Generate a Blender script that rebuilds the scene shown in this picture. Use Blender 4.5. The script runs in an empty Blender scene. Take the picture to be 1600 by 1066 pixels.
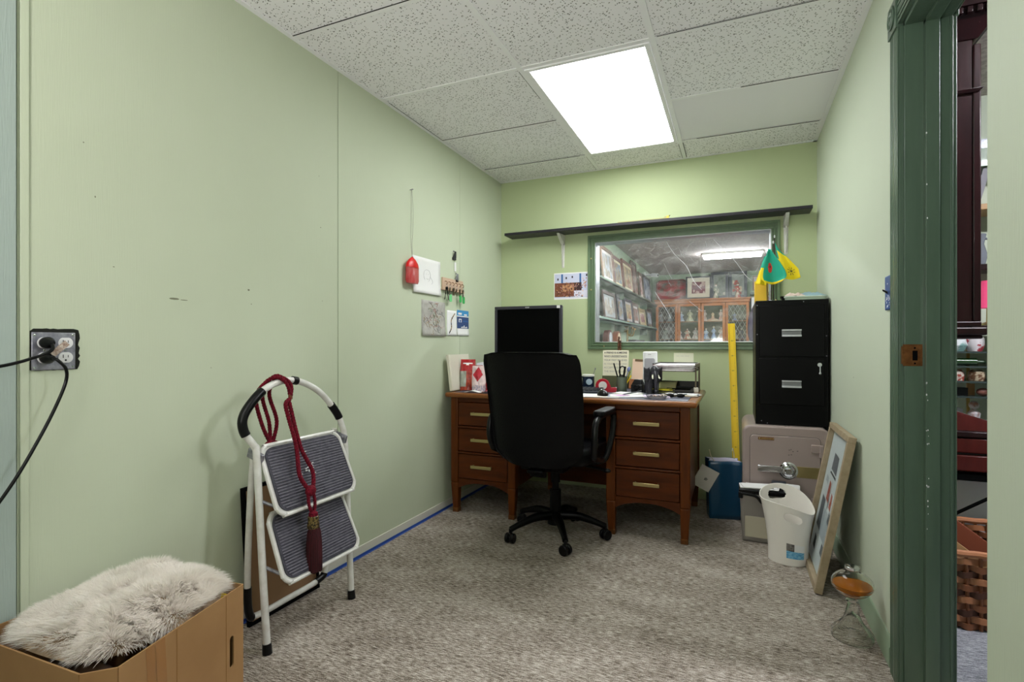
import bpy, math, random
from mathutils import Matrix, Vector, Euler, noise
random.seed(7)
C = bpy.context.scene.collection
PI = math.pi
# ---------------------------------------------------------------- camera
cam_d = bpy.data.cameras.new('camera'); cam = bpy.data.objects.new('camera', cam_d); C.objects.link(cam)
bpy.context.scene.camera = cam
cam_d.sensor_width = 36.0; cam_d.lens = 815.0/1600*36; cam_d.shift_y = 6.8/1600; cam_d.clip_start = 0.02
cam.location = (0, 0, 1.061); cam.rotation_euler = (PI/2, 0, 0.4054)
# ---------------------------------------------------------------- world, exposure, light levels
w = bpy.data.worlds.new('world'); bpy.context.scene.world = w; w.use_nodes = True
w.node_tree.nodes['Background'].inputs[0].default_value = (0.8, 0.85, 0.9, 1); w.node_tree.nodes['Background'].inputs[1].default_value = 0.05
vs = bpy.context.scene.view_settings
vs.view_transform = 'Standard'; vs.look = 'None'; vs.exposure = 0.0; vs.gamma = 1.0; vs.use_curve_mapping = False
L_MAIN = 14.5     # the lit panel over the desk
L_NEAR = 3.0     # unseen second panel, added to brighten the near end of the room
REAR_FILL = 42.0       # fill light added behind the camera
L_SHOP = 90.0     # the seen shop tube and the unseen ones added to light the shop
WL, WR, WB, H = -1.739, 0.476, 3.831, 2.367     # wall planes and ceiling height

# ---------------------------------------------------------------- materials
def lin(c):
    if isinstance(c, str):
        c = c.lstrip('#'); c = [int(c[i:i+2], 16)/255 for i in (0, 2, 4)]
    return tuple((v/12.92 if v <= 0.04045 else ((v+0.055)/1.055)**2.4) for v in c) + (1.0,)
def nd(nt, t, **k):
    n = nt.nodes.new(t)
    for a, b in k.items(): setattr(n, a, b)
    return n
def mat(name, col, rough=0.5, metal=0.0, col2=None, scale=(8, 8, 8), detail=4, bump=0.0, bscale=None, lo=0.35, hi=0.65,
        spec=0.5, trans=0.0, alpha=1.0, emit=0.0, ior=1.45, sub=0.0, coat=0.0, wave=None, sheen=0.0):
    m = bpy.data.materials.new(name); m.use_nodes = True; nt = m.node_tree
    p = nt.nodes['Principled BSDF']; c = lin(col)
    p.inputs['Base Color'].default_value = c; p.inputs['Roughness'].default_value = rough; p.inputs['Metallic'].default_value = metal
    p.inputs['Specular IOR Level'].default_value = spec; p.inputs['IOR'].default_value = ior
    p.inputs['Transmission Weight'].default_value = trans; p.inputs['Alpha'].default_value = alpha
    p.inputs['Coat Weight'].default_value = coat; p.inputs['Sheen Weight'].default_value = sheen
    if emit: p.inputs['Emission Color'].default_value = c; p.inputs['Emission Strength'].default_value = emit
    if col2 is not None or bump or wave:
        tc = nd(nt, 'ShaderNodeTexCoord'); mp = nd(nt, 'ShaderNodeMapping'); mp.inputs['Scale'].default_value = scale
        nt.links.new(tc.outputs['Object'], mp.inputs['Vector'])
        nz = nd(nt, 'ShaderNodeTexNoise'); nz.inputs['Scale'].default_value = 1.0; nz.inputs['Detail'].default_value = detail; nz.inputs['Roughness'].default_value = .6
        nt.links.new(mp.outputs[0], nz.inputs['Vector'])
        if col2 is not None:
            cr = nd(nt, 'ShaderNodeValToRGB'); cr.color_ramp.elements[0].position = lo; cr.color_ramp.elements[1].position = hi
            cr.color_ramp.elements[0].color = c; cr.color_ramp.elements[1].color = lin(col2)
            nt.links.new(nz.outputs['Fac'], cr.inputs['Fac']); nt.links.new(cr.outputs[0], p.inputs['Base Color'])
        if bump:
            b = nd(nt, 'ShaderNodeBump'); b.inputs['Strength'].default_value = bump; b.inputs['Distance'].default_value = 0.01
            src = nz.outputs['Fac']
            if bscale:
                mp2 = nd(nt, 'ShaderNodeMapping'); mp2.inputs['Scale'].default_value = bscale
                nt.links.new(tc.outputs['Object'], mp2.inputs['Vector'])
                n2 = nd(nt, 'ShaderNodeTexNoise'); n2.inputs['Scale'].default_value = 1.0; n2.inputs['Detail'].default_value = 3
                nt.links.new(mp2.outputs[0], n2.inputs['Vector']); src = n2.outputs['Fac']
            nt.links.new(src, b.inputs['Height']); nt.links.new(b.outputs[0], p.inputs['Normal'])
    return m
def clear_mat(name, tint, gloss=0.12, haze=0.0, const=None):
    # thin clear sheet: lets light straight through, with a fresnel sheen
    m = bpy.data.materials.new(name); m.use_nodes = True; nt = m.node_tree; nt.nodes.remove(nt.nodes['Principled BSDF'])
    out = nt.nodes['Material Output']
    tr = nd(nt, 'ShaderNodeBsdfTransparent'); tr.inputs[0].default_value = lin(tint)
    gl = nd(nt, 'ShaderNodeBsdfGlossy'); gl.inputs['Roughness'].default_value = 0.05
    fr = nd(nt, 'ShaderNodeLayerWeight'); fr.inputs[0].default_value = gloss
    mx = nd(nt, 'ShaderNodeMixShader'); (nt.links.new(fr.outputs['Fresnel'], mx.inputs[0]) if const is None else setattr(mx.inputs[0], 'default_value', const)); nt.links.new(tr.outputs[0], mx.inputs[1]); nt.links.new(gl.outputs[0], mx.inputs[2])
    last = mx
    if haze:
        df = nd(nt, 'ShaderNodeBsdfDiffuse'); df.inputs[0].default_value = (.9, .9, .9, 1)
        tc = nd(nt, 'ShaderNodeTexCoord'); mp = nd(nt, 'ShaderNodeMapping'); mp.inputs['Scale'].default_value = (9, 9, 16); mp.inputs['Rotation'].default_value = (0, .5, 0)
        nz = nd(nt, 'ShaderNodeTexNoise'); nz.inputs['Scale'].default_value = 1.6; nz.inputs['Detail'].default_value = 7; nz.inputs['Distortion'].default_value = .6
        mr = nd(nt, 'ShaderNodeMapRange'); mr.inputs[1].default_value = .45; mr.inputs[2].default_value = .72; mr.inputs[3].default_value = haze*.25; mr.inputs[4].default_value = haze
        nt.links.new(tc.outputs['Object'], mp.inputs[0]); nt.links.new(mp.outputs[0], nz.inputs['Vector']); nt.links.new(nz.outputs['Fac'], mr.inputs[0])
        m2 = nd(nt, 'ShaderNodeMixShader'); nt.links.new(mr.outputs[0], m2.inputs[0]); nt.links.new(mx.outputs[0], m2.inputs[1]); nt.links.new(df.outputs[0], m2.inputs[2]); last = m2
    nt.links.new(last.outputs[0], out.inputs['Surface'])
    return m
def wall_mat(name, c1, c2, ribs=0.0):
    m = mat(name, c1, 0.62, col2=c2, scale=(1.3, 1.3, .9), lo=.3, hi=.7, spec=.35)
    nt = m.node_tree; p = nt.nodes['Principled BSDF']; tc = [n for n in nt.nodes if n.type == 'TEX_COORD'][0]
    mp = nd(nt, 'ShaderNodeMapping'); mp.inputs['Scale'].default_value = (260, 260, 14)
    nz = nd(nt, 'ShaderNodeTexNoise'); nz.inputs['Scale'].default_value = 1; nz.inputs['Detail'].default_value = 3
    b = nd(nt, 'ShaderNodeBump'); b.inputs['Strength'].default_value = .35 + ribs; b.inputs['Distance'].default_value = .0012
    nt.links.new(tc.outputs['Object'], mp.inputs[0]); nt.links.new(mp.outputs[0], nz.inputs['Vector']); nt.links.new(nz.outputs['Fac'], b.inputs['Height']); nt.links.new(b.outputs[0], p.inputs['Normal'])
    return m
def carpet_mat(name, stops):
    m = bpy.data.materials.new(name); m.use_nodes = True; nt = m.node_tree; p = nt.nodes['Principled BSDF']
    p.inputs['Roughness'].default_value = .95; p.inputs['Specular IOR Level'].default_value = .1
    tc = nd(nt, 'ShaderNodeTexCoord')
    def nz(sc, det, rot=0):
        mp = nd(nt, 'ShaderNodeMapping'); mp.inputs['Scale'].default_value = sc; mp.inputs['Rotation'].default_value = (0, 0, rot)
        n = nd(nt, 'ShaderNodeTexNoise'); n.inputs['Scale'].default_value = 1; n.inputs['Detail'].default_value = det; n.inputs['Roughness'].default_value = .65
        nt.links.new(tc.outputs['Object'], mp.inputs[0]); nt.links.new(mp.outputs[0], n.inputs['Vector']); return n.outputs['Fac']
    a = nz((34, 210, 60), 4); b = nz((230, 420, 200), 2); c = nz((3, 6, 3), 3)
    m1 = nd(nt, 'ShaderNodeMix', data_type='FLOAT'); m1.inputs[0].default_value = .34; nt.links.new(a, m1.inputs[2]); nt.links.new(b, m1.inputs[3])
    m2 = nd(nt, 'ShaderNodeMix', data_type='FLOAT'); m2.inputs[0].default_value = .14; nt.links.new(m1.outputs[0], m2.inputs[2]); nt.links.new(c, m2.inputs[3])
    cr = nd(nt, 'ShaderNodeValToRGB'); e = cr.color_ramp.elements
    e[0].position = stops[0][0]; e[0].color = lin(stops[0][1]); e[1].position = stops[-1][0]; e[1].color = lin(stops[-1][1])
    for pos, col in stops[1:-1]: x = e.new(pos); x.color = lin(col)
    nt.links.new(m2.outputs[0], cr.inputs[0]); nt.links.new(cr.outputs[0], p.inputs['Base Color'])
    bp = nd(nt, 'ShaderNodeBump'); bp.inputs['Strength'].default_value = .9; bp.inputs['Distance'].default_value = .004
    nt.links.new(m1.outputs[0], bp.inputs['Height']); nt.links.new(bp.outputs[0], p.inputs['Normal'])
    return m
def tile_mat(name, base, fleck):
    # mineral fibre ceiling tile with short dark fissures
    m = bpy.data.materials.new(name); m.use_nodes = True; nt = m.node_tree; p = nt.nodes['Principled BSDF']
    p.inputs['Roughness'].default_value = .9; p.inputs['Specular IOR Level'].default_value = .15
    tc = nd(nt, 'ShaderNodeTexCoord'); fac = None
    for rot, sc, th in ((0.5, (48, 105, 1), .20), (2.1, (55, 120, 1), .19), (1.2, (90, 95, 1), .16)):
        r = nd(nt, 'ShaderNodeMapping'); r.inputs['Rotation'].default_value = (0, 0, rot); s = nd(nt, 'ShaderNodeMapping'); s.inputs['Scale'].default_value = sc
        dn = nd(nt, 'ShaderNodeTexVoronoi', voronoi_dimensions='2D'); dn.inputs['Scale'].default_value = 1.0
        nt.links.new(tc.outputs['Object'], r.inputs[0]); nt.links.new(r.outputs[0], s.inputs[0]); nt.links.new(s.outputs[0], dn.inputs['Vector'])
        lt = nd(nt, 'ShaderNodeMath', operation='LESS_THAN'); lt.inputs[1].default_value = th; nt.links.new(dn.outputs['Distance'], lt.inputs[0])
        # keep only some of the cells
        sp = nd(nt, 'ShaderNodeSeparateColor'); nt.links.new(dn.outputs['Color'], sp.inputs[0])
        gt = nd(nt, 'ShaderNodeMath', operation='GREATER_THAN'); gt.inputs[1].default_value = .80; nt.links.new(sp.outputs[0], gt.inputs[0])
        mu = nd(nt, 'ShaderNodeMath', operation='MULTIPLY'); nt.links.new(lt.outputs[0], mu.inputs[0]); nt.links.new(gt.outputs[0], mu.inputs[1])
        if fac is None: fac = mu.outputs[0]
        else:
            mx = nd(nt, 'ShaderNodeMath', operation='MAXIMUM'); nt.links.new(fac, mx.inputs[0]); nt.links.new(mu.outputs[0], mx.inputs[1]); fac = mx.outputs[0]
    mix = nd(nt, 'ShaderNodeMix', data_type='RGBA'); mix.inputs[6].default_value = lin(base); mix.inputs[7].default_value = lin(fleck)
    nt.links.new(fac, mix.inputs[0]); nt.links.new(mix.outputs[2], p.inputs['Base Color'])
    return m
def diffuser_mat(name, strength):
    # acrylic lens glowing from the tubes above it, a little stronger under each of the two tubes
    m = bpy.data.materials.new(name); m.use_nodes = True; nt = m.node_tree; p = nt.nodes['Principled BSDF']
    p.inputs['Base Color'].default_value = (.8, .8, .8, 1); p.inputs['Roughness'].default_value = .3
    tc = nd(nt, 'ShaderNodeTexCoord'); sp = nd(nt, 'ShaderNodeSeparateXYZ'); nt.links.new(tc.outputs['Object'], sp.inputs[0])
    mu = nd(nt, 'ShaderNodeMath', operation='MULTIPLY'); mu.inputs[1].default_value = 2*PI/.28; nt.links.new(sp.outputs[0], mu.inputs[0])
    ad = nd(nt, 'ShaderNodeMath', operation='ADD'); ad.inputs[1].default_value = PI; nt.links.new(mu.outputs[0], ad.inputs[0])
    cs = nd(nt, 'ShaderNodeMath', operation='COSINE'); nt.links.new(ad.outputs[0], cs.inputs[0])
    mr = nd(nt, 'ShaderNodeMapRange'); mr.inputs[1].default_value = -1; mr.inputs[2].default_value = 1; mr.inputs[3].default_value = strength*.86; mr.inputs[4].default_value = strength*1.12
    nt.links.new(cs.outputs[0], mr.inputs[0]); p.inputs['Emission Color'].default_value = (.97, 1, .985, 1); nt.links.new(mr.outputs[0], p.inputs['Emission Strength'])
    return m
def wood_mat(name, c1, c2, scale=(3, 3, 40), rough=.35, coat=.3, lo=.3, hi=.7):
    return mat(name, c1, rough, col2=c2, scale=scale, detail=5, bump=.05, coat=coat, lo=lo, hi=hi, spec=.22)

# fill light added behind the camera to brighten the room and ceiling
ld_ = bpy.data.lights.new('fill_light', 'AREA'); ld_.shape = 'DISK'; ld_.size = .46; ld_.energy = REAR_FILL; ld_.color = (1, .97, .98)
lo_ = bpy.data.objects.new('fill_light', ld_); C.objects.link(lo_); lo_.location = (-.6, -.75, 1.22); lo_.rotation_euler = (math.radians(158), 0, 0)
M = {}
M['wall'] = wall_mat('sage_green_wall_paint', '#c5cdb5', '#c0c8af')
M['wall_back'] = wall_mat('moss_green_wall_paint', '#b8c49b', '#b3bf95')
M['wall_right'] = wall_mat('pale_green_wall_paint', '#c8d0bd', '#c4ccb8')
M['wall_rib'] = wall_mat('ribbed_green_panel', '#bec8b2', '#b9c3ac', .6)
M['wall_blue'] = wall_mat('blue_green_panel', '#a6b3ac', '#a0ada6', .6)
M['wall_shop'] = mat('shop_wall_green', '#a9bda2', .7)
M['gap'] = mat('dark_gap', '#15160f', .9)
M['scuff'] = mat('wall_scuff', '#74765f', .8)
M['floor'] = carpet_mat('taupe_loop_carpet', [(.38, '#3a3129'), (.455, '#72675c'), (.52, '#a0968c'), (.60, '#cdc4bb')])
M['floor_shop'] = carpet_mat('grey_loop_carpet', [(.36, '#3f4046'), (.45, '#6b6c73'), (.52, '#8e8f96'), (.62, '#b3b4ba')])
M['tile'] = tile_mat('fissured_ceiling_tile', '#f2f0f2', '#5e5c57')
M['tile_smooth'] = mat('smooth_ceiling_panel', '#eeecee', .8)
M['grid'] = mat('ceiling_grid_white', '#f2f1f2', .5)
M['shop_ceiling'] = mat('shop_ceiling_tile', '#cfc4bf', .9, col2='#b0a49f', scale=(40, 40, 40), lo=.4, hi=.6)
M['diff_main'] = diffuser_mat('lit_diffuser', L_MAIN)
M['diff_near'] = diffuser_mat('added_diffuser_near', L_NEAR)
M['tube_light'] = mat('shop_tube', '#f6f8ff', .4, emit=L_SHOP)
M['trim_green'] = mat('dark_green_gloss_paint', '#566a59', .3, col2='#506453', scale=(30, 30, 4), bump=.12, coat=.1)
M['trim_green_w'] = mat('window_green_paint', '#62785a', .32, col2='#5b7054', scale=(30, 30, 4), bump=.08, coat=.2)
M['trim_light'] = mat('green_skirting_paint', '#8fa289', .35)
M['skirt_white'] = mat('bare_white_skirting', '#cdcac0', .7)
M['tape'] = mat('blue_masking_tape', '#2d4f9c', .6)
M['door'] = wall_mat('pale_green_door_paint', '#c4cdb9', '#bfc8b3', .3)
M['alu'] = mat('aluminium', '#c9cbd0', .35, metal=.9)
M['chrome'] = mat('chrome', '#d5d7db', .12, metal=1)
M['steel'] = mat('galvanised_steel', '#a4a3ac', .4, metal=.75, col2='#7d7c88', scale=(60, 60, 60))
M['brass'] = mat('brass', '#b5a474', .3, metal=.9)
M['brass_old'] = mat('worn_bronze', '#8a5a32', .4, metal=.7, col2='#6a4022', scale=(50, 50, 50))
M['pane'] = clear_mat('scratched_window_pane', '#f4f6f4', .03, .13)
M['glass_clear'] = clear_mat('clear_cabinet_glass', '#f2f6f4', .12)
M['glass_thin'] = clear_mat('picture_glass', '#f8faf9', .02, const=.05)
M['scratch'] = mat('scratch_white', '#e6e6e8', .5)
M['black_plastic'] = mat('black_plastic', '#08080a', .3, spec=.3)
M['black_matte'] = mat('black_matte', '#060607', .8, spec=.08)
M['black_leather'] = mat('black_leather', '#08080a', .38, bump=.25, scale=(120, 120, 120), spec=.16)
M['black_metal'] = mat('black_painted_steel', '#050506', .34, spec=.14)
M['white_plastic'] = mat('white_plastic', '#e4e3e4', .4)
M['white_metal'] = mat('white_enamel_tube', '#dddcd8', .28, col2='#cfccc6', scale=(30, 30, 30), coat=.2)
M['paper'] = mat('white_paper', '#ebeaea', .7)
M['paper_cream'] = mat('cream_paper', '#ecebd2', .7)
M['paper_grey'] = mat('grey_paper', '#b9b8b2', .8, col2='#a8a49f', scale=(25, 25, 25))
M['ink'] = mat('dark_ink', '#2c2c30', .6)
M['pencil'] = mat('pencil_line', '#b4b2b4', .8)
M['oak'] = wood_mat('walnut_brown_oak', '#421d07', '#5d2c0c', (4, 30, 30), .38, 0)
M['oak_leg'] = wood_mat('walnut_brown_oak_upright', '#4b2309', '#68350f', (30, 30, 4), .38, 0)
M['oak_edge'] = wood_mat('worn_oak_edge', '#6f3f1c', '#8d572b', (6, 40, 40), .3)
M['desk_lino'] = mat('slate_blue_desk_inlay', '#4a4c5a', .5)
M['mahogany'] = wood_mat('dark_mahogany', '#190a0c', '#260f11', (20, 20, 3), .3)
M['mahogany_red'] = wood_mat('red_mahogany', '#3f1613', '#521d19', (20, 20, 3), .25)
M['hutch'] = wood_mat('orange_oak', '#9a5c30', '#b3713f', (15, 15, 4), .4)
M['hutch_dark'] = mat('hutch_interior', '#4a352a', .8)
M['card'] = mat('brown_cardboard', '#9f794f', .85, col2='#967047', scale=(5, 5, 5))
M['card_in'] = mat('cardboard_inside', '#b98c58', .85)
M['tape_clear'] = mat('glossy_packing_tape', '#96683a', .15, coat=.5)
M['rope'] = mat('crimson_rope', '#7c0f26', .7, col2='#4a0715', scale=(160, 160, 160), lo=.35, hi=.65, bump=.5, spec=.2)
M['tassel'] = mat('maroon_tassel', '#470914', .85, col2='#2a050c', scale=(400, 400, 8), lo=.4, hi=.6, bump=.6)
M['gold_band'] = mat('gold_braid', '#7e6a3e', .4, metal=.4, col2='#1d1612', scale=(140, 140, 140), lo=.45, hi=.55)
M['yellow'] = mat('yellow_paint', '#ecc813', .4)
M['yellow_card'] = mat('yellow_card', '#e2b83a', .6)
M['red'] = mat('red_glossy', '#b3142a', .3, coat=.3)
M['safe'] = mat('beige_mauve_enamel', '#9d8d89', .32, coat=.1)
M['clear_bin'] = mat('translucent_grey_plastic', '#a39d96', .3, trans=.25, alpha=.9)
M['bin_white'] = mat('white_translucent_plastic', '#ece7e0', .35)
# ---------------------------------------------------------------- mesh helpers
def spline(pts, n=6, closed=False):
    P = [Vector(p) for p in pts]; out = []; N = len(P)
    for i in range(N if closed else N-1):
        if closed: a, b, c, d = P[(i-1) % N], P[i], P[(i+1) % N], P[(i+2) % N]
        else: a, b, c, d = P[max(i-1, 0)], P[i], P[i+1], P[min(i+2, N-1)]
        for k in range(n):
            t = k/n
            out.append(0.5*((2*b)+(c-a)*t+(2*a-5*b+4*c-d)*t*t+(3*b-a-3*c+d)*t**3))
    if not closed: out.append(P[-1])
    return out
class MB:
    def __init__(s, M_=None): s.v = []; s.f = []; s.mi = []; s.M = M_ or Matrix.Identity(4)
    def add(s, vs_, fs, m=0):
        o = len(s.v); s.v += [tuple(s.M @ Vector(p)) for p in vs_]
        s.f += [tuple(i+o for i in f) for f in fs]; s.mi += [m]*len(fs); return s
    def box(s, x0, x1, y0, y1, z0, z1, m=0):
        return s.add([(x0,y0,z0),(x1,y0,z0),(x1,y1,z0),(x0,y1,z0),(x0,y0,z1),(x1,y0,z1),(x1,y1,z1),(x0,y1,z1)],
                     [(0,3,2,1),(4,5,6,7),(0,1,5,4),(1,2,6,5),(2,3,7,6),(3,0,4,7)], m)
    def cbox(s, c, sz, rot=(0,0,0), m=0):
        old = s.M; s.M = old @ Matrix.Translation(c) @ Euler(rot).to_matrix().to_4x4()
        a, b, d = sz[0]/2, sz[1]/2, sz[2]/2; s.box(-a, a, -b, b, -d, d, m); s.M = old; return s
    def hexa(s, p, m=0):   # 8 corners: bottom four then top four
        return s.add(p, [(0,3,2,1),(4,5,6,7),(0,1,5,4),(1,2,6,5),(2,3,7,6),(3,0,4,7)], m)
    def tube(s, pts, r, n=10, closed=False, m=0, cap=True):
        P = [Vector(p) for p in pts]; N = len(P); vs_ = []; fs = []
        if N < 2: return s
        def tan(i):
            if closed: t = P[(i+1) % N]-P[(i-1) % N]
            else: t = P[min(i+1, N-1)]-P[max(i-1, 0)]
            return t.normalized() if t.length > 1e-9 else Vector((0,0,1))
        t0 = tan(0); up = Vector((0,0,1)) if abs(t0.z) < .9 else Vector((1,0,0)); nrm = (up-t0*up.dot(t0)).normalized()
        for i in range(N):
            t = tan(i); nrm = (nrm-t*nrm.dot(t))
            nrm = nrm.normalized() if nrm.length > 1e-6 else t.orthogonal().normalized()
            b = t.cross(nrm); rr = r[i] if isinstance(r, (list, tuple)) else r
            for k in range(n):
                a = 2*PI*k/n; vs_.append(P[i]+rr*(nrm*math.cos(a)+b*math.sin(a)))
        for i in range(N if closed else N-1):
            for k in range(n):
                a = i*n+k; b_ = i*n+(k+1) % n; c = ((i+1) % N)*n+(k+1) % n; d = ((i+1) % N)*n+k
                fs.append((a, b_, c, d))
        if not closed and cap: fs.append(tuple(range(n-1, -1, -1))); fs.append(tuple((N-1)*n+k for k in range(n)))
        return s.add(vs_, fs, m)
    def cyl(s, a, b, r, r2=None, n=20, m=0): return s.tube([a, b], [r, r if r2 is None else r2], n, m=m)
    def lathe(s, prof, c=(0,0,0), n=32, m=0, sx=1, sy=1):
        vs_ = []; fs = []
        for r, z in prof:
            for k in range(n): a = 2*PI*k/n; vs_.append((c[0]+sx*r*math.cos(a), c[1]+sy*r*math.sin(a), c[2]+z))
        for i in range(len(prof)-1):
            for k in range(n): fs.append((i*n+k, i*n+(k+1) % n, (i+1)*n+(k+1) % n, (i+1)*n+k))
        if prof[0][0] > 1e-5: fs.append(tuple(range(n-1, -1, -1)))
        if prof[-1][0] > 1e-5: fs.append(tuple((len(prof)-1)*n+k for k in range(n)))
        return s.add(vs_, fs, m)
    def ball(s, c, r, n=16, m=0):
        if not isinstance(r, (tuple, list)): r = (r, r, r)
        k = n//2; vs_ = []; fs = []
        for i in range(k+1):
            p = PI*i/k
            for j in range(n): a = 2*PI*j/n; vs_.append((c[0]+r[0]*math.sin(p)*math.cos(a), c[1]+r[1]*math.sin(p)*math.sin(a), c[2]+r[2]*math.cos(p)))
        for i in range(k):
            for j in range(n): fs.append((i*n+j, (i+1)*n+j, (i+1)*n+(j+1) % n, i*n+(j+1) % n))
        return s.add(vs_, fs, m)
    def prism(s, poly, z0, z1, m=0):
        n = len(poly); return s.add([(x, y, z0) for x, y in poly]+[(x, y, z1) for x, y in poly],
            [tuple(range(n-1, -1, -1)), tuple(range(n, 2*n))]+[(i, (i+1) % n, n+(i+1) % n, n+i) for i in range(n)], m)
    def grid(s, fn, nu, nv, m=0, skip=None):
        vs_ = [fn(i/nu, j/nv) for j in range(nv+1) for i in range(nu+1)]; fs = []; ms = []
        for j in range(nv):
            for i in range(nu):
                u, v = (i+.5)/nu, (j+.5)/nv
                if skip and skip(u, v): continue
                a = j*(nu+1)+i; fs.append((a, a+1, a+nu+2, a+nu+1)); ms.append(m(u, v) if callable(m) else m)
        o = len(s.mi); s.add(vs_, fs, 0); s.mi[o:] = ms; return s
    def build(s, name, mats, parent=None, bevel=0, seg=2, solid=0, sub=0, flat=False, ang=35):
        me = bpy.data.meshes.new(name); me.from_pydata(s.v, [], s.f)
        for mm in (mats if isinstance(mats, (list, tuple)) else [mats]): me.materials.append(mm)
        me.polygons.foreach_set('material_index', s.mi)
        if not flat:
            me.polygons.foreach_set('use_smooth', [True]*len(s.f)); me.set_sharp_from_angle(angle=math.radians(ang))
        me.update(); o = bpy.data.objects.new(name, me); C.objects.link(o)
        if parent: o.parent = parent
        if solid: x = o.modifiers.new('solidify', 'SOLIDIFY'); x.thickness = solid; x.offset = 0
        if bevel: x = o.modifiers.new('bevel', 'BEVEL'); x.width = bevel; x.segments = seg; x.limit_method = 'ANGLE'; x.angle_limit = math.radians(40)
        if sub: x = o.modifiers.new('subsurf', 'SUBSURF'); x.levels = sub; x.render_levels = sub
        return o
def T(x, y, z, rz=0, rx=0, ry=0): return Matrix.Translation((x, y, z)) @ Euler((rx, ry, rz)).to_matrix().to_4x4()
def tag(o, label, cat, group=None):
    o['label'] = label; o['category'] = cat
    if group: o['group'] = group
    return o
def thing(name, label, cat, loc=(0,0,0), rz=0, group=None, rot=None):
    o = bpy.data.objects.new(name, None); C.objects.link(o); o.empty_display_size = .05
    o.location = loc; o.rotation_euler = rot or (0, 0, rz); return tag(o, label, cat, group)
def struct(name, mb, mats, parent=None, **k):
    o = mb.build(name, mats, parent, **k)
    if parent is None: o['kind'] = 'structure'
    return o
def rrect(w_, h_, r, n=5):
    out = []
    for cx, cy, a0 in ((w_/2-r, h_/2-r, 0), (-w_/2+r, h_/2-r, 90), (-w_/2+r, -h_/2+r, 180), (w_/2-r, -h_/2+r, 270)):
        for k in range(n+1): a = math.radians(a0+90*k/n); out.append((cx+r*math.cos(a), cy+r*math.sin(a)))
    return out
def lettering(name, s, size, m, parent, loc, rot, depth=0.0004, align='CENTER', spacing=1.0, bold=0, fit=None):
    cu = bpy.data.curves.new(name, 'FONT'); cu.body = s; cu.size = size; cu.extrude = depth; cu.align_x = align; cu.align_y = 'CENTER'; cu.space_character = spacing; cu.offset = bold
    tmp = bpy.data.objects.new(name, cu); C.objects.link(tmp)
    dg = bpy.context.evaluated_depsgraph_get(); me = bpy.data.meshes.new_from_object(tmp.evaluated_get(dg))
    bpy.data.objects.remove(tmp); me.materials.clear(); me.materials.append(m)
    o = bpy.data.objects.new(name, me); C.objects.link(o); o.parent = parent; o.location = loc; o.rotation_euler = rot
    if fit:
        xs = [v.co.x for v in me.vertices]; o.scale = (fit/(max(xs)-min(xs)), 1, 1)
    return o
def rope(mb, path, r, twist=140, n=8, m=0):
    # twisted two-strand look: lobed section turning along the path
    P = [Vector(p) for p in path]; L = 0
    for strand in range(3):
        pts = []; L = 0
        for i, p in enumerate(P):
            if i: L += (P[i]-P[i-1]).length
            t = (P[min(i+1, len(P)-1)]-P[max(i-1, 0)]); t = t.normalized() if t.length > 1e-9 else Vector((0,0,1))
            u = t.orthogonal().normalized() if abs(t.y) > .95 else (Vector((0,1,0))-t*t.y).normalized()
            b = t.cross(u); a = L*twist*2+strand*2*PI/3
            pts.append(p+(u*math.cos(a)+b*math.sin(a))*r*.5)
        mb.tube(pts, r*.58, n, m=m)
def resample(pts, step):
    P = [Vector(p) for p in pts]; out = [P[0]]; 
    for i in range(1, len(P)):
        d = (P[i]-P[i-1]).length; k = max(1, int(d/step))
        for j in range(1, k+1): out.append(P[i-1].lerp(P[i], j/k))
    return out
def speckle(mb, u0, u1, v0, v1, put, nmat, n, smin, smax, rng):
    # small irregular colour patches printed on a flat sheet: put(u, v) -> 3D point
    for _ in range(n):
        cu, cv = rng.uniform(u0, u1), rng.uniform(v0, v1); a, b = rng.uniform(smin, smax), rng.uniform(smin, smax)*1.2; k = rng.randint(5, 7); ph = rng.random()*6
        pts = []
        for i in range(k):
            t = ph+2*PI*i/k; rr = rng.uniform(.7, 1.1)
            pts.append(put(min(max(cu+a*rr*math.cos(t), u0), u1), min(max(cv+b*rr*math.sin(t), v0), v1)))
        mb.add(pts, [tuple(range(k))], rng.randint(1, nmat))

# ================================================================ THE SETTING
W2 = WR+.114; YF = -1.3                     # wall behind the photographer
mb = MB(); mb.box(WL-.1, WR+.133, YF-.1, WB+.12, -.05, 0); struct('floor', mb, M['floor'])
mb = MB(); mb.box(WR+.133, 4.2, YF-.1, WB+.12, -.05, -.001); mb.box(-1.7, 4.2, WB+.12, 10.6, -.05, -.001); struct('floor_shop', mb, M['floor_shop'])
# left wall: 4 ft panels butted with thin open seams over a dark backing
mb = MB(); mb.box(WL-.1, WL-.006, YF, WB+.12, 0, H+.1, 1)
seams = [YF, .746, 1.953, 3.141, WB+.01]
for i in range(4):
    g = .0022
    mb.box(WL-.006, WL+(.0008 if i == 2 else 0), seams[i]+g, seams[i+1]-g, 0, H+.02, 2 if i == 0 else 0)
rng = random.Random(3)
for (y, z, a, b) in ((1.166, 1.218, .018, .0035), (1.2, 1.216, .014, .0015), (1.458, 1.276, .005, .0035), (1.47, 1.222, .0022, .0022), (1.84, 1.598, .0025, .0025), (1.85, 1.264, .002, .002),
                     (1.83, 1.83, .002, .002), (.9, 1.65, .002, .002), (.93, 1.5, .002, .003), (.98, 1.3, .003, .0015), (2.63, 1.02, .003, .002), (2.35, 1.73, .002, .002), (1.3, .98, .003, .001)):
    mb.add([(WL+.0006, y+a*math.cos(t*PI/4), z+b*math.sin(t*PI/4)) for t in range(8)], [tuple(range(8))], 3)
struct('wall_left', mb, [M['wall'], M['gap'], M['wall_rib'], M['scuff']], flat=True)
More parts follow.
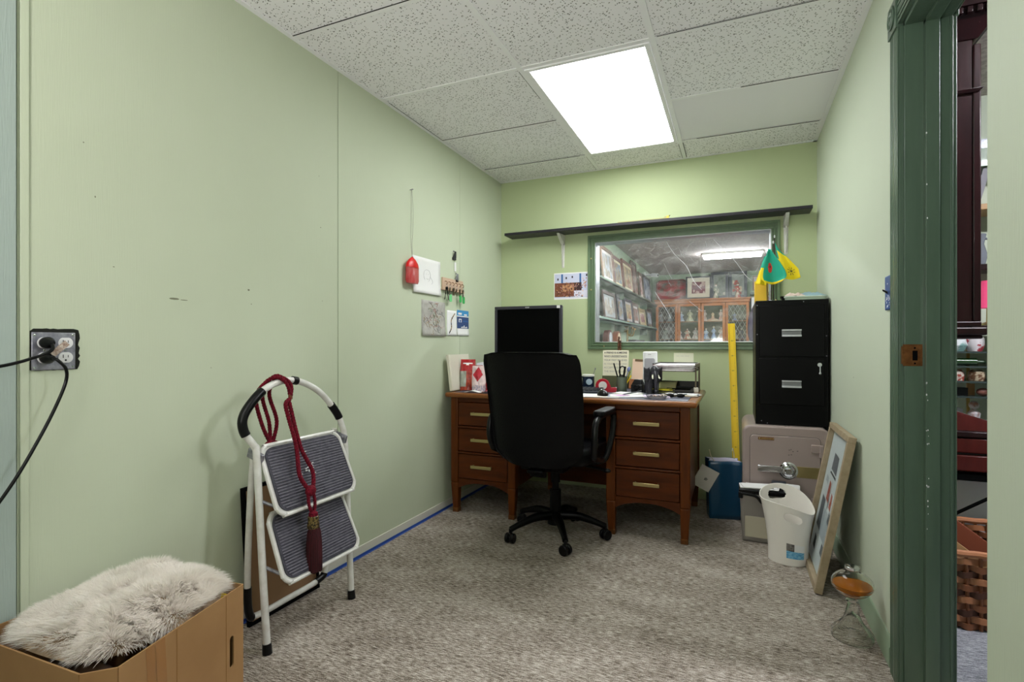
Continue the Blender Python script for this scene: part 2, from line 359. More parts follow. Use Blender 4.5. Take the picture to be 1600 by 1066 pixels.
mb = MB(); mb.box(WL, WL+.006, .752, .772, 0, H); struct('trim_1', mb, M['wall'], bevel=.002)
mb = MB(); mb.box(WL, WL+.012, YF+.02, .742, 0, H); struct('trim_2', mb, M['wall_blue'], bevel=.002)
mb = MB(); mb.box(WL+.0005, WL+.008, .78, WB, 0.001, .052); struct('baseboard_left', mb, M['skirt_white'], bevel=.001)
mb = MB(); mb.add([(WL+.0085, .8, .001), (WL+.0085, WB, .001), (WL+.0085, WB, .013), (WL+.0085, .8, .012), (WL+.02, .8, .0012), (WL+.02, WB, .0012)], [(0,1,2,3), (0,4,5,1)]); struct('trim_3', mb, M['tape'], flat=True, solid=.0004)
# back wall with the opening of the internal window
OX0, OX1, OZ0, OZ1 = -.967, .214, 1.084, 1.829
mb = MB()
for b in ((WL, OX0, 0, H+.02), (OX1, WR+.133, 0, H+.02), (OX0, OX1, 0, OZ0), (OX0, OX1, OZ1, H+.02)): mb.box(b[0], b[1], WB, WB+.12, b[2], b[3])
struct('wall_back', mb, M['wall_back'], flat=True)
# right wall with the doorway
DY0, DY1, DZ = 1.26, 1.96, 2.06
mb = MB()
for b in ((YF, DY0, 0, H+.02), (DY1, WB, 0, H+.02), (DY0, DY1, DZ+.0, H+.02)): mb.box(WR, W2, b[0], b[1], b[2], b[3])
mb.add([(WR-.0006, 2.7+.004*math.cos(t*PI/3), .92+.003*math.sin(t*PI/3)) for t in range(6)], [tuple(range(6))], 1)
struct('wall_right', mb, [M['wall_right'], M['scuff']], flat=True)
mb = MB(); mb.box(WL-.1, WR+.133, YF-.1, YF, 0, H+.02); struct('wall_front', mb, M['wall'], flat=True)
# skirting on the right wall, with a stepped top
mb = MB(); prof = [(0, 0), (-.012, 0), (-.012, .062), (-.009, .068), (-.009, .078), (-.004, .088), (0, .09)]
n = len(prof); mb.add([(WR+x, 2.07, z) for x, z in prof]+[(WR+x, WB, z) for x, z in prof], [tuple(range(n)), tuple(range(2*n-1, n-1, -1))]+[(i, n+i, n+(i+1) % n, (i+1) % n) for i in range(n)])
struct('baseboard_right', mb, M['trim_light'])
mb = MB(); mb.box(WL+.01, WR-.015, WB-.01, WB, 0, .07); struct('baseboard_back', mb, M['wall_back'], bevel=.002)
# doorway lining and casing
mb = MB(); mb.box(WR-.001, W2+.002, DY1-.018, DY1+.001, 0, DZ)                      # far jamb
mb.box(WR+.046, WR+.08, DY1-.040, DY1-.017, 0, DZ-.018)                             # stop
mb.box(WR-.001, W2+.002, DY0-.001, DY0+.018, 0, DZ)                                 # near jamb
mb.box(WR-.001, W2+.002, DY0, DY1, DZ-.018, DZ+.001)                                # head
mb.box(WR+.046, WR+.08, DY0+.018, DY1-.018, DZ-.030, DZ-.017)
mb.box(W2-.004, W2+.003, DY1-.022, DY1-.014, 0, DZ-.02)
rng = random.Random(17)
for _ in range(22):      # chips in the paint down the edge of the stop
    z = rng.choice((rng.uniform(.55, .95), rng.uniform(.05, 1.9), rng.uniform(.6, .8))); x = WR+.047+rng.uniform(0, .006); a = rng.uniform(.0008, .002)
    mb.add([(x+a*math.cos(t*PI/3), DY1-.0403, z+a*1.8*math.sin(t*PI/3)) for t in range(6)], [tuple(range(6))], 1)
struct('trim_4', mb, [M['trim_green'], M['paper']], bevel=.0012)
def casing(x, sgn, m, name):
    # fluted boards up both sides and over the top, corner blocks with a turned rosette
    mb = MB()
    def board(y0, y1, z0, z1, vert):
        mb.box(min(x, x+sgn*.012), max(x, x+sgn*.012), y0, y1, z0, z1)
        a, b = (y0, y1) if vert else (z0, z1); w_ = (b-a)
        for k0, k1 in ((0, .12), (.2, .32), (.38, .62), (.68, .8), (.88, 1)):
            p, q = a+w_*k0, a+w_*k1; e = min(x+sgn*.012, x+sgn*.017), max(x+sgn*.012, x+sgn*.017)
            if vert: mb.box(e[0], e[1], p, q, z0, z1)
            else: mb.box(e[0], e[1], y0, y1, p, q)
    cw = .078
    board(DY1-.005, DY1+cw, 0, DZ, True); board(DY0-cw, DY0+.005, 0, DZ, True); board(DY0, DY1, DZ-.005, DZ+cw, False)
    for yc in (DY1+cw/2, DY0-cw/2):
        zc = DZ+cw/2; mb.box(min(x, x+sgn*.022), max(x, x+sgn*.022), yc-.045, yc+.045, zc-.052, zc+.045)
        old = mb.M; mb.M = T(x+sgn*.022, yc, zc, ry=sgn*PI/2); mb.lathe([(.036, 0), (.036, .004), (.030, .005), (.028, .0), (.022, .0), (.018, .005), (.009, .002), (.005, .008), (0, .009)], n=28); mb.M = old
    return struct(name, mb, m, bevel=.0015)
casing(WR, -1, M['trim_green'], 'trim_5'); casing(W2, 1, M['trim_green'], 'trim_6')
# brass strike plate on the jamb
mb = MB(T(0, DY1-.0185, 0)); mb.box(WR-.006, WR+.043, -.0016, 0, .998, 1.064); mb.box(WR-.008, WR-.003, -.002, .012, 1.004, 1.058)
mb.box(WR+.018, WR+.031, -.0022, -.0014, 1.015, 1.045, 1); mb.ball((WR+.024, -.002, 1.053), .003, 8, 1); mb.ball((WR+.024, -.002, 1.006), .003, 8, 1)
tag(mb.build('strike_plate', [M['brass_old'], M['black_matte']], bevel=.0004), 'small worn bronze strike plate screwed to the green door jamb', 'strike plate')
# the door itself, folded right back along the wall towards the photographer
d = bpy.data.objects.new('door_1', None); C.objects.link(d); d.location = (WR-.046, 1.243, 0); d.rotation_euler = (0, 0, math.radians(1.6)); d['kind'] = 'structure'
mb = MB(); mb.box(0, .036, -.70, 0, .012, 2.04); struct('door_panel', mb, M['door'], d, bevel=.002)
mb = MB(); mb.cyl((.0, -.64, .98), (-.045, -.64, .98), .009); mb.ball((-.055, -.64, .98), (.02, .026, .026)); mb.cyl((0, -.64, .98), (-.005, -.64, .98), .03); struct('door_knob', mb, M['brass'], d)
for z in (.25, 1.05, 1.85):
    mb = MB(); mb.cyl((.038, .006, z-.045), (.038, .006, z+.045), .006); struct('hinge', mb, M['brass_old'], d)

# ---- suspended ceiling
GL, GR = -.9376, -.3276; RY = [1.6678-.61*k for k in (5, 4, 3, 2, 1)]+[1.6678+.61*k for k in range(4)]; RY = sorted(RY)
mb = MB(); t = .010
def tile(x0, x1, y0, y1, m=0, dz=0.0):
    x0, x1, y0, y1 = max(x0, WL), min(x1, WR), max(y0, YF), min(y1, WB); mb.box(x0+t, x1-t, y0+t, y1-t, H+.002+dz, H+.012+dz, m)
ys = [YF]+[y for y in RY if y > YF+.05]+[WB]
for i in range(len(ys)-1):
    tile(WL, GL, ys[i], ys[i+1], 0, .003 if abs(ys[i]-2.8878) < .02 else 0)
    tile(GR, WR, ys[i], ys[i+1], 1 if abs(ys[i]-2.8878) < .02 else 0, .002 if i % 2 else 0)
tile(GL, GR, 1.058, 2.278); tile(GL, GR, 3.498, WB); tile(GL, GR, -.8, -.77); tile(GL, GR, .45, 1.058); tile(GL, GR, YF, -.772)
mb.box(WL-.1, W2, YF-.1, WB+.1, H+.10, H+.14, 2)
struct('ceiling', mb, [M['tile'], M['tile_smooth'], M['gap']], flat=True)
mb = MB()
for x in (GL, GR): mb.box(x-.012, x+.012, YF, WB, H-.002, H+.003); mb.box(x-.001, x+.001, YF, WB, H+.003, H+.04)
for y in ys[1:-1]: mb.box(WL, GL-.012, y-.011, y+.011, H-.001, H+.002); mb.box(GR+.012, WR, y-.011, y+.011, H-.001, H+.002)
for y in (1.058, 2.278, 3.498, -.772, .448): mb.box(GL+.012, GR-.012, y-.012, y+.012, H-.001, H+.003)
mb.box(WL, WL+.022, YF, WB, H-.003, H+.001); mb.box(WR-.022, WR, YF, WB, H-.003, H+.001); mb.box(WL, WR, WB-.020, WB, H-.003, H+.001); mb.box(WL, WR, YF, YF+.02, H-.003, H+.001)
# thin dark strips drawn as the shadow where tiles sit crooked on the grid
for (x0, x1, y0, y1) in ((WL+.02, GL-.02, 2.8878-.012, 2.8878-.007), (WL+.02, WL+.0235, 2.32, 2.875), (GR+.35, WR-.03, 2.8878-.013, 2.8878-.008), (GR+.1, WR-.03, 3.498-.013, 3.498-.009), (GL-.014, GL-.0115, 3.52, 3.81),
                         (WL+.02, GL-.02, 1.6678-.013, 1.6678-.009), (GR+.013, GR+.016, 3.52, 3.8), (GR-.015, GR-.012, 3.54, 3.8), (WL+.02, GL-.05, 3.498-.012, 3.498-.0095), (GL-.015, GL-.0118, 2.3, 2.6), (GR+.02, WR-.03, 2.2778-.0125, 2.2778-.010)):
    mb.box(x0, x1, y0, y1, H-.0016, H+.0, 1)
struct('trim_7', mb, [M['grid'], M['gap']], flat=True)
def troffer(y0, y1, dm, label):
    r = thing('ceiling_light', label, 'ceiling light', ((GL+GR)/2, (y0+y1)/2, H-.004), group='lit ceiling panels')
    hx, hy = .29, (y1-y0)/2-.014
    mb = MB()
    for a in ((-hx, -hx+.022, -hy, hy), (hx-.022, hx, -hy, hy), (-hx+.022, hx-.022, -hy, -hy+.022), (-hx+.022, hx-.022, hy-.022, hy)): mb.box(a[0], a[1], a[2], a[3], -.003, .012)
    mb.build('light_frame', M['grid'], r, bevel=.0015)
    mb = MB(); mb.box(-hx+.024, hx-.024, -hy+.024, hy-.024, .001, .004); mb.build('diffuser', dm, r, flat=True)
troffer(2.278, 3.498, M['diff_main'], 'glowing rectangular ceiling light panel above the desk')
troffer(-.772, .448, M['diff_near'], 'unseen glowing ceiling panel added to brighten the near end of the room')  # out-of-view panel added for brightness

up = thing('fill_light_stand', 'added fill light on a black stand at the near end of the room, out of view', 'lamp', (-.6, -.75, 0))  # stand and bowl made up to carry the added fill light
mb = MB(); mb.lathe([(.14, 0), (.14, .015), (.02, .03)], n=32); mb.build('fill_light_base', M['black_metal'], up)
mb = MB(); mb.cyl((0, 0, .02), (0, 0, 1.10), .012); mb.build('fill_light_pole', M['black_metal'], up)
mb = MB(Matrix.Translation((0, 0, 1.22)) @ Euler((math.radians(-22), 0, 0)).to_matrix().to_4x4()); mb.lathe([(.02, -.13), (.10, -.11), (.19, -.06), (.245, .01), (.24, .01), (.185, -.055), (.09, -.10), (0, -.115)], n=40); mb.build('fill_light_bowl', M['alu'], up)
# ---- internal window
wn = bpy.data.objects.new('window_1', None); C.objects.link(wn); wn.location = ((OX0+OX1)/2, WB, (OZ0+OZ1)/2); wn['kind'] = 'structure'
hx, hz = (OX1-OX0)/2, (OZ1-OZ0)/2
mb = MB()
def ring(o_, i_, y0, y1, m=0):
    mb.box(-hx-o_, hx+o_, y0, y1, hz+i_, hz+o_, m); mb.box(-hx-o_, hx+o_, y0, y1, -hz-o_, -hz-i_, m)
    mb.box(-hx-o_, -hx-i_, y0, y1, -hz-i_, hz+i_, m); mb.box(hx+i_, hx+o_, y0, y1, -hz-i_, hz+i_, m)
ring(.052, 0, -.010, 0); ring(.052, .036, -.020, -.010); ring(.026, .016, -.016, -.010); ring(.009, 0, -.015, -.010)
struct('window_frame', mb, M['trim_green_w'], wn, bevel=.002)
mb = MB()
mb.box(-hx, hx, .0, .118, hz-.004, hz); mb.box(-hx, hx, .0, .118, -hz, -hz+.004); mb.box(-hx, -hx+.005, 0, .118, -hz, hz); mb.box(hx-.005, hx, 0, .118, -hz, hz)
struct('window_lining', mb, M['alu'], wn)
mb = MB(); mb.box(-hx+.004, hx-.004, .030, .034, -hz+.004, hz-.004); struct('window_pane', mb, M['pane'], wn, flat=True)
# scratches cut into the pane: long ones first, then the fine nest of hairlines
mb = MB(); rng = random.Random(11)
def scr(pts, r):
    mb.tube([(x, .0295, z) for x, z in [(p.x, p.z) for p in spline([(a, 0, b) for a, b in pts], 4)]], r, 4, cap=False)
def px(x, y): return ((x-930)/275*2*hx-hx, hz-(y-(380-(x-930)*.083))/((535-(-0)*.0)-(380-(x-930)*.083))*2*hz)
for pts, r in (([(1048, 375), (1062, 396), (1080, 414), (1092, 438), (1104, 452)], .0016), ([(1030, 455), (1040, 470), (1050, 485), (1056, 497)], .0014), ([(1122, 372), (1140, 392), (1155, 408), (1168, 428), (1178, 438)], .0013),
               ([(1110, 375), (1112, 384)], .0008), ([(1102, 400), (1102, 418)], .0006), ([(1045, 410), (1052, 425), (1058, 435)], .0009), ([(1085, 470), (1096, 479), (1104, 486)], .0006)):
    scr([px(a, b) for a, b in pts], r)
for _ in range(46):
    x, y = rng.uniform(1005, 1200), rng.uniform(372, 436); a = rng.uniform(-.9, .9)+(PI if rng.random() < .5 else 0); L = rng.uniform(8, 30); pts = []
    for k in range(4): pts.append(px(min(max(x, 935), 1200), min(max(y, 386-(x-930)*.083), 525))); x += L/3*math.cos(a); y += L/3*math.sin(a); a += rng.uniform(-.6, .6)
    scr(pts, rng.uniform(.0002, .0005))
struct('pane_scratches', mb, M['scratch'], wn)
for x, z in ((-hx-.027, 0.02), (-hx-.027, hz-.12), (-.1*0-hx+.07, -hz-.03), (hx+.026, -.1)):
    mb = MB(); mb.ball((x, -.017, z), (.006, .003, .006), 10); struct('screw_cap', mb, M['brass'], wn)

# ---- shell of the shop beyond
mb = MB(); mb.box(-1.6, -1.5, WB+.12, 10.6, 0, 2.7); struct('wall_shop_left', mb, M['wall_shop'], flat=True)
mb = MB(); mb.box(-1.6, 4.3, 10.45, 10.55, 0, 2.7); struct('wall_shop_far', mb, M['wall_shop'], flat=True)
mb = MB(); mb.box(4.2, 4.3, YF, 10.6, 0, 2.7); struct('wall_shop_right', mb, M['wall_shop'], flat=True)
mb = MB(); mb.box(W2, 4.3, YF-.1, YF, 0, 2.7); struct('wall_shop_front', mb, M['wall_shop'], flat=True)
mb = MB(); mb.box(.95, 2.4, 3.62, 3.72, 0, 2.7); struct('wall_shop_partition', mb, M['wall_right'], flat=True)
HS = 2.42
mb = MB(); mb.box(-1.6, 4.3, WB+.12, 10.6, HS, HS+.05); mb.box(W2, 4.3, YF-.1, WB+.12, HS, HS+.05); struct('ceiling_shop', mb, M['shop_ceiling'], flat=True)
for (x, y, L, lab) in ((-.05, 8.25, .78, 'bright tube light on the shop ceiling seen through the window'), (.6, 4.9, 1.2, 'added tube light for the shop just past the window, above the view'), (2.0, 6.3, 1.2, 'added tube light for the shop, unseen past the right of the window'),
                       (1.7, 2.0, 1.2, 'added tube light for the shop, unseen outside the doorway'), (-.6, 5.7, 1.2, 'added tube light for the shop, unseen above the framed pictures')):
    r = thing('tube_light', lab, 'ceiling light', (x, y, HS-.002), group='tube lights of the shop')  # first tube is seen, the rest are added to light the shop
    mb = MB(); mb.box(-L/2-.02, L/2+.02, -.09, .09, -.03, 0); mb.build('housing', M['white_metal'], r, bevel=.004)
    mb = MB(); mb.box(-L/2, L/2, -.075, .075, -.075, -.031); mb.build('tube_cover', M['tube_light'], r, bevel=.01)
# ================================================================ DESK
DX0, DX1, DYF, DYB, DZT = -1.695, -.185, 2.865, 3.72, .765
desk = thing('desk', 'large brown oak double pedestal desk with six drawers and slate blue top', 'desk', (0, 0, 0))
mb = MB(); mb.box(DX0, DX1, DYF, DYB, DZT-.032, DZT-.002); mb.build('desk_top', M['oak_edge'], desk, bevel=.012, seg=4)
mb = MB(); mb.box(DX0+.05, DX1-.05, DYF+.045, DYB-.04, DZT-.004, DZT); mb.build('desk_inlay', M['desk_lino'], desk, bevel=.001)
def pedestal(x0, x1, zs, fy):
    # four corner legs that taper below the case, panels, three drawers, shaped bottom rail
    lw = .052; yb = DYB-.04
    for lx in (x0, x1-lw):
        for ly in (fy, yb-lw):
            mb = MB(); z1 = DZT-.032; tx = .010 if lx == x0 else -.010; a = (lx, lx+lw, ly, ly+lw)
            ix0, ix1 = (lx+.012, lx+lw-.004) if lx == x0 else (lx+.004, lx+lw-.012)
            mb.hexa([(ix0, ly+.008, 0), (ix1, ly+.008, 0), (ix1, ly+lw-.008, 0), (ix0, ly+lw-.008, 0), (lx, ly, .19), (lx+lw, ly, .19), (lx+lw, ly+lw, .19), (lx, ly+lw, .19)])
            mb.box(lx, lx+lw, ly, ly+lw, .19, z1)
            lg = mb.build('leg', M['oak_leg'], desk, bevel=.006, seg=3)
            mb = MB(); mb.box(ix0-.0015, ix1+.0015, ly+.0065, ly+lw-.0065, 0, .03); mb.build('leg_ferrule', M['brass_old'], lg, bevel=.002)
    mb = MB()
    mb.box(x0+.008, x0+.022, fy+.03, yb-.03, .19, DZT-.033); mb.box(x1-.022, x1-.008, fy+.03, yb-.03, .19, DZT-.033)
    mb.box(x0+.02, x1-.02, yb-.03, yb-.015, .19, DZT-.033); mb.box(x0+.02, x1-.02, fy+.03, yb-.03, .19, .205)
    mb.box(x0+lw, x1-lw, fy+.006, fy+.03, zs[0][1]+.003, DZT-.032)
    for i in range(2): mb.box(x0+lw-.002, x1-lw+.002, fy-.002, fy+.03, zs[i+1][1]+.004, zs[i][0]-.004)
    mb.build('pedestal_case', M['oak'], desk, bevel=.003)
    mb = MB(); n = 14; up = zs[2][0]-.004; vs_ = []
    for yy in (fy+.008, fy+.026):
        for i in range(n+1): t = i/n; vs_.append((x0+lw+(x1-x0-2*lw)*t, yy, .155+.040*(1-abs(2*t-1)**2.4)))
        for i in range(n+1): t = 1-i/n; vs_.append((x0+lw+(x1-x0-2*lw)*t, yy, up))
    k = 2*n+2; mb.add(vs_, [tuple(range(k)), tuple(range(2*k-1, k-1, -1))]+[(i, k+i, k+(i+1) % k, (i+1) % k) for i in range(k)])
    mb.build('bottom_rail', M['oak'], desk)
    for (z0, z1) in zs:
        mb = MB(); mb.box(x0+lw+.003, x1-lw-.003, fy+.002, fy+.02, z0, z1); mb.box(x0+lw+.012, x1-lw-.012, fy+.02, fy+.5, z0+.008, z1-.02)
        dr = mb.build('drawer', M['oak'], desk, bevel=.004)
        xc, zc = (x0+x1)/2, (z0+z1)/2+.006; mb = MB()
        for s in (-1, 1): mb.hexa([(xc+s*.066-.004, fy-.022, zc-.010), (xc+s*.066+.004, fy-.022, zc-.010), (xc+s*.060+.004, fy+.003, zc-.009), (xc+s*.060-.004, fy+.003, zc-.009),
                                   (xc+s*.066-.004, fy-.022, zc+.006), (xc+s*.066+.004, fy-.022, zc+.006), (xc+s*.060+.004, fy+.003, zc+.008), (xc+s*.060-.004, fy+.003, zc+.008)])
        mb.box(xc-.07, xc+.07, fy-.026, fy-.020, zc-.010, zc+.009); mb.build('handle', M['brass'], dr, bevel=.002)
pedestal(-.672, -.222, ((.556, .70), (.393, .536), (.222, .374)), 2.905)
pedestal(-1.672, -1.225, ((.556, .70), (.393, .536), (.222, .374)), 2.905)
mb = MB(); mb.box(-1.225, -.672, 2.925, 3.6, DZT-.10, DZT-.034); mb.box(-1.225, -.672, 3.55, 3.565, .10, DZT-.034); mb.build('kneehole_panel', M['oak'], desk, bevel=.003)  # back panel carried down low to keep the kneehole dark

# ================================================================ OFFICE CHAIR
ch = thing('office_chair', 'black leather high backed swivel office chair in front of the desk, seen from behind', 'chair', (-.925, 2.77, 0), math.radians(-3))
def back_pt(u, v, front):   # u across -1..1, v up 0..1 : slight wrap and recline
    z = .455+v*.572; wd = .236+.018*math.sin(min(v*1.25, 1)*PI/2)-(.075*(1-v/.16)**2 if v < .16 else 0)-(.012*((v-.9)/.1)**2 if v > .9 else 0); z -= .022*abs(u)**8*v**8; yb = -.255-.10*v**1.25+.012*math.sin(v*PI)
    th = (.045 if front else -.03)*(1-abs(u)**6*.6); curve = -.02*(1-u*u)
    return (u*wd, yb+th+curve, z)
mb = MB(); nu, nv = 20, 22; out = []
for front in (0, 1): mb.grid(lambda a, b: back_pt(2*a-1, b, front), nu, nv)
k = (nu+1)*(nv+1); bd = [i for i in range(nu+1)]+[(j+1)*(nu+1)-1 for j in range(1, nv+1)]+[nv*(nu+1)+i for i in range(nu-1, -1, -1)]+[j*(nu+1) for j in range(nv-1, 0, -1)]
mb.f += [(bd[i], bd[(i+1) % len(bd)], bd[(i+1) % len(bd)]+k, bd[i]+k) for i in range(len(bd))]; mb.mi += [0]*len(bd)
mb.build('backrest', M['black_leather'], ch, bevel=.022, seg=5, ang=80)
mb = MB()
for i, (z0, z1) in enumerate(((.60, .72), (.725, .85), (.855, .985))):
    vq = (z0+z1)/2; v = (vq-.475)/.575; mb.ball((0, -.255-.10*v**1.25+.020, vq), (.20, .035, .065), 20)
mb.build('back_cushion', M['black_leather'], ch)
mb = MB(); mb.prism(rrect(.50, .49, .09, 7), .44, .53); mb.M = T(0, 0, 0)
mb.v = [(x, y+.02, z+(.012 if y > .1 else 0)-(.03*max(0, (y-.15)/.1) if y > .15 else 0)) for x, y, z in mb.v]; mb.build('seat', M['black_leather'], ch, bevel=.03, seg=5)
mb = MB(); mb.box(-.12, .12, -.20, .16, .40, .438); mb.cbox((0, -.26, .50), (.09, .02, .24), (.16, 0, 0)); mb.cbox((0, -.23, .415), (.09, .12, .02)); mb.build('tilt_mechanism', M['black_metal'], ch, bevel=.006)
mb = MB(); mb.cyl((.10, .02, .41), (.29, -.02, .40), .007); mb.ball((.30, -.022, .398), (.022, .012, .012), 12); mb.build('height_lever', M['black_plastic'], ch)
for s in (-1, 1):
    mb = MB(); loop = spline([(s*.285, -.20, .50), (s*.295, -.225, .58), (s*.295, -.205, .665), (s*.295, -.13, .695), (s*.295, .03, .70), (s*.295, .115, .69), (s*.295, .125, .62), (s*.290, .07, .52), (s*.27, .03, .445), (s*.2, .0, .43)], 6)
    mb.tube(loop, .017, 12); mb.tube(spline([(s*.285, -.20, .50), (s*.28, -.12, .47), (s*.27, -.02, .455), (s*.2, .02, .435)], 6), .015, 10)
    ar = mb.build('armrest', M['black_plastic'], ch)
    mb = MB(T(s*.295, -.045, .712)); mb.prism(rrect(.062, .25, .028, 6), -.012, .016); mb.build('arm_pad', M['black_leather'], ar, bevel=.009, seg=4)
mb = MB(); mb.cyl((0, 0, .09), (0, 0, .26), .031); mb.cyl((0, 0, .26), (0, 0, .41), .018); mb.cyl((0, 0, .30), (0, 0, .405), .026); mb.build('gas_column', M['black_metal'], ch)
base = MB(); base.cyl((0, 0, .07), (0, 0, .135), .045, .036); AN = [math.radians(a) for a in (230, 302, 14, 86, 158)]
for a in AN:
    c_, s_ = math.cos(a), math.sin(a); base.tube(spline([(c_*.02, s_*.02, .115), (c_*.12, s_*.12, .118), (c_*.21, s_*.21, .095), (c_*.275, s_*.275, .072)], 5), [.027, .026, .025, .024, .024, .023, .022, .021, .020, .019, .018, .017, .016, .016, .016, .015], 12)
bs = base.build('star_base', M['black_metal'], ch)
for a in AN:
    x, y = math.cos(a)*.275, math.sin(a)*.275; mb = MB(T(x, y, 0, rz=a+.7))
    for s in (-1, 1): mb.cyl((0, s*.006, .027), (0, s*.025, .027), .027, n=24)
    mb.cyl((0, -.006, .027), (0, .006, .027), .020); mb.box(-.016, .016, -.008, .008, .03, .056); mb.cyl((0, 0, .05), (0, 0, .078), .008)
    mb.build('caster', M['black_plastic'], ch, bevel=.004)

# ================================================================ FILING CABINET AND SAFE
sf = thing('safe', 'beige mauve steel safe with round combination dial, under the black filing cabinet', 'safe', (.25, 3.24, 0))
SW, SH, SD = .43, .612, .50
mb = MB(Matrix.Translation((0, 0, SH/2)) @ Matrix.Rotation(PI/2, 4, 'X') @ Matrix.Rotation(0, 4, 'Z')); mb.prism(rrect(SW, SH-.0, .045, 8), -SD, -.004)
mb.build('safe_body', M['safe'], sf, bevel=.012, seg=4)
mb = MB(Matrix.Translation((-.004, 0, SH/2+.002)) @ Matrix.Rotation(PI/2, 4, 'X')); mb.prism(rrect(.345, .50, .02, 5), -.006, .004); sd = mb.build('safe_door', M['safe'], sf, bevel=.003)
mb = MB(Matrix.Translation((-.004, 0, SH/2+.002)) @ Matrix.Rotation(PI/2, 4, 'X')); mb.prism(rrect(.3485, .5035, .021, 5), -.006, .0015); mb.build('door_gap', mat('shadowed_safe_gap', '#4a403e', .8), sf)
for z in (.50, .21):
    mb = MB(); mb.box(.125, .17, -.010, -.003, z-.022, z+.022); mb.box(.165, .182, -.018, -.002, z-.045, z+.022); mb.build('hinge', M['safe'], sf, bevel=.003)
mb = MB(Matrix.Translation((.015, -.004, .372)) @ Matrix.Rotation(PI/2, 4, 'X')); mb.lathe([(.047, 0), (.047, .006), (.040, .012), (.036, .012), (.030, .020), (.021, .021), (.019, .034), (.015, .037), (0, .037)], n=40)
dl = mb.build('combination_dial', M['chrome'], sf)
mb = MB(Matrix.Translation((.015, -.004, .372)) @ Matrix.Rotation(PI/2, 4, 'X'))
for k in range(24):
    a = 2*PI*k/24; old = mb.M; mb.M = old @ Matrix.Rotation(a, 4, 'Z'); mb.box(.031, .036, -.0012, .0012, .0155, .019); mb.M = old
mb.build('dial_markings', M['ink'], dl)
mb = MB(); mb.hexa([(-.135, -.006, .365), (-.02, -.006, .365), (-.02, -.0, .365), (-.135, -.0, .365), (-.135, -.03, .392), (-.02, -.03, .392), (-.02, -.004, .392), (-.135, -.004, .392)]); mb.box(-.138, -.017, -.036, -.028, .362, .396); mb.build('pull_handle', M['chrome'], sf, bevel=.002)
mb = MB(); mb.box(.056, .17, -.0055, -.004, .338, .398); mb.build('brass_plate', M['brass'], sf, bevel=.0005)
mb = MB(); mb.box(-.135, -.055, -.0055, -.004, .533, .548); bp = mb.build('maker_badge', M['brass_old'], sf, bevel=.0005)
mb = MB(); mb.box(-.131, -.124, -.0062, -.005, .536, .545)
for k in range(9): mb.box(-.119+k*.006, -.1155+k*.006, -.0062, -.005, .5375, .5435)
mb.box(-.063, -.058, -.0062, -.005, .537, .544); mb.build('badge_lettering', M['brass'], bp)
mb = MB(); rng = random.Random(5)
for x, z in ((.05, .485), (.058, .488), (.068, .478), (.09, .482), (.06, .46), (.048, .458)): mb.ball((x-.03, -.0048, z), (.004, .0008, .0018), 8)
mb.build('paint_chips', M['ink'], sf)
fc = thing('filing_cabinet', 'black two drawer steel filing cabinet standing on the safe', 'filing cabinet', (.284, 3.285, .613))
CW, CH, CD = .362, .702, .50
mb = MB(); mb.box(-CW/2, CW/2, 0, CD, 0, CH); mb.build('cabinet_body', M['black_metal'], fc, bevel=.004)
for (z0, z1) in ((.385, .672), (.115, .375)):
    mb = MB(); mb.box(-CW/2+.018, CW/2-.020, -.012, .0, z0, z1); dr = mb.build('drawer', M['black_metal'], fc, bevel=.003)
    zc = (z0+z1)/2-.012; mb = MB(); mb.box(-.048, .048, -.0135, -.012, zc-.020, zc+.020, 1); mb.box(-.048, .048, -.028, -.014, zc+.013, zc+.020); mb.box(-.048, .048, -.028, -.014, zc-.020, zc-.014); mb.box(-.048, .048, -.0285, -.026, zc-.020, zc-.010)
    mb.build('handle', [M['alu'], mat('shaded_handle_recess', '#8b8d90', .5)], dr, bevel=.001)  # back plate coloured darker, shading of the recess put into its colour
mb = MB(); mb.cyl((.135, -.012, .342), (.135, -.020, .342), .013, .011); lk = mb.build('lock', M['chrome'], fc)
mb = MB(); mb.box(.133, .137, -.034, -.018, .334, .346); mb.box(.1335, .1385, -.030, -.027, .298, .336); mb.ball((.136, -.029, .296), (.006, .002, .006), 10); mb.build('key', M['alu'], lk)
for x, z in ((-.172, .675), (-.172, .51), (.170, .50), (.170, .39), (-.15, .02), (.06, .69), (-.12, .008)):
    mb = MB(); mb.ball((x, -.0005, z), (.003, .0012, .003), 8); mb.build('rivet', M['steel'], fc)

# flags, tray and papers on the cabinet
CT = .613+.702
def flag(name, label, X, Y, fn, nu, nv, colour, lean, pole_h):
    r = thing(name, label, 'flag', (X, Y, CT), group='small flags on the filing cabinet')
    mb = MB(); mb.cyl((0, 0, 0), (lean, 0, pole_h), .0028, n=8); mb.build('flag_stick', M['mahogany'], r)
    mb = MB(); mb.ball((lean, 0, pole_h+.006), (.005, .005, .010), 10); mb.build('finial', M['alu'], r)
    mb = MB(); mb.lathe([(.022, 0), (.022, .006), (.008, .012), (0, .013)], n=20); mb.build('flag_base', M['black_plastic'], r)
    mb = MB(); mb.grid(fn, nu, nv, m=colour); f = mb.build('flag_cloth', [M['flag_green'], M['flag_yellow'], M['ink'], M['flag_red']], r, solid=.0006, ang=80)
    return r
M['flag_green'] = mat('flag_green', '#1aa287', .6); M['flag_yellow'] = mat('flag_yellow', '#f0d414', .6); M['flag_red'] = mat('flag_lily_red', '#cf2f24', .6)
def c1(u, v):
    if (u-.42)**2*1.0+(v-.52)**2*.55 < .011: return 3 if (u-.42)**2+(v-.5)**2 > .0012 else 2
    return 0 if v < .93 and not (u < .12 and v > .55) else 1
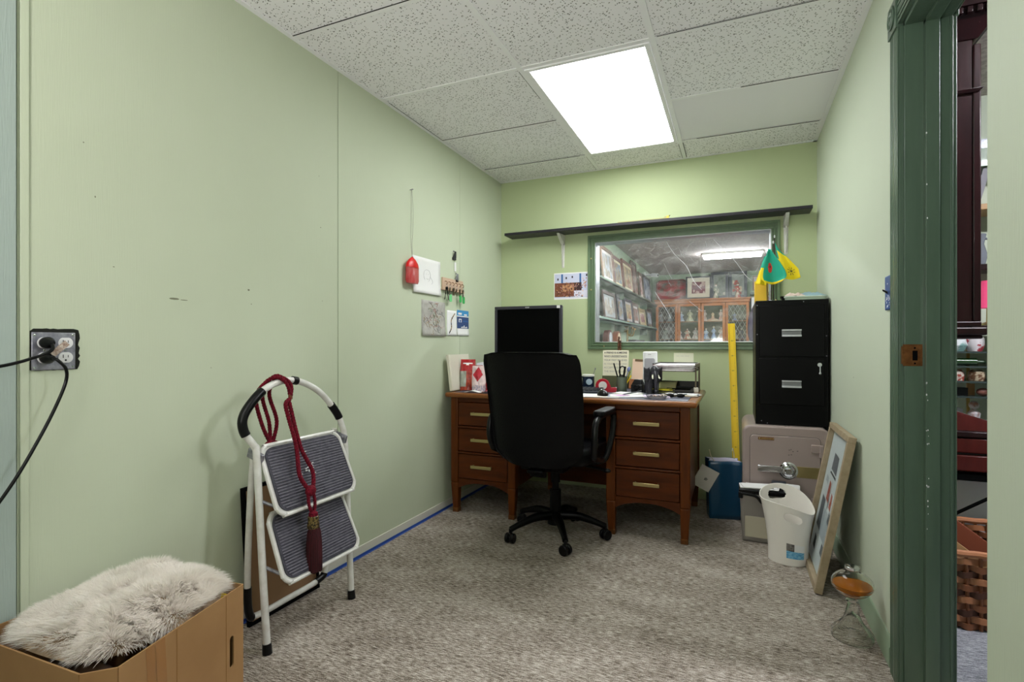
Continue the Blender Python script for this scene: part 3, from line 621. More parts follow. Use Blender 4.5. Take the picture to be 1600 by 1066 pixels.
def f1(u, v):   # front flag hangs in a rounded bell, gathered at the top
    wd = .012+.105*math.sin(min(v*1.05, 1)*PI/2)**1.3*(1 if v < .8 else 1-(v-.8)**2*9); x = (u-.45)*wd*1.25+.012*v
    return (x-.01, -.022-.018*math.sin(u*7+1)*(v**.6)-.01, .308-.19*v-.016*math.sin(u*PI)*v)
flag('table_flag', 'small green and yellow flag with a red lily, hanging in front on the filing cabinet', .190, 3.42, f1, 30, 30, c1, .012, .345)
def c2(u, v):
    if v > .60:
        du, dv = (u-.62)*.13, (v-.76)*.22; r_ = math.hypot(du, dv); a = math.atan2(dv, du)
        if r_ < .006 or (r_ < .026 and abs(math.sin(a*4.0)) > .93): return 2
    return 0 if (v < .27 or (u < .10 and v < .5)) else 1
def f2(u, v):
    wd = .012+.085*min(v*1.4, 1)**.8; x = .002+u*wd*1.05+.038*v
    return (x, .012-.016*math.sin(u*6)*v-.012, .378-.235*v-.03*u*(1-v)*2-.012*math.sin(u*PI)*v)
flag('table_flag', 'small flag mostly yellow with a black stem, right of the lily flag', .205, 3.455, f2, 56, 64, c2, .006, .385)
def c3(u, v): return 1 if v > .5 else 0
def f3(u, v):
    wd = .012+.05*v; return (-.004-u*wd, .010*math.sin(u*8)*v, .268-.165*v+.01*u)
flag('table_flag', 'small flag drooping behind with its yellow tail showing at the left, on the filing cabinet', .172, 3.45, f3, 20, 20, c3, -.004, .29)
mb = MB(T(.135, 3.50, CT, rz=.08)); mb.box(-.03, .045, 0, .02, 0, .135); tag(mb.build('yellow_box', M['yellow_card'], bevel=.002), 'upright yellow cardboard box behind the flag sticks on the filing cabinet', 'box')
r = thing('paper_tray', 'pale green tray holding white papers on top of the filing cabinet', 'tray', (.355, 3.42, CT))
mb = MB(); mb.prism(rrect(.20, .26, .02), 0, .004); mb.tube([(x, y, .016) for x, y in rrect(.205, .265, .02)], .004, 8, closed=True); mb.M = T(0, 0, 0)
for k, (x, y) in enumerate(rrect(.20, .26, .02)): pass
mb.grid(lambda u, v: (lambda p: (p[0]*(1+.03*v), p[1]*(1+.03*v), .001+.016*v))(rrect(.2, .26, .02)[int(round(u*23))]), 23, 2)
mb.build('tray_body', mat('pale_green_plastic', '#b5c5b4', .35), r)
for k in range(3):
    mb = MB(T(-.004*k, -.006*k, .006+.0045*k, rz=.05-.05*k)); mb.box(-.09, .09, -.12, .12, 0, .004); tag(mb.build('paper_stack', M['paper'], flat=True), ['lowest folded white papers in the tray on the filing cabinet', 'middle layer of papers in the tray on the filing cabinet', 'top white papers in the tray on the filing cabinet'][k], 'paper', 'papers in the tray on the cabinet').location = (.355, 3.42, CT)
def cloth(name, label, loc, sx, sy, hgt, m, seed, cat='cloth', group=None):
    mb = MB(); o = Vector((seed*7.3, 0, 0))
    def fn(u, v):
        x, y = (u-.5)*2, (v-.5)*2; e = max(0, 1-max(abs(x), abs(y))**3); n_ = noise.noise(Vector((x*1.6, y*1.6, seed)))
        n2 = noise.noise(Vector((x*3.6, y*3.6, seed+5))); return (x*sx*(1+.12*n2), y*sy*(1+.12*n_), .002+hgt*e*(.55+.6*abs(n_)+.35*n2)*.9)
    mb.grid(fn, 26, 26); o_ = mb.build(name, m, ang=80, solid=.0012); o_.location = loc; return tag(o_, label, cat, group)
M['cloth_blue'] = mat('pale_blue_cloth', '#8ea9b4', .8); M['cloth_pink'] = mat('pinkish_grey_cloth', '#c9b5aa', .85)
cloth('blue_cloth', 'pale blue cloth crumpled on the tray on the filing cabinet', (.39, 3.42, CT+.021), .075, .06, .035, M['cloth_blue'], 2)
cloth('pink_cloth', 'pinkish grey scrap of cloth left of the blue cloth on the filing cabinet', (.305, 3.37, CT+.021), .05, .04, .03, M['cloth_pink'], 4)
mb = MB(T(.268, 3.33, CT, rz=.2)); mb.box(-.035, .035, -.008, .008, .012, .024); mb.tube(spline([(-.03, -.008, .014), (-.035, -.014, .006), (-.02, -.016, .003), (-.02, -.014, .002)], 4), .0022, 8); mb.cyl((0, -.01, .018), (.04, -.028, .022), .003, n=8); mb.box(-.03, .03, -.007, .007, 0, .012)
tag(mb.build('bulldog_clip', M['black_metal'], bevel=.001), 'black metal clip at the front left of the tray on the filing cabinet', 'clip')

# ================================================================ YARDSTICK, BAG, STORAGE BIN, WASTE BIN, LEANING FRAME, LAMP
ys_ = thing('yellow_rule', 'tall yellow measuring rule leaning on the wall between desk and filing cabinet', 'ruler', (0, 0, 0))
a, b = Vector((.012, 3.655, .0)), Vector((-.028, 3.806, 1.208)); zax = (b-a).normalized(); xax = Vector((1, 0, 0)); xax = (xax-zax*xax.dot(zax)).normalized(); yax = zax.cross(xax)
RM = Matrix((( xax.x, yax.x, zax.x, a.x), (xax.y, yax.y, zax.y, a.y), (xax.z, yax.z, zax.z, a.z), (0, 0, 0, 1)))
mb = MB(RM); Lr = (b-a).length; mb.box(-.022, .022, -.003, .003, 0, Lr); mb.box(-.022, -.016, -.009, -.003, 0, Lr); mb.box(.018, .022, -.0045, -.003, 0, Lr); mb.build('rule_blade', M['yellow'], ys_, bevel=.001)
mb = MB(RM)
for k in range(1, 120):
    z = k*.01; l = .008 if k % 10 == 0 else (.006 if k % 5 == 0 else .0042); mb.box(.018-l-.002, .017, -.0034, -.0029, z-.0009, z+.0009)
for k in range(1, 12): mb.box(.0, .003, -.0034, -.0029, k*.1-.004, k*.1+.004); mb.box(-.005, -.0035, -.0034, -.0029, k*.1-.004, k*.1+.004)
mb.build('rule_markings', M['ink'], ys_)
bg = thing('gift_bag', 'glossy teal blue paper gift bag on the floor beside the desk', 'bag', (-.072, 3.485, 0), math.radians(12))
M['teal'] = mat('teal_glossy_paper', '#0a4160', .28, coat=.4); M['bag_in'] = mat('lavender_bag_lining', '#cfcbdc', .7)
def bag_mb(inset, z0, z1):
    mb = MB(); w2, d2 = .088-inset, .05-inset
    def fn(u, v):
        pts = [(-w2, -d2), (w2, -d2), (w2, 0), (w2, d2), (-w2, d2), (-w2, 0), (-w2, -d2)]; cum = [0, .3, .4, .5, .8, .9, 1.0]
        i = max(k for k in range(6) if u >= cum[k]-1e-9); t = (u-cum[i])/(cum[i+1]-cum[i]); x = pts[i][0]+(pts[i+1][0]-pts[i][0])*t; y = pts[i][1]+(pts[i+1][1]-pts[i][1])*t
        if abs(abs(x)-w2) < .002: x *= 1-.30*max(0, v-.25)*(1-abs(y)/d2)*.8
        x *= 1+.10*v; y *= 1+.15*v; y += .006*math.sin(x*50)*v; return (x, y, z0+(z1-z0)*v)
    mb.grid(fn, 40, 14); return mb
mb = bag_mb(0, .002, .355); mb.box(-.088, .088, -.05, .05, .001, .003); mb.build('bag_body', M['teal'], bg, solid=.0008, ang=25)
bag_mb(.002, .01, .354).build('bag_lining', M['bag_in'], bg, solid=.0005, ang=30)
for s in (-1, 1):
    mb = MB(); mb.tube(spline([(-.06*1, s*.056, .352), (-.082, s*.062, .385), (-.09, s*.05, .42), (-.085, s*.03, .41)] if s < 0 else [(.07, s*.03, .352), (.066, s*.02, .395), (.055, s*.0, .425), (.05, -.01, .41)], 6), .0022, 8); mb.build('handle', mat('cream_cord', '#d8cfae', .8) if s < 0 else M['paper_cream'], bg)
mb = MB(T(-.115, -.075, .255, rz=-.15, rx=.10) @ Matrix.Rotation(math.radians(27), 4, 'Y')); mb.box(-.055, .055, 0, .002, -.075, .065); tg = mb.build('gift_tag', mat('silver_card', '#c4bfb8', .5), bg)
mb = MB(T(-.115, -.0765, .255, rz=-.15, rx=.10) @ Matrix.Rotation(math.radians(27), 4, 'Y'))
for k in range(3): mb.cbox((-.002+k*.006, 0, -.01+.004*(k % 2)), (.003, .0006, .016), (0, .3*k, 0)); mb.cbox((.004, 0, -.014+k*.006), (.014, .0006, .0022))
mb.build('tag_print', M['ink'], tg)

st = thing('storage_box', 'grey translucent plastic file box with black rim standing before the safe', 'box', (.165, 3.155, 0))
mb = MB()
mb.hexa([(-.135, -.06, .001), (.14, -.06, .001), (.14, .06, .001), (-.135, .06, .001), (-.145, -.07, .262), (.15, -.07, .262), (.15, .07, .262), (-.145, .07, .262)]); mb.build('box_body', M['clear_bin'], st, bevel=.012, seg=3)
mb = MB(); mb.box(-.150, .155, -.076, .072, .262, .284); mb.box(-.152, -.13, -.080, -.07, .235, .27); mb.tube(spline([(-.14, -.075, .262), (-.07, -.079, .255), (-.04, -.081, .225), (-.01, -.081, .215), (.03, -.079, .213)], 5), .008, 8); mb.build('box_lid', M['black_plastic'], st, bevel=.004)
mb = MB(); mb.box(-.12, .10, -.0675, -.066, .03, .14); mb.build('contents_card', mat('greenish_card_behind_plastic', '#bcb5a0', .6), st)
for k, (x, y, rz, m, lab) in enumerate(((-.06, .0, .05, 'paper', 'lowest white envelope on the grey file box'), (-.035, -.005, -.12, 'paper', 'white letter across the middle of the papers on the grey file box'), (-.05, -.01, .2, 'paper', 'topmost white letter on the grey file box'))):
    mb = MB(); mb.box(-.085, .085, -.05, .05, 0, .003); o = mb.build('letter', M[m], flat=True); o.location = (.165+x, 3.155+y, .2845+k*.004); o.rotation_euler = (0, 0, rz); tag(o, lab, 'paper', 'letters on the file box')
mb = MB(T(.275, 3.14, .285, rz=-.1)); mb.prism(rrect(.075, .12, .012), 0, .022); tag(mb.build('white_case', M['white_plastic'], bevel=.004), 'white plastic case at the right end of the grey file box', 'case')
mb = MB(T(.215, 3.19, .285, rz=-.1)); mb.prism(rrect(.07, .07, .006), 0, .03); tag(mb.build('dark_case', mat('dark_slate_case', '#2d3440', .4), bevel=.003), 'small dark slate case behind the letters on the file box', 'case')

wb = thing('waste_bin', 'white plastic oval waste bin with two handle holes and a swooping rim', 'bin', (.236, 2.90, 0), math.radians(-12))
def bin_pt(u, v, off=0.0):
    a = 2*PI*u; rim = .302+.042*math.cos(a-2.35)-.018*math.cos(2*(a-.1)); z = rim*v
    t = z/.32; rx = .086+.044*t**2.0; ry = .070+.016*t**1.8
    pinch = 1-.10*math.exp(-((a-4.1)/.28)**2)*min(1, t*1.2)*.6
    return ((rx-off)*math.cos(a)*pinch, (ry-off)*math.sin(a)*pinch, max(z, .001+off))
def hole(u, v):
    for ua, va in ((.335, .86), (.80, .82)):
        du = abs(u-ua)/.058; dv = abs(v-va)/.072
        if du**2.6+dv**2.6 < 1: return True
    return False
mb = MB(); mb.grid(lambda u, v: bin_pt(u, v), 200, 110, skip=hole)
mb.add([bin_pt(k/40, 0.004) for k in range(40)], [tuple(range(39, -1, -1))]); mb.build('bin_body', M['bin_white'], wb, solid=.003, ang=70)
mb = MB(); mb.grid(lambda u, v: tuple(Vector(bin_pt(.755+.15*u, .13+.25*v, -.0025))), 10, 4, m=lambda u, v: 1 if v < .45 else (0 if u < .45 else 2)); mb.build('bin_label', [mat('label_grey_photo', '#85807a', .5, col2='#3e3a38', scale=(90, 90, 90)), mat('label_blue', '#3c8fc4', .4, col2='#8cc5e0', scale=(80, 80, 200)), M['paper']], wb, flat=True)

# framed print leaning on the right wall
pfb = thing('framed_print', 'pale wood framed print leaning against the right wall beside the white bin', 'picture', (0, 0, 0))
p0, p1, p2, p3 = Vector((.336, 2.545, 0)), Vector((.336, 3.02, 0)), Vector((.4615, 3.02, .672)), Vector((.4615, 2.545, .672))
ex = (p1-p0).normalized(); ez = (p3-p0).normalized(); ey = ez.cross(ex); FW, FH = (p1-p0).length, (p3-p0).length     # ey points into the room
if ey.x > 0: ey = -ey
FM = Matrix(((ex.x, ez.x, ey.x, p0.x), (ex.y, ez.y, ey.y, p0.y), (ex.z, ez.z, ey.z, p0.z+.003), (0, 0, 0, 1)))
mb = MB(FM); fw = .026; mb.box(0, FW, 0, fw, -.0, .03); mb.box(0, FW, FH-fw, FH, 0, .03); mb.box(0, fw, fw, FH-fw, 0, .03); mb.box(FW-fw, FW, fw, FH-fw, 0, .03)
mb.build('picture_frame', wood_mat('limed_wood', '#ab9a82', '#98876e', (30, 30, 30), .5, 0), pfb, bevel=.0015)
mb = MB(FM); mb.box(fw, FW-fw, fw, FH-fw, .002, .006); mb.build('mat_board', mat('white_mat', '#dfe2e8', .6), pfb, flat=True)
mb = MB(FM); cols = [mat('print_red', '#b2594a', .6), mat('print_grey', '#6d6f78', .6), mat('print_pale', '#b9bfc9', .6), mat('print_dark', '#3c3d44', .6)]
for (x0, x1, z0, z1, m) in ((.20, .33, .47, .56, 1), (.19, .34, .45, .47, 3), (.12, .30, .16, .30, 2), (.25, .31, .33, .43, 0), (.17, .22, .31, .39, 0), (.14, .19, .25, .31, 1), (.1, .2, .1, .16, 1), (.30, .40, .18, .34, 1), (.32, .38, .08, .15, 3), (.235, .25, .3, .44, 3), (.33, .4, .4, .44, 2)):
    mb.add([(x0, z0, .0066), (x1, z0+.01, .0066), (x1-.01, z1, .0066), (x0+.008, z1-.008, .0066)], [(0,1,2,3)], m)
mb.build('print_image', cols, pfb, flat=True)
mb = MB(FM); mb.box(fw, FW-fw, fw, FH-fw, .010, .0115); mb.build('picture_glass', M['glass_thin'], pfb, flat=True)
mb = MB(FM); mb.cyl((.02, FH-.17, -.001), (.02, FH-.17, -.006), .005, n=10); mb.cyl((FW-.02, FH-.17, -.001), (FW-.02, FH-.17, -.006), .005, n=10); mb.build('hanging_ring', M['chrome'], pfb)

# oil lamp
M['lamp_glass'] = mat('clear_lamp_glass', '#f2f4f0', .04, trans=1.0, ior=1.22)
M['lamp_oil'] = mat('amber_oil', '#e08a2c', .05, trans=.6, ior=1.2)
lp = thing('oil_lamp', 'clear glass oil lamp with amber oil and flared foot, on the carpet by the skirting', 'lamp', (.388, 2.225, 0))
prof = [(.066, 0), (.067, .010), (.065, .022), (.058, .032), (.045, .046), (.030, .066), (.021, .092), (.0165, .118), (.015, .128), (.022, .134), (.014, .142), (.022, .148), (.044, .160), (.062, .180), (.0665, .196), (.062, .213), (.046, .230), (.026, .240), (.020, .245), (.021, .256), (.024, .259)]
inner = [(.021, .259), (.0175, .247), (.024, .2365), (.044, .2265), (.058, .211), (.0625, .196), (.058, .182), (.041, .1645), (.018, .153), (0, .151)]
def fine(pr): return [(p.x, p.z) for p in spline([(a, 0, b) for a, b in pr], 3)]
mb = MB(); n = 72; vs_ = []; fs = []
pf_ = fine(prof)+fine(inner)
for r, z in pf_:
    for k in range(n):
        a = 2*PI*k/n; rib = 1+(.022*math.cos(a*24) if .02 < z < .12 and r > .012 else 0); vs_.append((r*rib*math.cos(a), r*rib*math.sin(a), z+.001))
for i in range(len(pf_)-1):
    for k in range(n): fs.append((i*n+k, i*n+(k+1) % n, (i+1)*n+(k+1) % n, (i+1)*n+k))
ii = len(pf_)
# hollow foot
for r, z in fine([(.061, 0.0), (.060, .014), (.050, .030), (.034, .050), (.020, .078), (0.001, .098)]):
    for k in range(n): a = 2*PI*k/n; vs_.append((r*math.cos(a), r*math.sin(a), z+.001))
m2 = len(vs_)//n
for i in range(ii, m2-1):
    for k in range(n): fs.append((i*n+(k+1) % n, i*n+k, (i+1)*n+k, (i+1)*n+(k+1) % n))
for k in range(n): fs.append((k, ii*n+k, ii*n+(k+1) % n, (k+1) % n))
mb.add(vs_, fs); mb.build('lamp_body', M['lamp_glass'], lp, ang=80)
mb = MB(); mb.lathe([(0, .1505), (.0190, .1532), (.0418, .1648), (.0588, .1822), (.0628, .1935), (.0628, .194), (0, .194)], (0, 0, .001), 48); mb.build('lamp_oil', M['lamp_oil'], lp, ang=50)
mb = MB(); mb.lathe([(.0215, .2455), (.0235, .248), (.0235, .257), (.0215, .258)], (0, 0, .002), 40); mb.build('lamp_collar', M['chrome'], lp)
# ================================================================ STEP LADDER
ld = thing('step_ladder', 'white two step folding ladder leaning folded against the left wall, red cords over its hoop', 'ladder', (0, 0, 0))
YN, YFa = 1.335, 1.785            # near and far rail
def lx(z): return -1.482-.115*z
mb = MB()
path = [(lx(0)-.0, YN-.018, .012), (lx(.3), YN-.008, .30), (lx(.66), YN+.005, .66), (lx(.70)-.004, YN+.004, .70), (lx(.75)-.014, YN-.028, .76), (lx(.80)-.012, YN-.022, .82), (lx(.87), YN+.05, .895), (lx(.92), YN+.15, .925), (lx(.92), YN+.24, .915),
        (lx(.90), YN+.34, .865), (lx(.83), YFa-.025, .775), (lx(.77), YFa+.005, .71), (lx(.71), YFa+.012, .66), (lx(.58), YFa+.004, .56), (lx(.3), YFa-.018, .30), (lx(0), YFa-.04, .012)]
pts = spline(path, 8); mb.tube(pts, .0125, 14); mb.build('front_rails', M['white_metal'], ld)
mb = MB(); mb.tube(pts[8*3+6:8*6+1], .0165, 14); mb.build('hand_grip', M['black_plastic'], ld)
mb = MB(); mb.tube(pts[8*9+5:8*10+4], .0165, 14); mb.build('hand_grip', M['black_plastic'], ld)
mb = MB(); mb.tube(pts[8*7+4:8*8-1], .0165, 14); mb.build('hoop_clip', M['black_plastic'], ld)
for y in (YN-.018, YFa-.04):
    mb = MB(); mb.cyl((lx(0)+.001, y, 0), (lx(0)-.003, y+.001, .034), .0165, .015); mb.build('foot_cap', M['black_plastic'], ld)
mb = MB(); rp = spline([(-1.60, YN+.03, .70), (-1.625, YN+.035, .50), (-1.645, YN+.04, .22), (-1.65, YN+.05, .075), (-1.652, YN+.09, .048), (-1.652, 1.58, .046), (-1.652, YFa-.05, .05), (-1.65, YFa-.01, .085), (-1.645, YFa-.008, .22), (-1.625, YFa-.006, .50), (-1.60, YFa-.012, .70)], 8)
mb.tube(rp, .0115, 14); mb.build('rear_frame', M['white_metal'], ld)
for (a, b) in ((26, 42), (47, 60)):
    mb = MB(); mb.tube(rp[a-8 if a < 40 else a:a+4 if a < 40 else a+8], .0145, 12); mb.build('rubber_sleeve', M['black_plastic'], ld)
for y in (YN+.02, YFa+.0):
    mb = MB(); mb.cbox((-1.58, y, .665), (.075, .012, .035), (0, .3, 0)); mb.cyl((-1.56, y-.012, .665), (-1.56, y+.012, .665), .008, n=10); mb.build('hinge_bracket', M['steel'], ld, bevel=.003)
def step(x0, z0, x1, z1, y0, y1, y2, y3):
    # plate tipped nearly upright: upper edge (x0, z0) spans y0..y1, lower edge (x1, z1) spans y2..y3
    A, B, D, E_ = Vector((x1, y2, z1)), Vector((x1, y3, z1-.0)), Vector((x0, y1, z0)), Vector((x0, y0, z0))
    def P(u, v, o):
        lo = A.lerp(B, u); hi = E_.lerp(D, u); p = lo.lerp(hi, v); n_ = (B-A).cross(E_-A).normalized(); n_ = n_ if n_.x > 0 else -n_; return p+n_*o
    poly = [(x/.42+.5, y/.27+.5) for x, y in rrect(.42, .27, .045, 7)]
    def plate(scale, o0, o1, mm, name, par, bev=0):
        mb = MB(); q = [(.5+(x-.5)*scale[0], .5+(y-.5)*scale[1]) for x, y in poly]; n = len(q)
        mb.add([P(x, y, o0) for x, y in q]+[P(x, y, o1) for x, y in q], [tuple(range(n)), tuple(range(2*n-1, n-1, -1))]+[(i, n+i, n+(i+1) % n, (i+1) % n) for i in range(n)]); return mb.build(name, mm, par, bevel=bev)
    mb = MB(); q = poly; n = len(q); rim = spline([P(x, y, .0) for x, y in q], 2, closed=True); mb.tube(rim, .0078, 10, closed=True)
    mb.add([P(x, y, -.006) for x, y in q]+[P(x, y, .002) for x, y in q], [tuple(range(n)), tuple(range(2*n-1, n-1, -1))]+[(i, n+i, n+(i+1) % n, (i+1) % n) for i in range(n)])
    stp = mb.build('step', M['white_metal'], ld)
    plate((.945, .925), .002, .007, M['tread'], 'tread_mat', stp)
    mb = MB(); N = 21
    for k in range(N):
        v = .09+.82*k/(N-1); ins = .045+(.06*(1-min(v-.05, .95-v)/.1) if min(v-.05, .95-v) < .1 else 0)
        a, b = P(ins, v, .0075), P(1-ins, v, .0075); d = (E_-A).normalized()*.0027; n_ = (B-A).cross(E_-A).normalized(); n_ = n_ if n_.x > 0 else -n_; e = n_*.0024
        mb.hexa([a-d-e, b-d-e, b+d-e, a+d-e, a-d*.6+e, b-d*.6+e, b+d*.6+e, a+d*.6+e])
    mb.build('tread_ribs', M['tread_rib'], stp, flat=True)
    for y, s in ((y0, -1), (y1, 1)):
        mb = MB(); z = z1+.06; mb.cyl((lx(z), (YN if s < 0 else YFa), z), (x1-.02, (y2+.01 if s < 0 else y3-.01), z1+.03), .006, n=8); mb.build('step_link', M['steel'], ld)
M['tread'] = mat('dark_slate_rubber', '#2f2e37', .7, col2='#4a4852', scale=(40, 40, 40)); M['tread_rib'] = mat('slate_rubber_rib', '#5d5a66', .6, col2='#77747e', scale=(60, 60, 60))
step(-1.572, .695, -1.478, .455, YN+.025, YFa-.03, YN+.028, YFa-.012)
step(-1.535, .455, -1.440, .225, YN+.025, YFa-.055, YN+.020, YFa-.035)
mb = MB(); rng = random.Random(9)
for k in range(26):
    z = .585+rng.gauss(0, .018); y = YN+.215+rng.gauss(0, .020); x = -1.572+(.705-z)/.25*.094+.0105; mb.cbox((x, y, z), (.0012, .010, .0022), (0, -.36, rng.uniform(-.1, .1)))
mb.build('paint_spatter', M['paper'], ld)
# board behind the ladder
bd_ = thing('framed_board', 'brown backed picture in a thin black frame tucked behind the folded ladder', 'picture', (-1.684, 1.60, .0), 0, rot=(0, math.radians(-4), 0))
mb = MB(); mb.box(-.008, .008, -.19, -.176, 0, .52); mb.box(-.008, .008, .156, .17, 0, .52); mb.box(-.008, .008, -.176, .156, 0, .014); mb.box(-.008, .008, -.176, .156, .506, .52); mb.build('picture_frame', M['black_matte'], bd_, bevel=.001)
mb = MB(); mb.box(-.004, .004, -.176, .156, .014, .506); mb.build('backing_board', mat('brown_backing_board', '#8f6f52', .85), bd_, flat=True)

# red curtain tie-backs
def braid(name, par, paths, r):
    mb = MB()
    for p in paths: rope(mb, resample(spline(p, 6), .0035), r, twist=95, n=6)
    return mb.build(name, M['rope'], par)
HX = lx(.90)
tb = thing('curtain_tieback', 'crimson rope tie-back draped over the ladder hoop with loops hanging behind', 'tie-back', (0, 0, 0), group='crimson rope tie-backs')
off = .017
braid('rope_loops', tb, [
  [(HX-.03, YN+.115, 0.690), (HX-.035, YN+.080, 0.770), (HX-.035, YN+.055, 0.870), (HX-.022, YN+.085, 0.922), (HX, YN+.11, 0.942), (HX+.018, YN+.135, 0.928), (HX+.025, YN+.15, .90), (HX+.026, YN+.155, 0.875)],
  [(HX-.03, YN+.125, 0.690), (HX-.035, YN+.150, 0.770), (HX-.035, YN+.115, 0.870), (HX-.022, YN+.12, 0.922), (HX, YN+.135, 0.940), (HX+.018, YN+.155, 0.925), (HX+.025, YN+.165, 0.900), (HX+.026, YN+.16, 0.870)],
  [(HX-.033, YN+.118, 0.695), (HX-.04, YN+.118, 0.770), (HX-.037, YN+.085, 0.870), (HX-.024, YN+.10, 0.925), (HX-.004, YN+.12, 0.947), (HX+.016, YN+.14, 0.934)]], .0072)
mb = MB(); mb.ball((HX-.03, YN+.12, .690), (.014, .030, .012), 14); mb.build('rope_knot', M['rope'], tb)
mb = MB(); mb.box(HX+.022, HX+.030, YN+.150, YN+.166, .855, .885); mb.build('leather_loop', mat('brown_leather', '#6d3a20', .6), tb, bevel=.002)
tt = thing('curtain_tieback', 'crimson rope tie-back with a long tassel hanging in front of the ladder steps', 'tie-back', (0, 0, 0), group='crimson rope tie-backs')
kx = -1.458; ky = YN+.158
braid('rope_loops', tt, [
  [(HX+.032, YN+.150, .858), (HX+.034, YN+.128, .842), (HX+.040, YN+.132, .80), (HX+.060, YN+.142, .72), (-1.515, YN+.148, .66), (-1.482, YN+.128, .58), (kx, ky-.012, .525)],
  [(HX+.030, YN+.145, .855), (HX+.040, YN+.150, .81), (HX+.060, YN+.155, .73), (-1.515, YN+.172, .66), (-1.482, YN+.192, .58), (kx, ky+.012, .525)]], .0078)
mb = MB(); mb.ball((kx, ky, .518), (.015, .024, .021), 14); kn = mb.build('rope_knot', M['rope'], tt)
braid('rope_drop', tt, [[(kx, ky-.013, .51), (kx+.006, ky-.015, .47), (kx+.01, ky-.003, .435)], [(kx, ky+.013, .51), (kx+.006, ky+.015, .47), (kx+.01, ky+.005, .435)]], .0062)
mb = MB(); mb.lathe([(.006, .445), (.016, .438), (.017, .425)], (kx+.012, ky, 0), 20); mb.build('tassel_cap', M['rope'], tt)
mb = MB(); mb.lathe([(.017, .427), (.0205, .424), (.0195, .405), (.021, .402), (.022, .383), (.020, .380)], (kx+.012, ky, 0), 24); mb.build('gold_band', M['gold_band'], tt)
mb = MB(); n = 44; vs_ = []; fs = []
for i, (r, z) in enumerate([(.018, .383), (.023, .365), (.026, .33), (.0275, .28), (.0275, .225), (.022, .222)]):
    for k in range(n): a = 2*PI*k/n; rr = r*(1+.05*math.cos(k*PI)); vs_.append((kx+.016+rr*math.cos(a), ky+rr*math.sin(a)*1.05, z+(.004*math.sin(k*2.7) if i > 3 else 0)))
for i in range(5):
    for k in range(n): fs.append((i*n+k, (i+1)*n+k, (i+1)*n+(k+1) % n, i*n+(k+1) % n))
fs.append(tuple(5*n+k for k in range(n))); mb.add(vs_, fs); mb.build('tassel_fringe', M['tassel'], tt, ang=80)

# ================================================================ CARDBOARD BOX WITH SHEEPSKIN
cb = thing('cardboard_box', 'open brown cardboard box with a hand slot, on the floor at the left wall', 'box', (0, 0, 0))
poly = [(-1.70, .645), (-1.285, .658), (-1.236, .705), (-1.330, 1.095), (-1.375, 1.090), (-1.70, 1.085)]; BH = .36
slot = (.862, .115, .021, .042)     # along the long side (0..1), z centre offset etc.
mb = MB(); th = .004
def wallseg(p, q, hz=BH, hole_=None):
    p, q = Vector((p[0], p[1], 0)), Vector((q[0], q[1], 0))
    if not hole_: mb.add([p, q, (q.x, q.y, hz), (p.x, p.y, hz)], [(0, 1, 2, 3)]); return
    L = (q-p).length; d = (q-p)/L; c, zc, w_, h_ = hole_; us = sorted([0, c-w_, c+w_, L]); H0 = 12
    def W(u, z): return tuple(p+d*u+Vector((0, 0, z)))
    mb.add([W(0, 0), W(c-w_, 0), W(c-w_, hz), W(0, hz)], [(0,1,2,3)]); mb.add([W(c+w_, 0), W(L, 0), W(L, hz), W(c+w_, hz)], [(0,1,2,3)])
    for s in (-1, 1):
        pts = [(c+w_*math.cos(a), zc+s*(h_-w_)+s*w_*math.sin(a)) for a in [PI*k/H0 for k in range(H0+1)]]; e = 0 if s < 0 else hz
        for k in range(H0): mb.add([W(*pts[k]), W(*pts[k+1]), W(pts[k+1][0], e), W(pts[k][0], e)], [(0,1,2,3) if s > 0 else (3,2,1,0)])
N = len(poly)
for i in range(N): wallseg(poly[i], poly[(i+1) % N], BH, (.353, .19, .0085, .044) if i == 2 else None)
mb.add([(x, y, .004) for x, y in poly], [tuple(range(N))]); cbx = mb.build('box_walls', M['card'], cb, solid=th, flat=True)
mb = MB(); d = Vector((poly[3][0]-poly[2][0], poly[3][1]-poly[2][1], 0)).normalized(); nn = Vector((d.y, -d.x, 0)); 
for (u0, u1) in ((.068, .092), (.094, .122)):
    p = Vector((poly[2][0], poly[2][1], 0))+nn*.0026; mb.add([tuple(p+d*(u0+.02)+Vector((0,0,0))), tuple(p+d*(u1+.02)), tuple(p+d*u1+Vector((0,0,BH-.001))), tuple(p+d*u0+Vector((0,0,BH-.001)))], [(0,1,2,3)])
mb.build('packing_tape', M['tape_clear'], cb, flat=True)
mb = MB(); p = Vector((poly[2][0], poly[2][1], 0))+nn*.0025
mb.cbox(tuple(p+d*.158+Vector((0, 0, BH/2))), (.0006, .002, BH-.004), (0, 0, math.atan2(d.y, d.x)-PI/2)); mb.cbox(tuple(p+d*.33+Vector((0, 0, BH/2))), (.0006, .0014, BH-.004), (0, 0, math.atan2(d.y, d.x)-PI/2)); mb.build('box_crease', mat('cardboard_crease', '#8f6637', .9), cb)
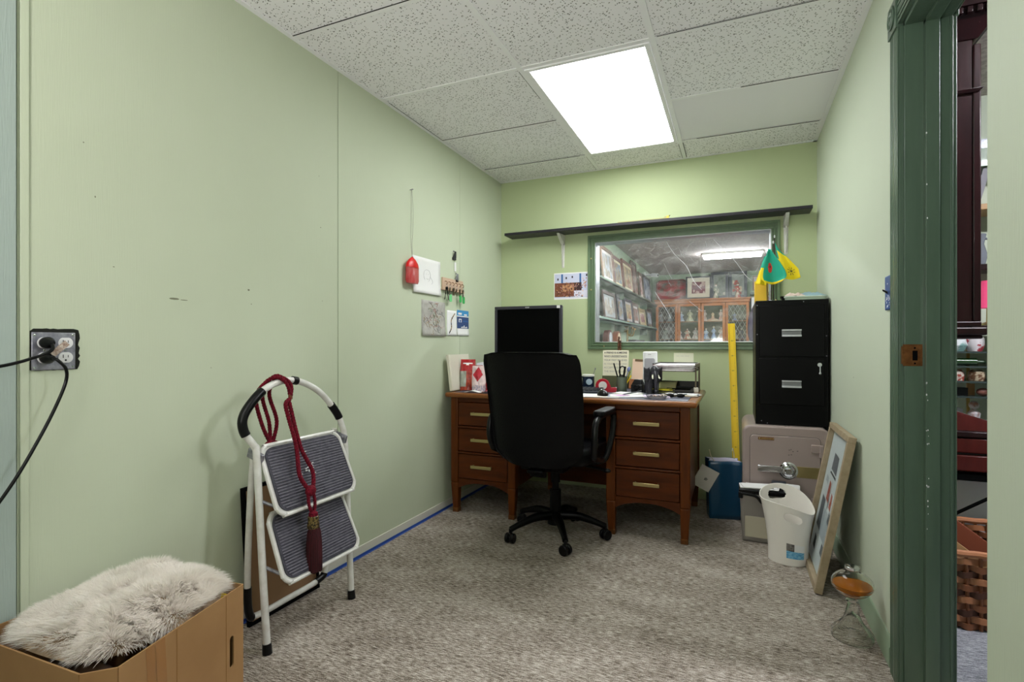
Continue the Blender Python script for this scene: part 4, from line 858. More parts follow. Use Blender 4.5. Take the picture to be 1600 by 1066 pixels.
# sheepskin: a rolled pelt and its pile
M['fur'] = mat('cream_white_fleece', '#fffaf5', .8); M['hide'] = mat('tan_hide', '#b9a184', .9, col2='#6b5645', scale=(18, 18, 18))
nt = M['fur'].node_tree; tr_ = nd(nt, 'ShaderNodeBsdfTranslucent'); tr_.inputs[0].default_value = (1, .96, .92, 1); mx_ = nd(nt, 'ShaderNodeMixShader'); mx_.inputs[0].default_value = .48
nt.links.new(nt.nodes['Principled BSDF'].outputs[0], mx_.inputs[1]); nt.links.new(tr_.outputs[0], mx_.inputs[2]); nt.links.new(mx_.outputs[0], nt.nodes['Material Output'].inputs['Surface'])
fr = thing('sheepskin', 'fluffy white sheepskin rolled on top of the open cardboard box', 'sheepskin', (0, 0, 0))
FC = Vector((-1.493, .878, 0)); fa, fb = .183, .196; frot = .05
def fur_pt(u, v, extra=0.0):
    # u, v in -1..1 over a rounded rectangle mound, higher at the far end, edges tucked below the rim
    x, y = u, v; m_ = max(abs(x), abs(y)); r_ = (abs(x)**3.2+abs(y)**3.2)**(1/3.2); k = m_/r_ if r_ > 1e-6 else 1
    x *= k; y *= k; rr = min(1, r_*k); hgt = math.sqrt(max(0, 1-rr**2.6))
    lump = .020*noise.noise(Vector((x*2.2, y*2.2, 1.3)))+.010*noise.noise(Vector((x*5, y*5, 4)))
    z = .340+(.062+.012*y)*hgt+lump*hgt+extra*hgt-.012*(1-hgt)*0
    X, Y = x*fa, y*fb; return Vector((FC.x+X*math.cos(frot)-Y*math.sin(frot), FC.y+X*math.sin(frot)+Y*math.cos(frot), z))
mb = MB(); mb.grid(lambda a, b: tuple(fur_pt(2*a-1, 2*b-1)), 40, 40); mb.build('hide', M['hide'], fr, ang=80)
def inbox(q, ins=.006):
    n_ = len(poly)
    for i in range(n_):
        a, b = poly[i], poly[(i+1) % n_]; ex_, ey_ = b[0]-a[0], b[1]-a[1]; L = math.hypot(ex_, ey_)
        if (ex_*(q.y-a[1])-ey_*(q.x-a[0]))/L < ins: return False
    return True
rng = random.Random(21); mb = MB(); vs_ = []; fs = []
clump = [(Vector((rng.uniform(-1, 1), rng.uniform(-1, 1), 0)), Vector((rng.uniform(-1, 1), rng.uniform(-1, 1), 0))) for _ in range(190)]
for s_ in range(60000):
    u, v = rng.uniform(-1, 1), rng.uniform(-1, 1)
    if v < -.78 and -.35 < u < .50 and rng.random() < .8: continue        # the open end of the roll
    p = fur_pt(u, v); e = .02; du, dv = fur_pt(min(u+e, 1), v)-fur_pt(max(u-e, -1), v), fur_pt(u, min(v+e, 1))-fur_pt(u, max(v-e, -1)); nrm = du.cross(dv)
    nrm = nrm.normalized() if nrm.length > 1e-9 else Vector((0, 0, 1)); nrm = nrm if nrm.z >= 0 else -nrm
    n1 = noise.noise(Vector((u*2.4, v*2.4, 7))); n2 = noise.noise(Vector((u*2.4+9, v*2.4, 3))); n3 = noise.noise(Vector((u*9, v*9, 3))); n4 = noise.noise(Vector((u*9, v*9, 13)))
    flow = Vector((.50*n1*2+.45*n3+.40*u, -.45+.8*n2+.45*n4+.55*max(0, v), 0)); L = rng.uniform(.022, .046)*(1+.35*max(0, n1+.3))
    dr_ = (nrm*.85+flow*1.0+Vector((rng.uniform(-.15, .15), rng.uniform(-.15, .15), 0))).normalized(); droop = Vector((0, 0, -.30))
    p1 = p+dr_*L*.5; p2 = p+dr_*L*.85+droop*L*.28+flow*L*.15; side = dr_.cross(Vector((rng.uniform(-1, 1), rng.uniform(-1, 1), rng.uniform(-1, 1)))).normalized(); w0 = rng.uniform(.0005, .0009)
    if any(q_.z < BH+.012 and not inbox(q_) for q_ in (p, p1, p2)): continue
    o = len(vs_); vs_ += [tuple(p-side*w0), tuple(p+side*w0), tuple(p1-side*w0*.8), tuple(p1+side*w0*.8), tuple(p2)]; fs += [(o, o+1, o+3, o+2), (o+2, o+3, o+4)]
mb.v = vs_; mb.f = fs; mb.mi = [0]*len(fs); mb.build('fleece_pile', M['fur'], fr, ang=180)
mb = MB(); mb.ball((-1.375, 1.06, .318), (.024, .02, .022), 16); tag(mb.build('yellow_ball', M['yellow']), 'bit of a yellow ball showing between sheepskin and box rim', 'ball')
cloth('brown_rag', 'dark brown crumpled paper inside the near end of the cardboard box', (-1.42, .72, .27), .12, .06, .06, mat('dark_brown_paper', '#5e4a3b', .9), 8, 'paper')

# ================================================================ WALL SHELF AND BRACKETS
sh = thing('wall_shelf', 'long black painted wall shelf above the internal window', 'shelf', (0, 0, 0))
mb = MB(); mb.box(-1.64, .435, 3.672, 3.822, 1.905, 1.925); mb.build('shelf_board', mat('black_brown_shelf', '#25222a', .38), sh, bevel=.002)
for x in (-1.217, .30):
    mb = MB(); y = WB
    mb.hexa([(x-.010, y-.004, 1.655), (x+.010, y-.004, 1.655), (x+.010, y-.0005, 1.655), (x-.010, y-.0005, 1.655), (x-.016, y-.004, 1.902), (x+.016, y-.004, 1.902), (x+.016, y-.0005, 1.902), (x-.016, y-.0005, 1.902)])
    mb.hexa([(x-.003, y-.012, 1.67), (x+.003, y-.012, 1.67), (x+.003, y-.003, 1.67), (x-.003, y-.003, 1.67), (x-.003, y-.03, 1.90), (x+.003, y-.03, 1.90), (x+.003, y-.003, 1.90), (x-.003, y-.003, 1.90)])
    mb.hexa([(x-.016, y-.005, 1.83), (x+.016, y-.005, 1.83), (x+.016, y-.002, 1.83), (x-.016, y-.002, 1.83), (x-.010, y-.135, 1.898), (x+.010, y-.135, 1.898), (x+.016, y-.002, 1.904), (x-.016, y-.002, 1.904)])
    for z in (1.665, 1.80, 1.845): mb.ball((x, y-.005, z), (.005, .003, .005), 8)
    mb.build('shelf_bracket', M['white_metal'], sh, bevel=.0015)
r = thing('ledge_slip', 'thin gold edged strip lying on the middle of the black shelf', 'strip', (-.585, 3.70, 1.925), 0)
mb = MB(); mb.box(-.18, .16, -.028, .02, 0, .006); mb.hexa([(.13, -.028, .006), (.16, -.028, .006), (.16, -.008, .006), (.13, -.008, .006), (.14, -.028, .013), (.175, -.028, .022), (.175, -.008, .022), (.14, -.008, .013)]); mb.build('strip_body', mat('pale_gold_strip', '#a8a46c', .5), r, bevel=.001)
mb = MB(); mb.box(.152, .168, -.0295, -.027, .002, .016); mb.build('strip_tip', M['yellow_card'], r)

# ================================================================ THINGS ON THE WALLS
def sheet(name, label, X, y0, y1, z0, z1, m, curl=0.0, cat='paper', skew=0, group=None, parts=None):
    r = thing(name, label, cat, (0, 0, 0), group=group)
    def fn(u, v): return (X+.0015+curl*(max(0, .45-v)/.45)**2+curl*.3*(max(0, v-.85)/.15)**2*0, y0+(y1-y0)*u, z0+(z1-z0)*v+skew*u)
    mb = MB(); mb.grid(fn, 8, 10); mb.build('paper_sheet', m, r, solid=.0006, ang=60)
    return r, fn
r, fn = sheet('face_sketch', 'white sheet with a faint pencil head sketch, pinned beside the red hanging ornament', WL, 2.572, 2.885, 1.375, 1.592, M['paper'], .010)
mb = MB()
def penc(pts, fn, rr=.0009, off=.0012): mb.tube([Vector(fn(u, v))+Vector((off, 0, 0)) for u, v in [(p.x, p.y) for p in spline([(a, b, 0) for a, b in pts], 5)]], rr, 4, cap=False)
penc([(.42, .40), (.38, .5), (.40, .62), (.48, .68), (.57, .66), (.62, .56), (.60, .44), (.55, .36)], fn); penc([(.60, .5), (.66, .45), (.70, .36), (.66, .3)], fn); penc([(.46, .56), (.49, .57)], fn); penc([(.54, .56), (.57, .57)], fn); penc([(.48, .44), (.52, .42), (.56, .44)], fn)
mb.build('pencil_drawing', M['pencil'], r)
r, fn = sheet('crayon_drawing', 'grey sheet with faint pastel scribbles, pinned low to the left of the key rack notes', WL, 2.668, 2.945, 1.120, 1.338, M['paper_grey'], .010)
mb = MB(); rng = random.Random(4); sm = [mat('pastel_pink', '#b98d86', .8), mat('pastel_green', '#93a28a', .8), mat('pastel_slate', '#7c7d80', .8), mat('pastel_ochre', '#a89472', .8)]
for _ in range(46):
    u, v = rng.gauss(.5, .2), rng.gauss(.5, .2); pts = []
    for k in range(5): pts.append((min(max(u, .05), .95), min(max(v, .05), .95))); u += rng.uniform(-.12, .12); v += rng.uniform(-.10, .10)
    o = len(mb.mi); penc(pts, fn, .0011); c = rng.randrange(4); mb.mi[o:] = [c]*(len(mb.mi)-o)
mb.build('scribbles', sm, r)
r, fn = sheet('bookmark_card', 'narrow white card with a dark beaded chain picture below the key rack', WL, 2.968, 3.095, 1.125, 1.292, M['paper'], .004)
mb = MB(); rng = random.Random(8)
for k in range(26):
    t = k/25; u, v = .22+.50*t+.10*math.sin(t*7), .12+.76*t; p = Vector(fn(u, v)); mb.ball((p.x+.0016, p.y, p.z), (.0012, .0045+.003*rng.random(), .0045+.003*rng.random()), 8, rng.randrange(2))
mb.build('bead_print', [M['ink'], mat('bead_ochre', '#9b7e56', .6)], r)
r, fn = sheet('blue_leaflet', 'blue and white printed leaflet at the right of the wall notes', WL, 3.10, 3.268, 1.128, 1.302, M['paper'], .006)
mb = MB(); cols = [mat('leaflet_sky', '#2f87c0', .5), mat('leaflet_navy', '#1d3c73', .5), M['paper'], mat('leaflet_teal', '#1c4f8f', .5)]
def patch(u0, u1, v0, v1, m, o): mb.add([tuple(Vector(fn(a, b))+Vector((o, 0, 0))) for a, b in ((u0, v0), (u1, v0), (u1, v1), (u0, v1))], [(0,1,2,3)], m)
patch(.0, 1, .78, 1, 0, .0010); patch(.1, .4, .82, .9, 2, .0014); patch(.6, .85, .80, .86, 2, .0014); patch(0, 1, .28, .74, 1, .0010); patch(.15, .38, .5, .66, 2, .0014); patch(.2, .33, .53, .63, 3, .0018); patch(.5, .95, .55, .6, 3, .0014)
for k in range(5): patch(.35+.11*k, .42+.11*k, .30, .36+.05*(k % 3), 2, .0014)
mb.build('leaflet_print', cols, r, flat=True)
# red translucent ornament on a string and nail
r = thing('hanging_ornament', 'red translucent bottle shaped ornament hanging on a long string from a nail', 'ornament', (0, 0, 0))
mb = MB(); oc = (WL+.026, 2.535, 0); mb.lathe([(.004, 1.572), (.006, 1.568)], oc, 12); body = [(0, 1.415), (.052, 1.418), (.060, 1.435), (.060, 1.47), (.058, 1.51), (.052, 1.528), (.030, 1.552), (.006, 1.568)]
mb.lathe(body, oc, 28, sx=.36); mb.build('ornament_body', mat('red_translucent_plastic', '#d2454a', .2, trans=.35, ior=1.3, col2='#dc7a76', scale=(14, 60, 10)), r)
mb = MB(); mb.lathe([(.0595, 1.508), (.0535, 1.530), (.0315, 1.554), (.007, 1.570)], (oc[0], oc[1], 0), 28, sx=.40); mb.build('ornament_shoulder', mat('red_solid_plastic', '#d21216', .3), r)
mb = MB(); mb.tube(spline([(WL+.012, 2.546, 1.962), (WL+.014, 2.540, 1.80), (WL+.018, 2.533, 1.66), (oc[0], 2.535, 1.57)], 6), .0010, 6); mb.tube(spline([(WL+.012, 2.552, 1.962), (WL+.014, 2.560, 1.84), (WL+.017, 2.553, 1.72), (WL+.018, 2.545, 1.66), (oc[0], 2.535, 1.57)], 6), .0010, 6); mb.build('string', mat('grey_string', '#7d7a70', .8), r)
mb = MB(); mb.cyl((WL, 2.549, 1.963), (WL+.022, 2.549, 1.965), .0022, n=8); mb.lathe([(.006, 0), (.006, .002), (0, .0024)], (WL+.018, 2.549, 1.964), 10); mb.build('nail', M['steel'], r)
# key rack
kr = thing('key_rack', 'small pinkish wooden key rack with hooks, hung with keys, on the left wall', 'key rack', (0, 0, 0))
mb = MB(); mb.box(WL+.001, WL+.012, 2.90, 3.17, 1.425, 1.50); mb.box(WL+.001, WL+.020, 2.895, 3.175, 1.418, 1.428); mb.build('rack_board', mat('pinkish_wood', '#c8ab94', .6), kr, bevel=.001)
for k in range(6):
    y = 2.925+k*.044; mb = MB(); mb.tube(spline([(WL+.012, y, 1.475), (WL+.024, y, 1.475), (WL+.030, y, 1.465), (WL+.027, y, 1.455), (WL+.022, y, 1.457)], 4), .0018, 6); mb.build('hook', M['brass_old'], kr)
M['key_metal'] = mat('dull_key_metal', '#6f6250', .35, metal=.7); M['green_tag'] = mat('green_key_tag', '#2ba24f', .4); M['green_tag_pale'] = mat('pale_green_key_tag', '#6fcf86', .4)
def keyset(k, label, n, drop, tagm=None, dark=False):
    y = 2.925+k*.044; r = thing('key_bunch', label, 'keys', (WL+.027, y, 1.456), group='keys on the rack')
    mb = MB(); mb.tube([(0, .010*math.sin(t*PI/8), -.010+.010*math.cos(t*PI/8)) for t in range(16)], .0008, 6, closed=True); mb.build('key_ring', M['steel'], r)
    rng = random.Random(k*3+1)
    for i in range(n):
        a = rng.uniform(-.35, .35); mb = MB(Matrix.Translation((.003*i-.003, 0, -.018)) @ Euler((a, 0, 0)).to_matrix().to_4x4())
        mb.cyl((-.0008, 0, -.008), (.0008, 0, -.008), .010, n=14); mb.box(-.0008, .0008, -.0028, .0028, -.05 if not dark else -.085, -.012); mb.box(-.0008, .0008, .0, .0055, -.048, -.036)
        mb.build('key', M['key_metal'] if not dark else M['black_metal'], r)
    if tagm:
        mb = MB(); mb.tube([(0, 0, -.018), (.002, 0, -drop)], .0007, 6); mb.build('tag_string', M['steel'], r)
        mb = MB(Matrix.Translation((.003, 0, -drop-.022)) @ Euler((0, PI/2, 0)).to_matrix().to_4x4()); mb.prism(rrect(.048, .030, .010, 4), -.0015, .0015); mb.build('key_tag', tagm, r, bevel=.0005)
keyset(0, 'dark long skeleton keys at the left end of the key rack', 3, 0, dark=True)
keyset(1, 'keys with a pale green tag on the key rack', 2, .065, M['green_tag_pale'])
keyset(2, 'plain brass coloured bunch at the middle of the key rack', 4, 0)
keyset(3, 'single worn key right of the brass coloured bunch on the rack', 1, 0)
keyset(4, 'keys with a dark green tag near the right of the key rack', 2, .06, M['green_tag'])
keyset(5, 'keys with a green tag at the right end of the key rack', 2, .065, M['green_tag'])
for (y, z, lab) in ((3.055, 1.66, 'black bulldog clip on the wall above the key rack'), (3.085, 1.515, 'small steel clip on the wall just above the key rack board')):
    r = thing('wall_clip', lab, 'clip', (WL+.006, y, z)); mb = MB(); mb.box(-.004, .006, -.02, .02, -.028, -.012); mb.hexa([(0, -.018, -.012), (.008, -.018, -.012), (.008, .018, -.012), (0, .018, -.012), (.010, -.009, .028), (.013, -.009, .028), (.013, .009, .028), (.010, .009, .028)]); mb.build('clip_jaw', M['ink'] if z > 1.6 else M['steel'], r, bevel=.0008)
    mb = MB(); mb.tube([(-.002, -.008, .026), (-.003, 0, .036), (-.002, .008, .026)], .0015, 6); mb.cyl((-.006, 0, .030), (.004, 0, .030), .002, n=8); mb.build('clip_lever', M['steel'], r)
mb = MB(); mb.box(0, .0008, -.012, .012, -.03, .03); o = mb.build('white_tag', M['paper'], flat=True); o.location = (WL+.004, 3.075, 1.59); tag(o, 'tiny white tag hanging between the black clip and the key rack', 'tag')
# photo print on the back wall
r = thing('photo_print', 'small colour photo print with blue posts pinned left of the window frame', 'photo', (0, WB, 0))
mb = MB(); mb.box(-1.290, -1.024, -.0016, -.0006, 1.412, 1.616); mb.build('photo_paper', M['paper'], r, flat=True)
mb = MB(); rng = random.Random(2); pal = ['#c6c9e0', '#3a2024', '#7a4630', '#b5805a', '#5e3038', '#d9d5e6', '#9d6b6e', '#e0b896', '#2a5f9a', '#281a2c']; PM = [mat('photo_ink_%s' % n_, c, .5) for n_, c in zip(('sky', 'umber', 'rust', 'tan', 'wine', 'mist', 'rose', 'peach', 'blue', 'night'), pal)]
def ph(u, v): return (-1.290+.266*u, -.0020, 1.412+.204*v)
def pp(u0, u1, v0, v1, m, k=0): mb.add([(lambda p: (p[0], p[1]-.0002*k, p[2]))(ph(a, b)) for a, b in ((u0, v0), (u1, v0), (u1, v1), (u0, v1))], [(0,1,2,3)], m)
pp(.02, 1, .06, .96, 0)
pp(.02, .62, .10, .62, 2, 1); pp(.25, .6, .3, .55, 3, 2); pp(.58, .82, .3, .62, 1, 1); pp(.6, 1, .08, .32, 5, 2)
for u in (.22, .76): pp(u, u+.05, .62, .95, 8, 3)
for _ in range(150):
    u, v = rng.uniform(.03, .85), rng.uniform(.08, .6); a, b = rng.uniform(.01, .035), rng.uniform(.015, .06); pp(u, min(u+a, 1), v, v+b, rng.choice((1, 2, 3, 4, 6, 7, 9, 1, 6)), rng.randint(3, 6))
for u, v in ((.12, .76), (.37, .80), (.55, .83), (.97, .88)): pp(u-.02, u+.02, v-.04, v+.04, 9, 4)
for _ in range(14): u, v = rng.uniform(.82, .95), rng.uniform(.4, .8); pp(u, u+.03, v, v+.04, rng.choice((7, 3, 6)), 5)
mb.build('photo_image', PM, r, flat=True)
# sticky note above the desk tray
r = thing('wall_note', 'cream paper note stuck to the back wall above the paper tray', 'note', (0, WB, 0))
mb = MB(); mb.box(-.402, -.270, -.0015, -.0006, .925, 1.008); mb.build('note_sheet', M['paper_cream'], r, flat=True)
mb = MB()
for k, (a, b) in enumerate(((-.385, -.365), (-.358, -.335), (-.328, -.30))): mb.box(a, b, -.0019, -.0014, .985, .9865)
mb.build('note_writing', M['pencil'], r)
# blue switch plate on the right wall
r = thing('light_switch', 'blue painted toggle switch plate on the right wall beside the door casing', 'switch', (WR, 2.112, 1.238))
mb = MB(); mb.box(-.007, 0, -.036, .036, -.058, .058); mb.build('switch_plate', mat('chipped_blue_enamel', '#2f4f92', .3, col2='#3b5fa8', scale=(60, 60, 60)), r, bevel=.004)
mb = MB(); mb.hexa([(-.008, -.005, -.004), (-.006, .005, -.004), (-.006, .005, .004), (-.008, -.005, .004), (-.022, -.004, .006), (-.020, .004, .006), (-.020, .004, .012), (-.022, -.004, .012)]); mb.build('toggle', M['black_plastic'], r)
mb = MB(); rng = random.Random(6)
for _ in range(16): mb.ball((-.0072, rng.uniform(-.026, .022), rng.uniform(-.050, -.008)), (.0008, rng.uniform(.001, .004), rng.uniform(.001, .005)), 6)
mb.ball((-.0072, 0, .03), (.001, .003, .003), 8); mb.build('paint_chips', M['paper'], r)
# outlet box with two duplex receptacles
ob = thing('wall_outlet', 'galvanised four socket outlet in a ragged hole low on the left wall', 'outlet', (WL, .828, 1.047))
mb = MB(); rng = random.Random(12); pts = []
for k in range(48):
    a = 2*PI*k/48; w_, h_ = .058, .060; c, s = math.cos(a), math.sin(a); w_, h_ = (w_ if c > 0 else .0535), (h_ if s > 0 else .0552); q = 1/max(abs(c)/w_, abs(s)/h_); j = rng.uniform(0, .007) if c > .3 else rng.uniform(-.001, .002); pts.append((.0008, q*c+(j if c > 0 else 0), q*s+rng.uniform(-.001, .001)))
mb.add(pts, [tuple(range(48))]); mb.build('dark_hole_patch', M['gap'], ob, flat=True)  # flat dark patch drawn for the shaded hole round the plate
mb = MB(); mb.box(.001, .006, -.052, .050, -.054, .050); pl_ = mb.build('cover_plate', M['steel'], ob, bevel=.003)
for y, z in ((-.045, .042), (.043, .043), (.043, -.046), (-.045, -.047), (-.023, .0), (.025, 0)):
    mb = MB(); mb.ball((.0062, y, z), (.0015, .0035, .0035), 8); mb.build('screw', M['chrome'], pl_)
for yc in (-.023, .025):
    for zc in (.021, -.020):
        mb = MB(Matrix.Translation((.006, yc, zc)) @ Euler((0, PI/2, 0)).to_matrix().to_4x4()); mb.prism([(max(min(.0165*math.cos(a), .0145), -.0145), .0175*math.sin(a)) for a in [2*PI*k/28 for k in range(28)]], 0, .0025); rc = mb.build('socket', M['white_plastic'], ob, bevel=.0006)
        mb = MB(); mb.box(.0084, .0088, yc-.0075, yc-.0055, zc-.001, zc+.008); mb.box(.0084, .0088, yc+.0045, yc+.0062, zc, zc+.007); mb.ball((.0085, yc-.0005, zc-.0075), (.0004, .0028, .0028), 10); mb.build('socket_slots', M['ink'], rc)
def cord(name, label, zc, path, tagged):
    r = thing(name, label, 'cord', (0, 0, 0)); yc = .805
    mb = MB(); mb.lathe([(.004, 0), (.0155, .002), (.016, .016), (.011, .026), (.007, .034), (.0, .036)], n=18); mb.v = [(WL+.009+z, yc+x, 1.047+zc+y) for x, y, z in mb.v]; mb.build('plug', M['black_plastic'], r)
    mb = MB(); mb.tube(spline(path, 8), .0042, 10); mb.build('cable', M['black_plastic'], r)
    if tagged: mb = MB(T(WL+.042, .822, 1.052, rx=.75)); mb.box(-.001, .001, -.024, .024, -.008, .008); mb.build('cord_label', mat('worn_white_label', '#cfc3b6', .7, col2='#8a6a5c', scale=(120, 120, 120)), r)
cord('power_cord', 'black power cord running off left from the upper socket, with a worn white tag', .021, [(WL+.040, .805, 1.066), (WL+.055, .800, 1.052), (WL+.06, .785, 1.040), (WL+.07, .75, 1.028), (WL+.085, .69, 1.012), (WL+.10, .55, .985), (WL+.09, .3, .9), (WL+.06, .1, .75), (WL+.03, .0, .4), (WL+.03, -.05, .01)], True)
cord('power_cord', 'black power cord hanging down to the left from the lower socket', -.020, [(WL+.038, .805, 1.027), (WL+.055, .812, 1.02), (WL+.06, .828, .995), (WL+.055, .828, .955), (WL+.055, .80, .88), (WL+.06, .76, .80), (WL+.065, .715, .72), (WL+.06, .66, .63), (WL+.05, .58, .5), (WL+.03, .45, .25), (WL+.03, .35, .01)], False)
# ================================================================ THINGS ON THE DESK
DT = DZT
# monitor
mo = thing('monitor', 'dark framed desktop computer monitor on the desk behind the chair', 'monitor', (-1.272, 3.235, DT), math.radians(1))
mb = MB(); hw, zt, zb = .238, .558, .175; f_ = .021
mb.box(-hw, hw, -.014, .0, zt-f_, zt); mb.box(-hw, hw, -.014, 0, zb, zb+.03); mb.box(-hw, -hw+f_-.003, -.014, 0, zb+.03, zt-f_); mb.box(hw-f_+.003, hw, -.014, 0, zb+.03, zt-f_); mb.build('bezel', mat('dark_slate_bezel', '#2b2a33', .4), mo, bevel=.003)
mb = MB(); mb.box(-hw+.015, hw-.015, -.006, -.002, zb+.02, zt-.015); mb.build('screen', mat('switched_off_screen', '#020203', .25, spec=.06), mo, flat=True)
mb = MB(); mb.box(-hw+.002, hw-.002, .0, .022, zb+.002, zt-.002); mb.hexa([(-hw+.05, .02, zb+.05), (hw-.05, .02, zb+.05), (hw-.08, .055, zb+.09), (-hw+.08, .055, zb+.09), (-hw+.05, .02, zt-.05), (hw-.05, .02, zt-.05), (hw-.08, .055, zt-.09), (-hw+.08, .055, zt-.09)]); mb.build('rear_shell', M['black_plastic'], mo, bevel=.004)
mb = MB(); mb.box(-.03, .03, .04, .07, .015, .35); mb.build('stand_neck', M['black_plastic'], mo, bevel=.004)
mb = MB(T(0, .04, 0)); mb.prism(rrect(.24, .18, .05), 0, .014); mb.build('stand_foot', M['black_plastic'], mo, bevel=.004)
mb = MB(); mb.box(hw-.034, hw-.012, -.0155, -.014, zt-.020, zt-.002); mb.build('bezel_sticker', M['paper'], mo, flat=True)
for k in range(3):
    mb = MB(); mb.box(-.014+k*.010, -.007+k*.010, -.0152, -.014, zt-.014, zt-.007); mb.build('maker_mark', M['alu'], mo, flat=True)
# left corner: binder, snack pouches, booklet
r = thing('ring_binder', 'off white ring binder standing open edged against the left wall on the desk', 'binder', (-1.690, 3.06, DT+.003), 0, rot=(0, math.radians(-7), math.radians(2)))
mb = MB(); mb.box(-.0, .004, -.14, .14, 0, .232); mb.box(-.0, .020, -.146, -.140, 0, .232); mb.box(.018, .022, -.14, .14, 0, .232); mb.build('binder_cover', mat('off_white_vinyl', '#ddd8c9', .5), r, bevel=.0015)
mb = MB(); mb.box(.005, .017, -.138, .125, .004, .226); mb.build('binder_pages', M['paper'], r)
def pouch(label, loc, rz, w_, h_, d_, mats, cfn, tilt=-.12, group='snack pouches on the desk', name='snack_pouch', cat='pouch', top=True):
    r = thing(name, label, cat, loc, rz, group, rot=(tilt, 0, rz)); rng = random.Random(int(w_*1e4))
    def fn(s):
        def g(u, v):
            x = (u-.5)*w_*(1+.06*math.sin(v*PI)); bulge = d_/2*(max(0, math.sin(u*PI))**.6)*(1-v**3) ; n_ = (noise.noise(Vector((u*5, v*6, w_*30)))+.6*noise.noise(Vector((u*12, v*11, w_*50))))*.009*min(1, v*5)*(1-v*.3)
            return (x, s*(bulge+.0008)+n_, h_*v)
        return g
    mb = MB(); mb.grid(fn(-1), 22, 26, m=cfn); mb.grid(fn(1), 22, 26, m=0); mb.add([fn(-1)(k/22, 0) for k in range(23)]+[fn(1)(k/22, 0) for k in range(22, -1, -1)], [tuple(range(46))]); mb.build('pouch_body', mats, r, ang=60)
    return r
foil = [mat('foil_red', '#a81a20', .25, coat=.4), mat('foil_orange', '#c24a2e', .25, col2='#7e1c18', scale=(40, 40, 30)), mat('foil_silver', '#a9b0a6', .3, metal=.4), M['paper'], mat('foil_dark_red', '#6b1418', .3)]
pouch('tall red foil snack pouch with a white oval near the top, beside the binder', (-1.622, 3.035, DT), .25, .098, .205, .05, foil, lambda u, v: 3 if ((u-.5)/.30)**2+((v-.86)/.035)**2 < 1 else (0 if v > .62 else (2 if u < .45 and v > .12 else (1 if u < .8 else 4))))
pouch('narrow dark red and gold foil pouch squeezed at the left of the tall red pouch', (-1.650, 3.10, DT), .5, .05, .195, .035, [mat('foil_gold', '#9a7434', .3, metal=.5, col2='#3a1e14', scale=(60, 60, 60)), foil[4]], lambda u, v: 0 if v > .65 else 1)
pouch('glossy orange red pouch between the tall pouch and the white one', (-1.560, 3.06, DT), .3, .065, .165, .04, [foil[1], M['paper'], foil[4]], lambda u, v: 1 if u < .3 and .3 < v < .75 else (2 if v < .35 else 0))
pouch('pinkish white pouch with a red diamond shaped label', (-1.512, 2.99, DT), .25, .095, .165, .04, [mat('pink_white_wrap', '#dfc9c9', .35), M['red'], mat('foil_mauve', '#a79fb8', .4)], lambda u, v: 1 if abs((u-.42)/.34)+abs((v-.66)/.30) < 1 else (2 if v < .24 and noise.noise(Vector((u*14, v*16, 3))) > .05 else 0))
r = thing('greeting_card', 'white folded card standing behind the pouches next to the monitor', 'card', (-1.500, 3.09, DT), .25, rot=(-.12, -.15, .2)); mb = MB(); mb.box(-.055, .055, 0, .0015, 0, .19); mb.box(-.055, .055, .03, .0315, 0, .18); mb.build('card_leaf', mat('bluish_white_card', '#dfe2ea', .6), r)
r = thing('booklet', 'open white and red booklet lying at the near left of the desk', 'booklet', (-1.47, 2.925, DT), .1)
mb = MB(); mb.grid(lambda u, v: ((u-.5)*.2, (v-.5)*.05, .002+.010*math.sin(u*PI*2)**2), 14, 3, m=lambda u, v: 1 if u > .6 and v < .5 else 0); mb.build('booklet_pages', [M['paper'], M['red']], r, solid=.002, ang=60)
pouch('small red and white sweet bag beside the chair back on the desk', (-1.432, 3.00, DT), .2, .07, .11, .04, [M['red'], M['paper'], M['ink']], lambda u, v: 1 if v < .6 and u > .3 else 0, group=None, name='sweet_bag', cat='bag')

# keyboard, mouse, mat
r = thing('keyboard', 'black keyboard at the middle of the desk, right of the chair back', 'keyboard', (-.948, 3.21, DT), math.radians(3))
mb = MB(); mb.hexa([(-.19, -.065, 0), (.19, -.065, 0), (.19, .065, 0), (-.19, .065, 0), (-.19, -.065, .012), (.19, -.065, .012), (.19, .065, .024), (-.19, .065, .024)]); mb.build('keyboard_body', mat('slate_keyboard', '#33363f', .5), r, bevel=.003)
mb = MB()
for j in range(5):
    for i in range(14): mb.cbox((-.171+i*.0263, -.045+j*.0225, .0185+.0021*j), (.021, .018, .006))
o = mb.build('key', mat('dark_keycap', '#2a2c33', .6), r, flat=True); o['kind'] = 'stuff'
mb = MB(T(0, 0, 0)); mb.prism(rrect(.26, .19, .012), 0, .003); o = mb.build('mouse_mat', mat('pale_printed_mat', '#d9d5cf', .6)); o.location = (-.745, 3.0, DT); o.rotation_euler = (0, 0, .12); tag(o, 'pale mouse mat near the front edge of the desk', 'mouse mat')
mo_ = thing('computer_mouse', 'black computer mouse on the pale mat', 'mouse', (-.715, 3.01, DT+.0032), .5)
mb = MB(); mb.ball((0, 0, .004), (.031, .052, .030), 24); mb.v = [(x, y, max(z, 0)) for x, y, z in mb.v]; mb.build('mouse_body', M['black_plastic'], mo_); mb = MB(); mb.cyl((-.004, .03, .028), (.004, .03, .028), .008, n=14); mb.build('scroll_wheel', M['chrome'], mo_)
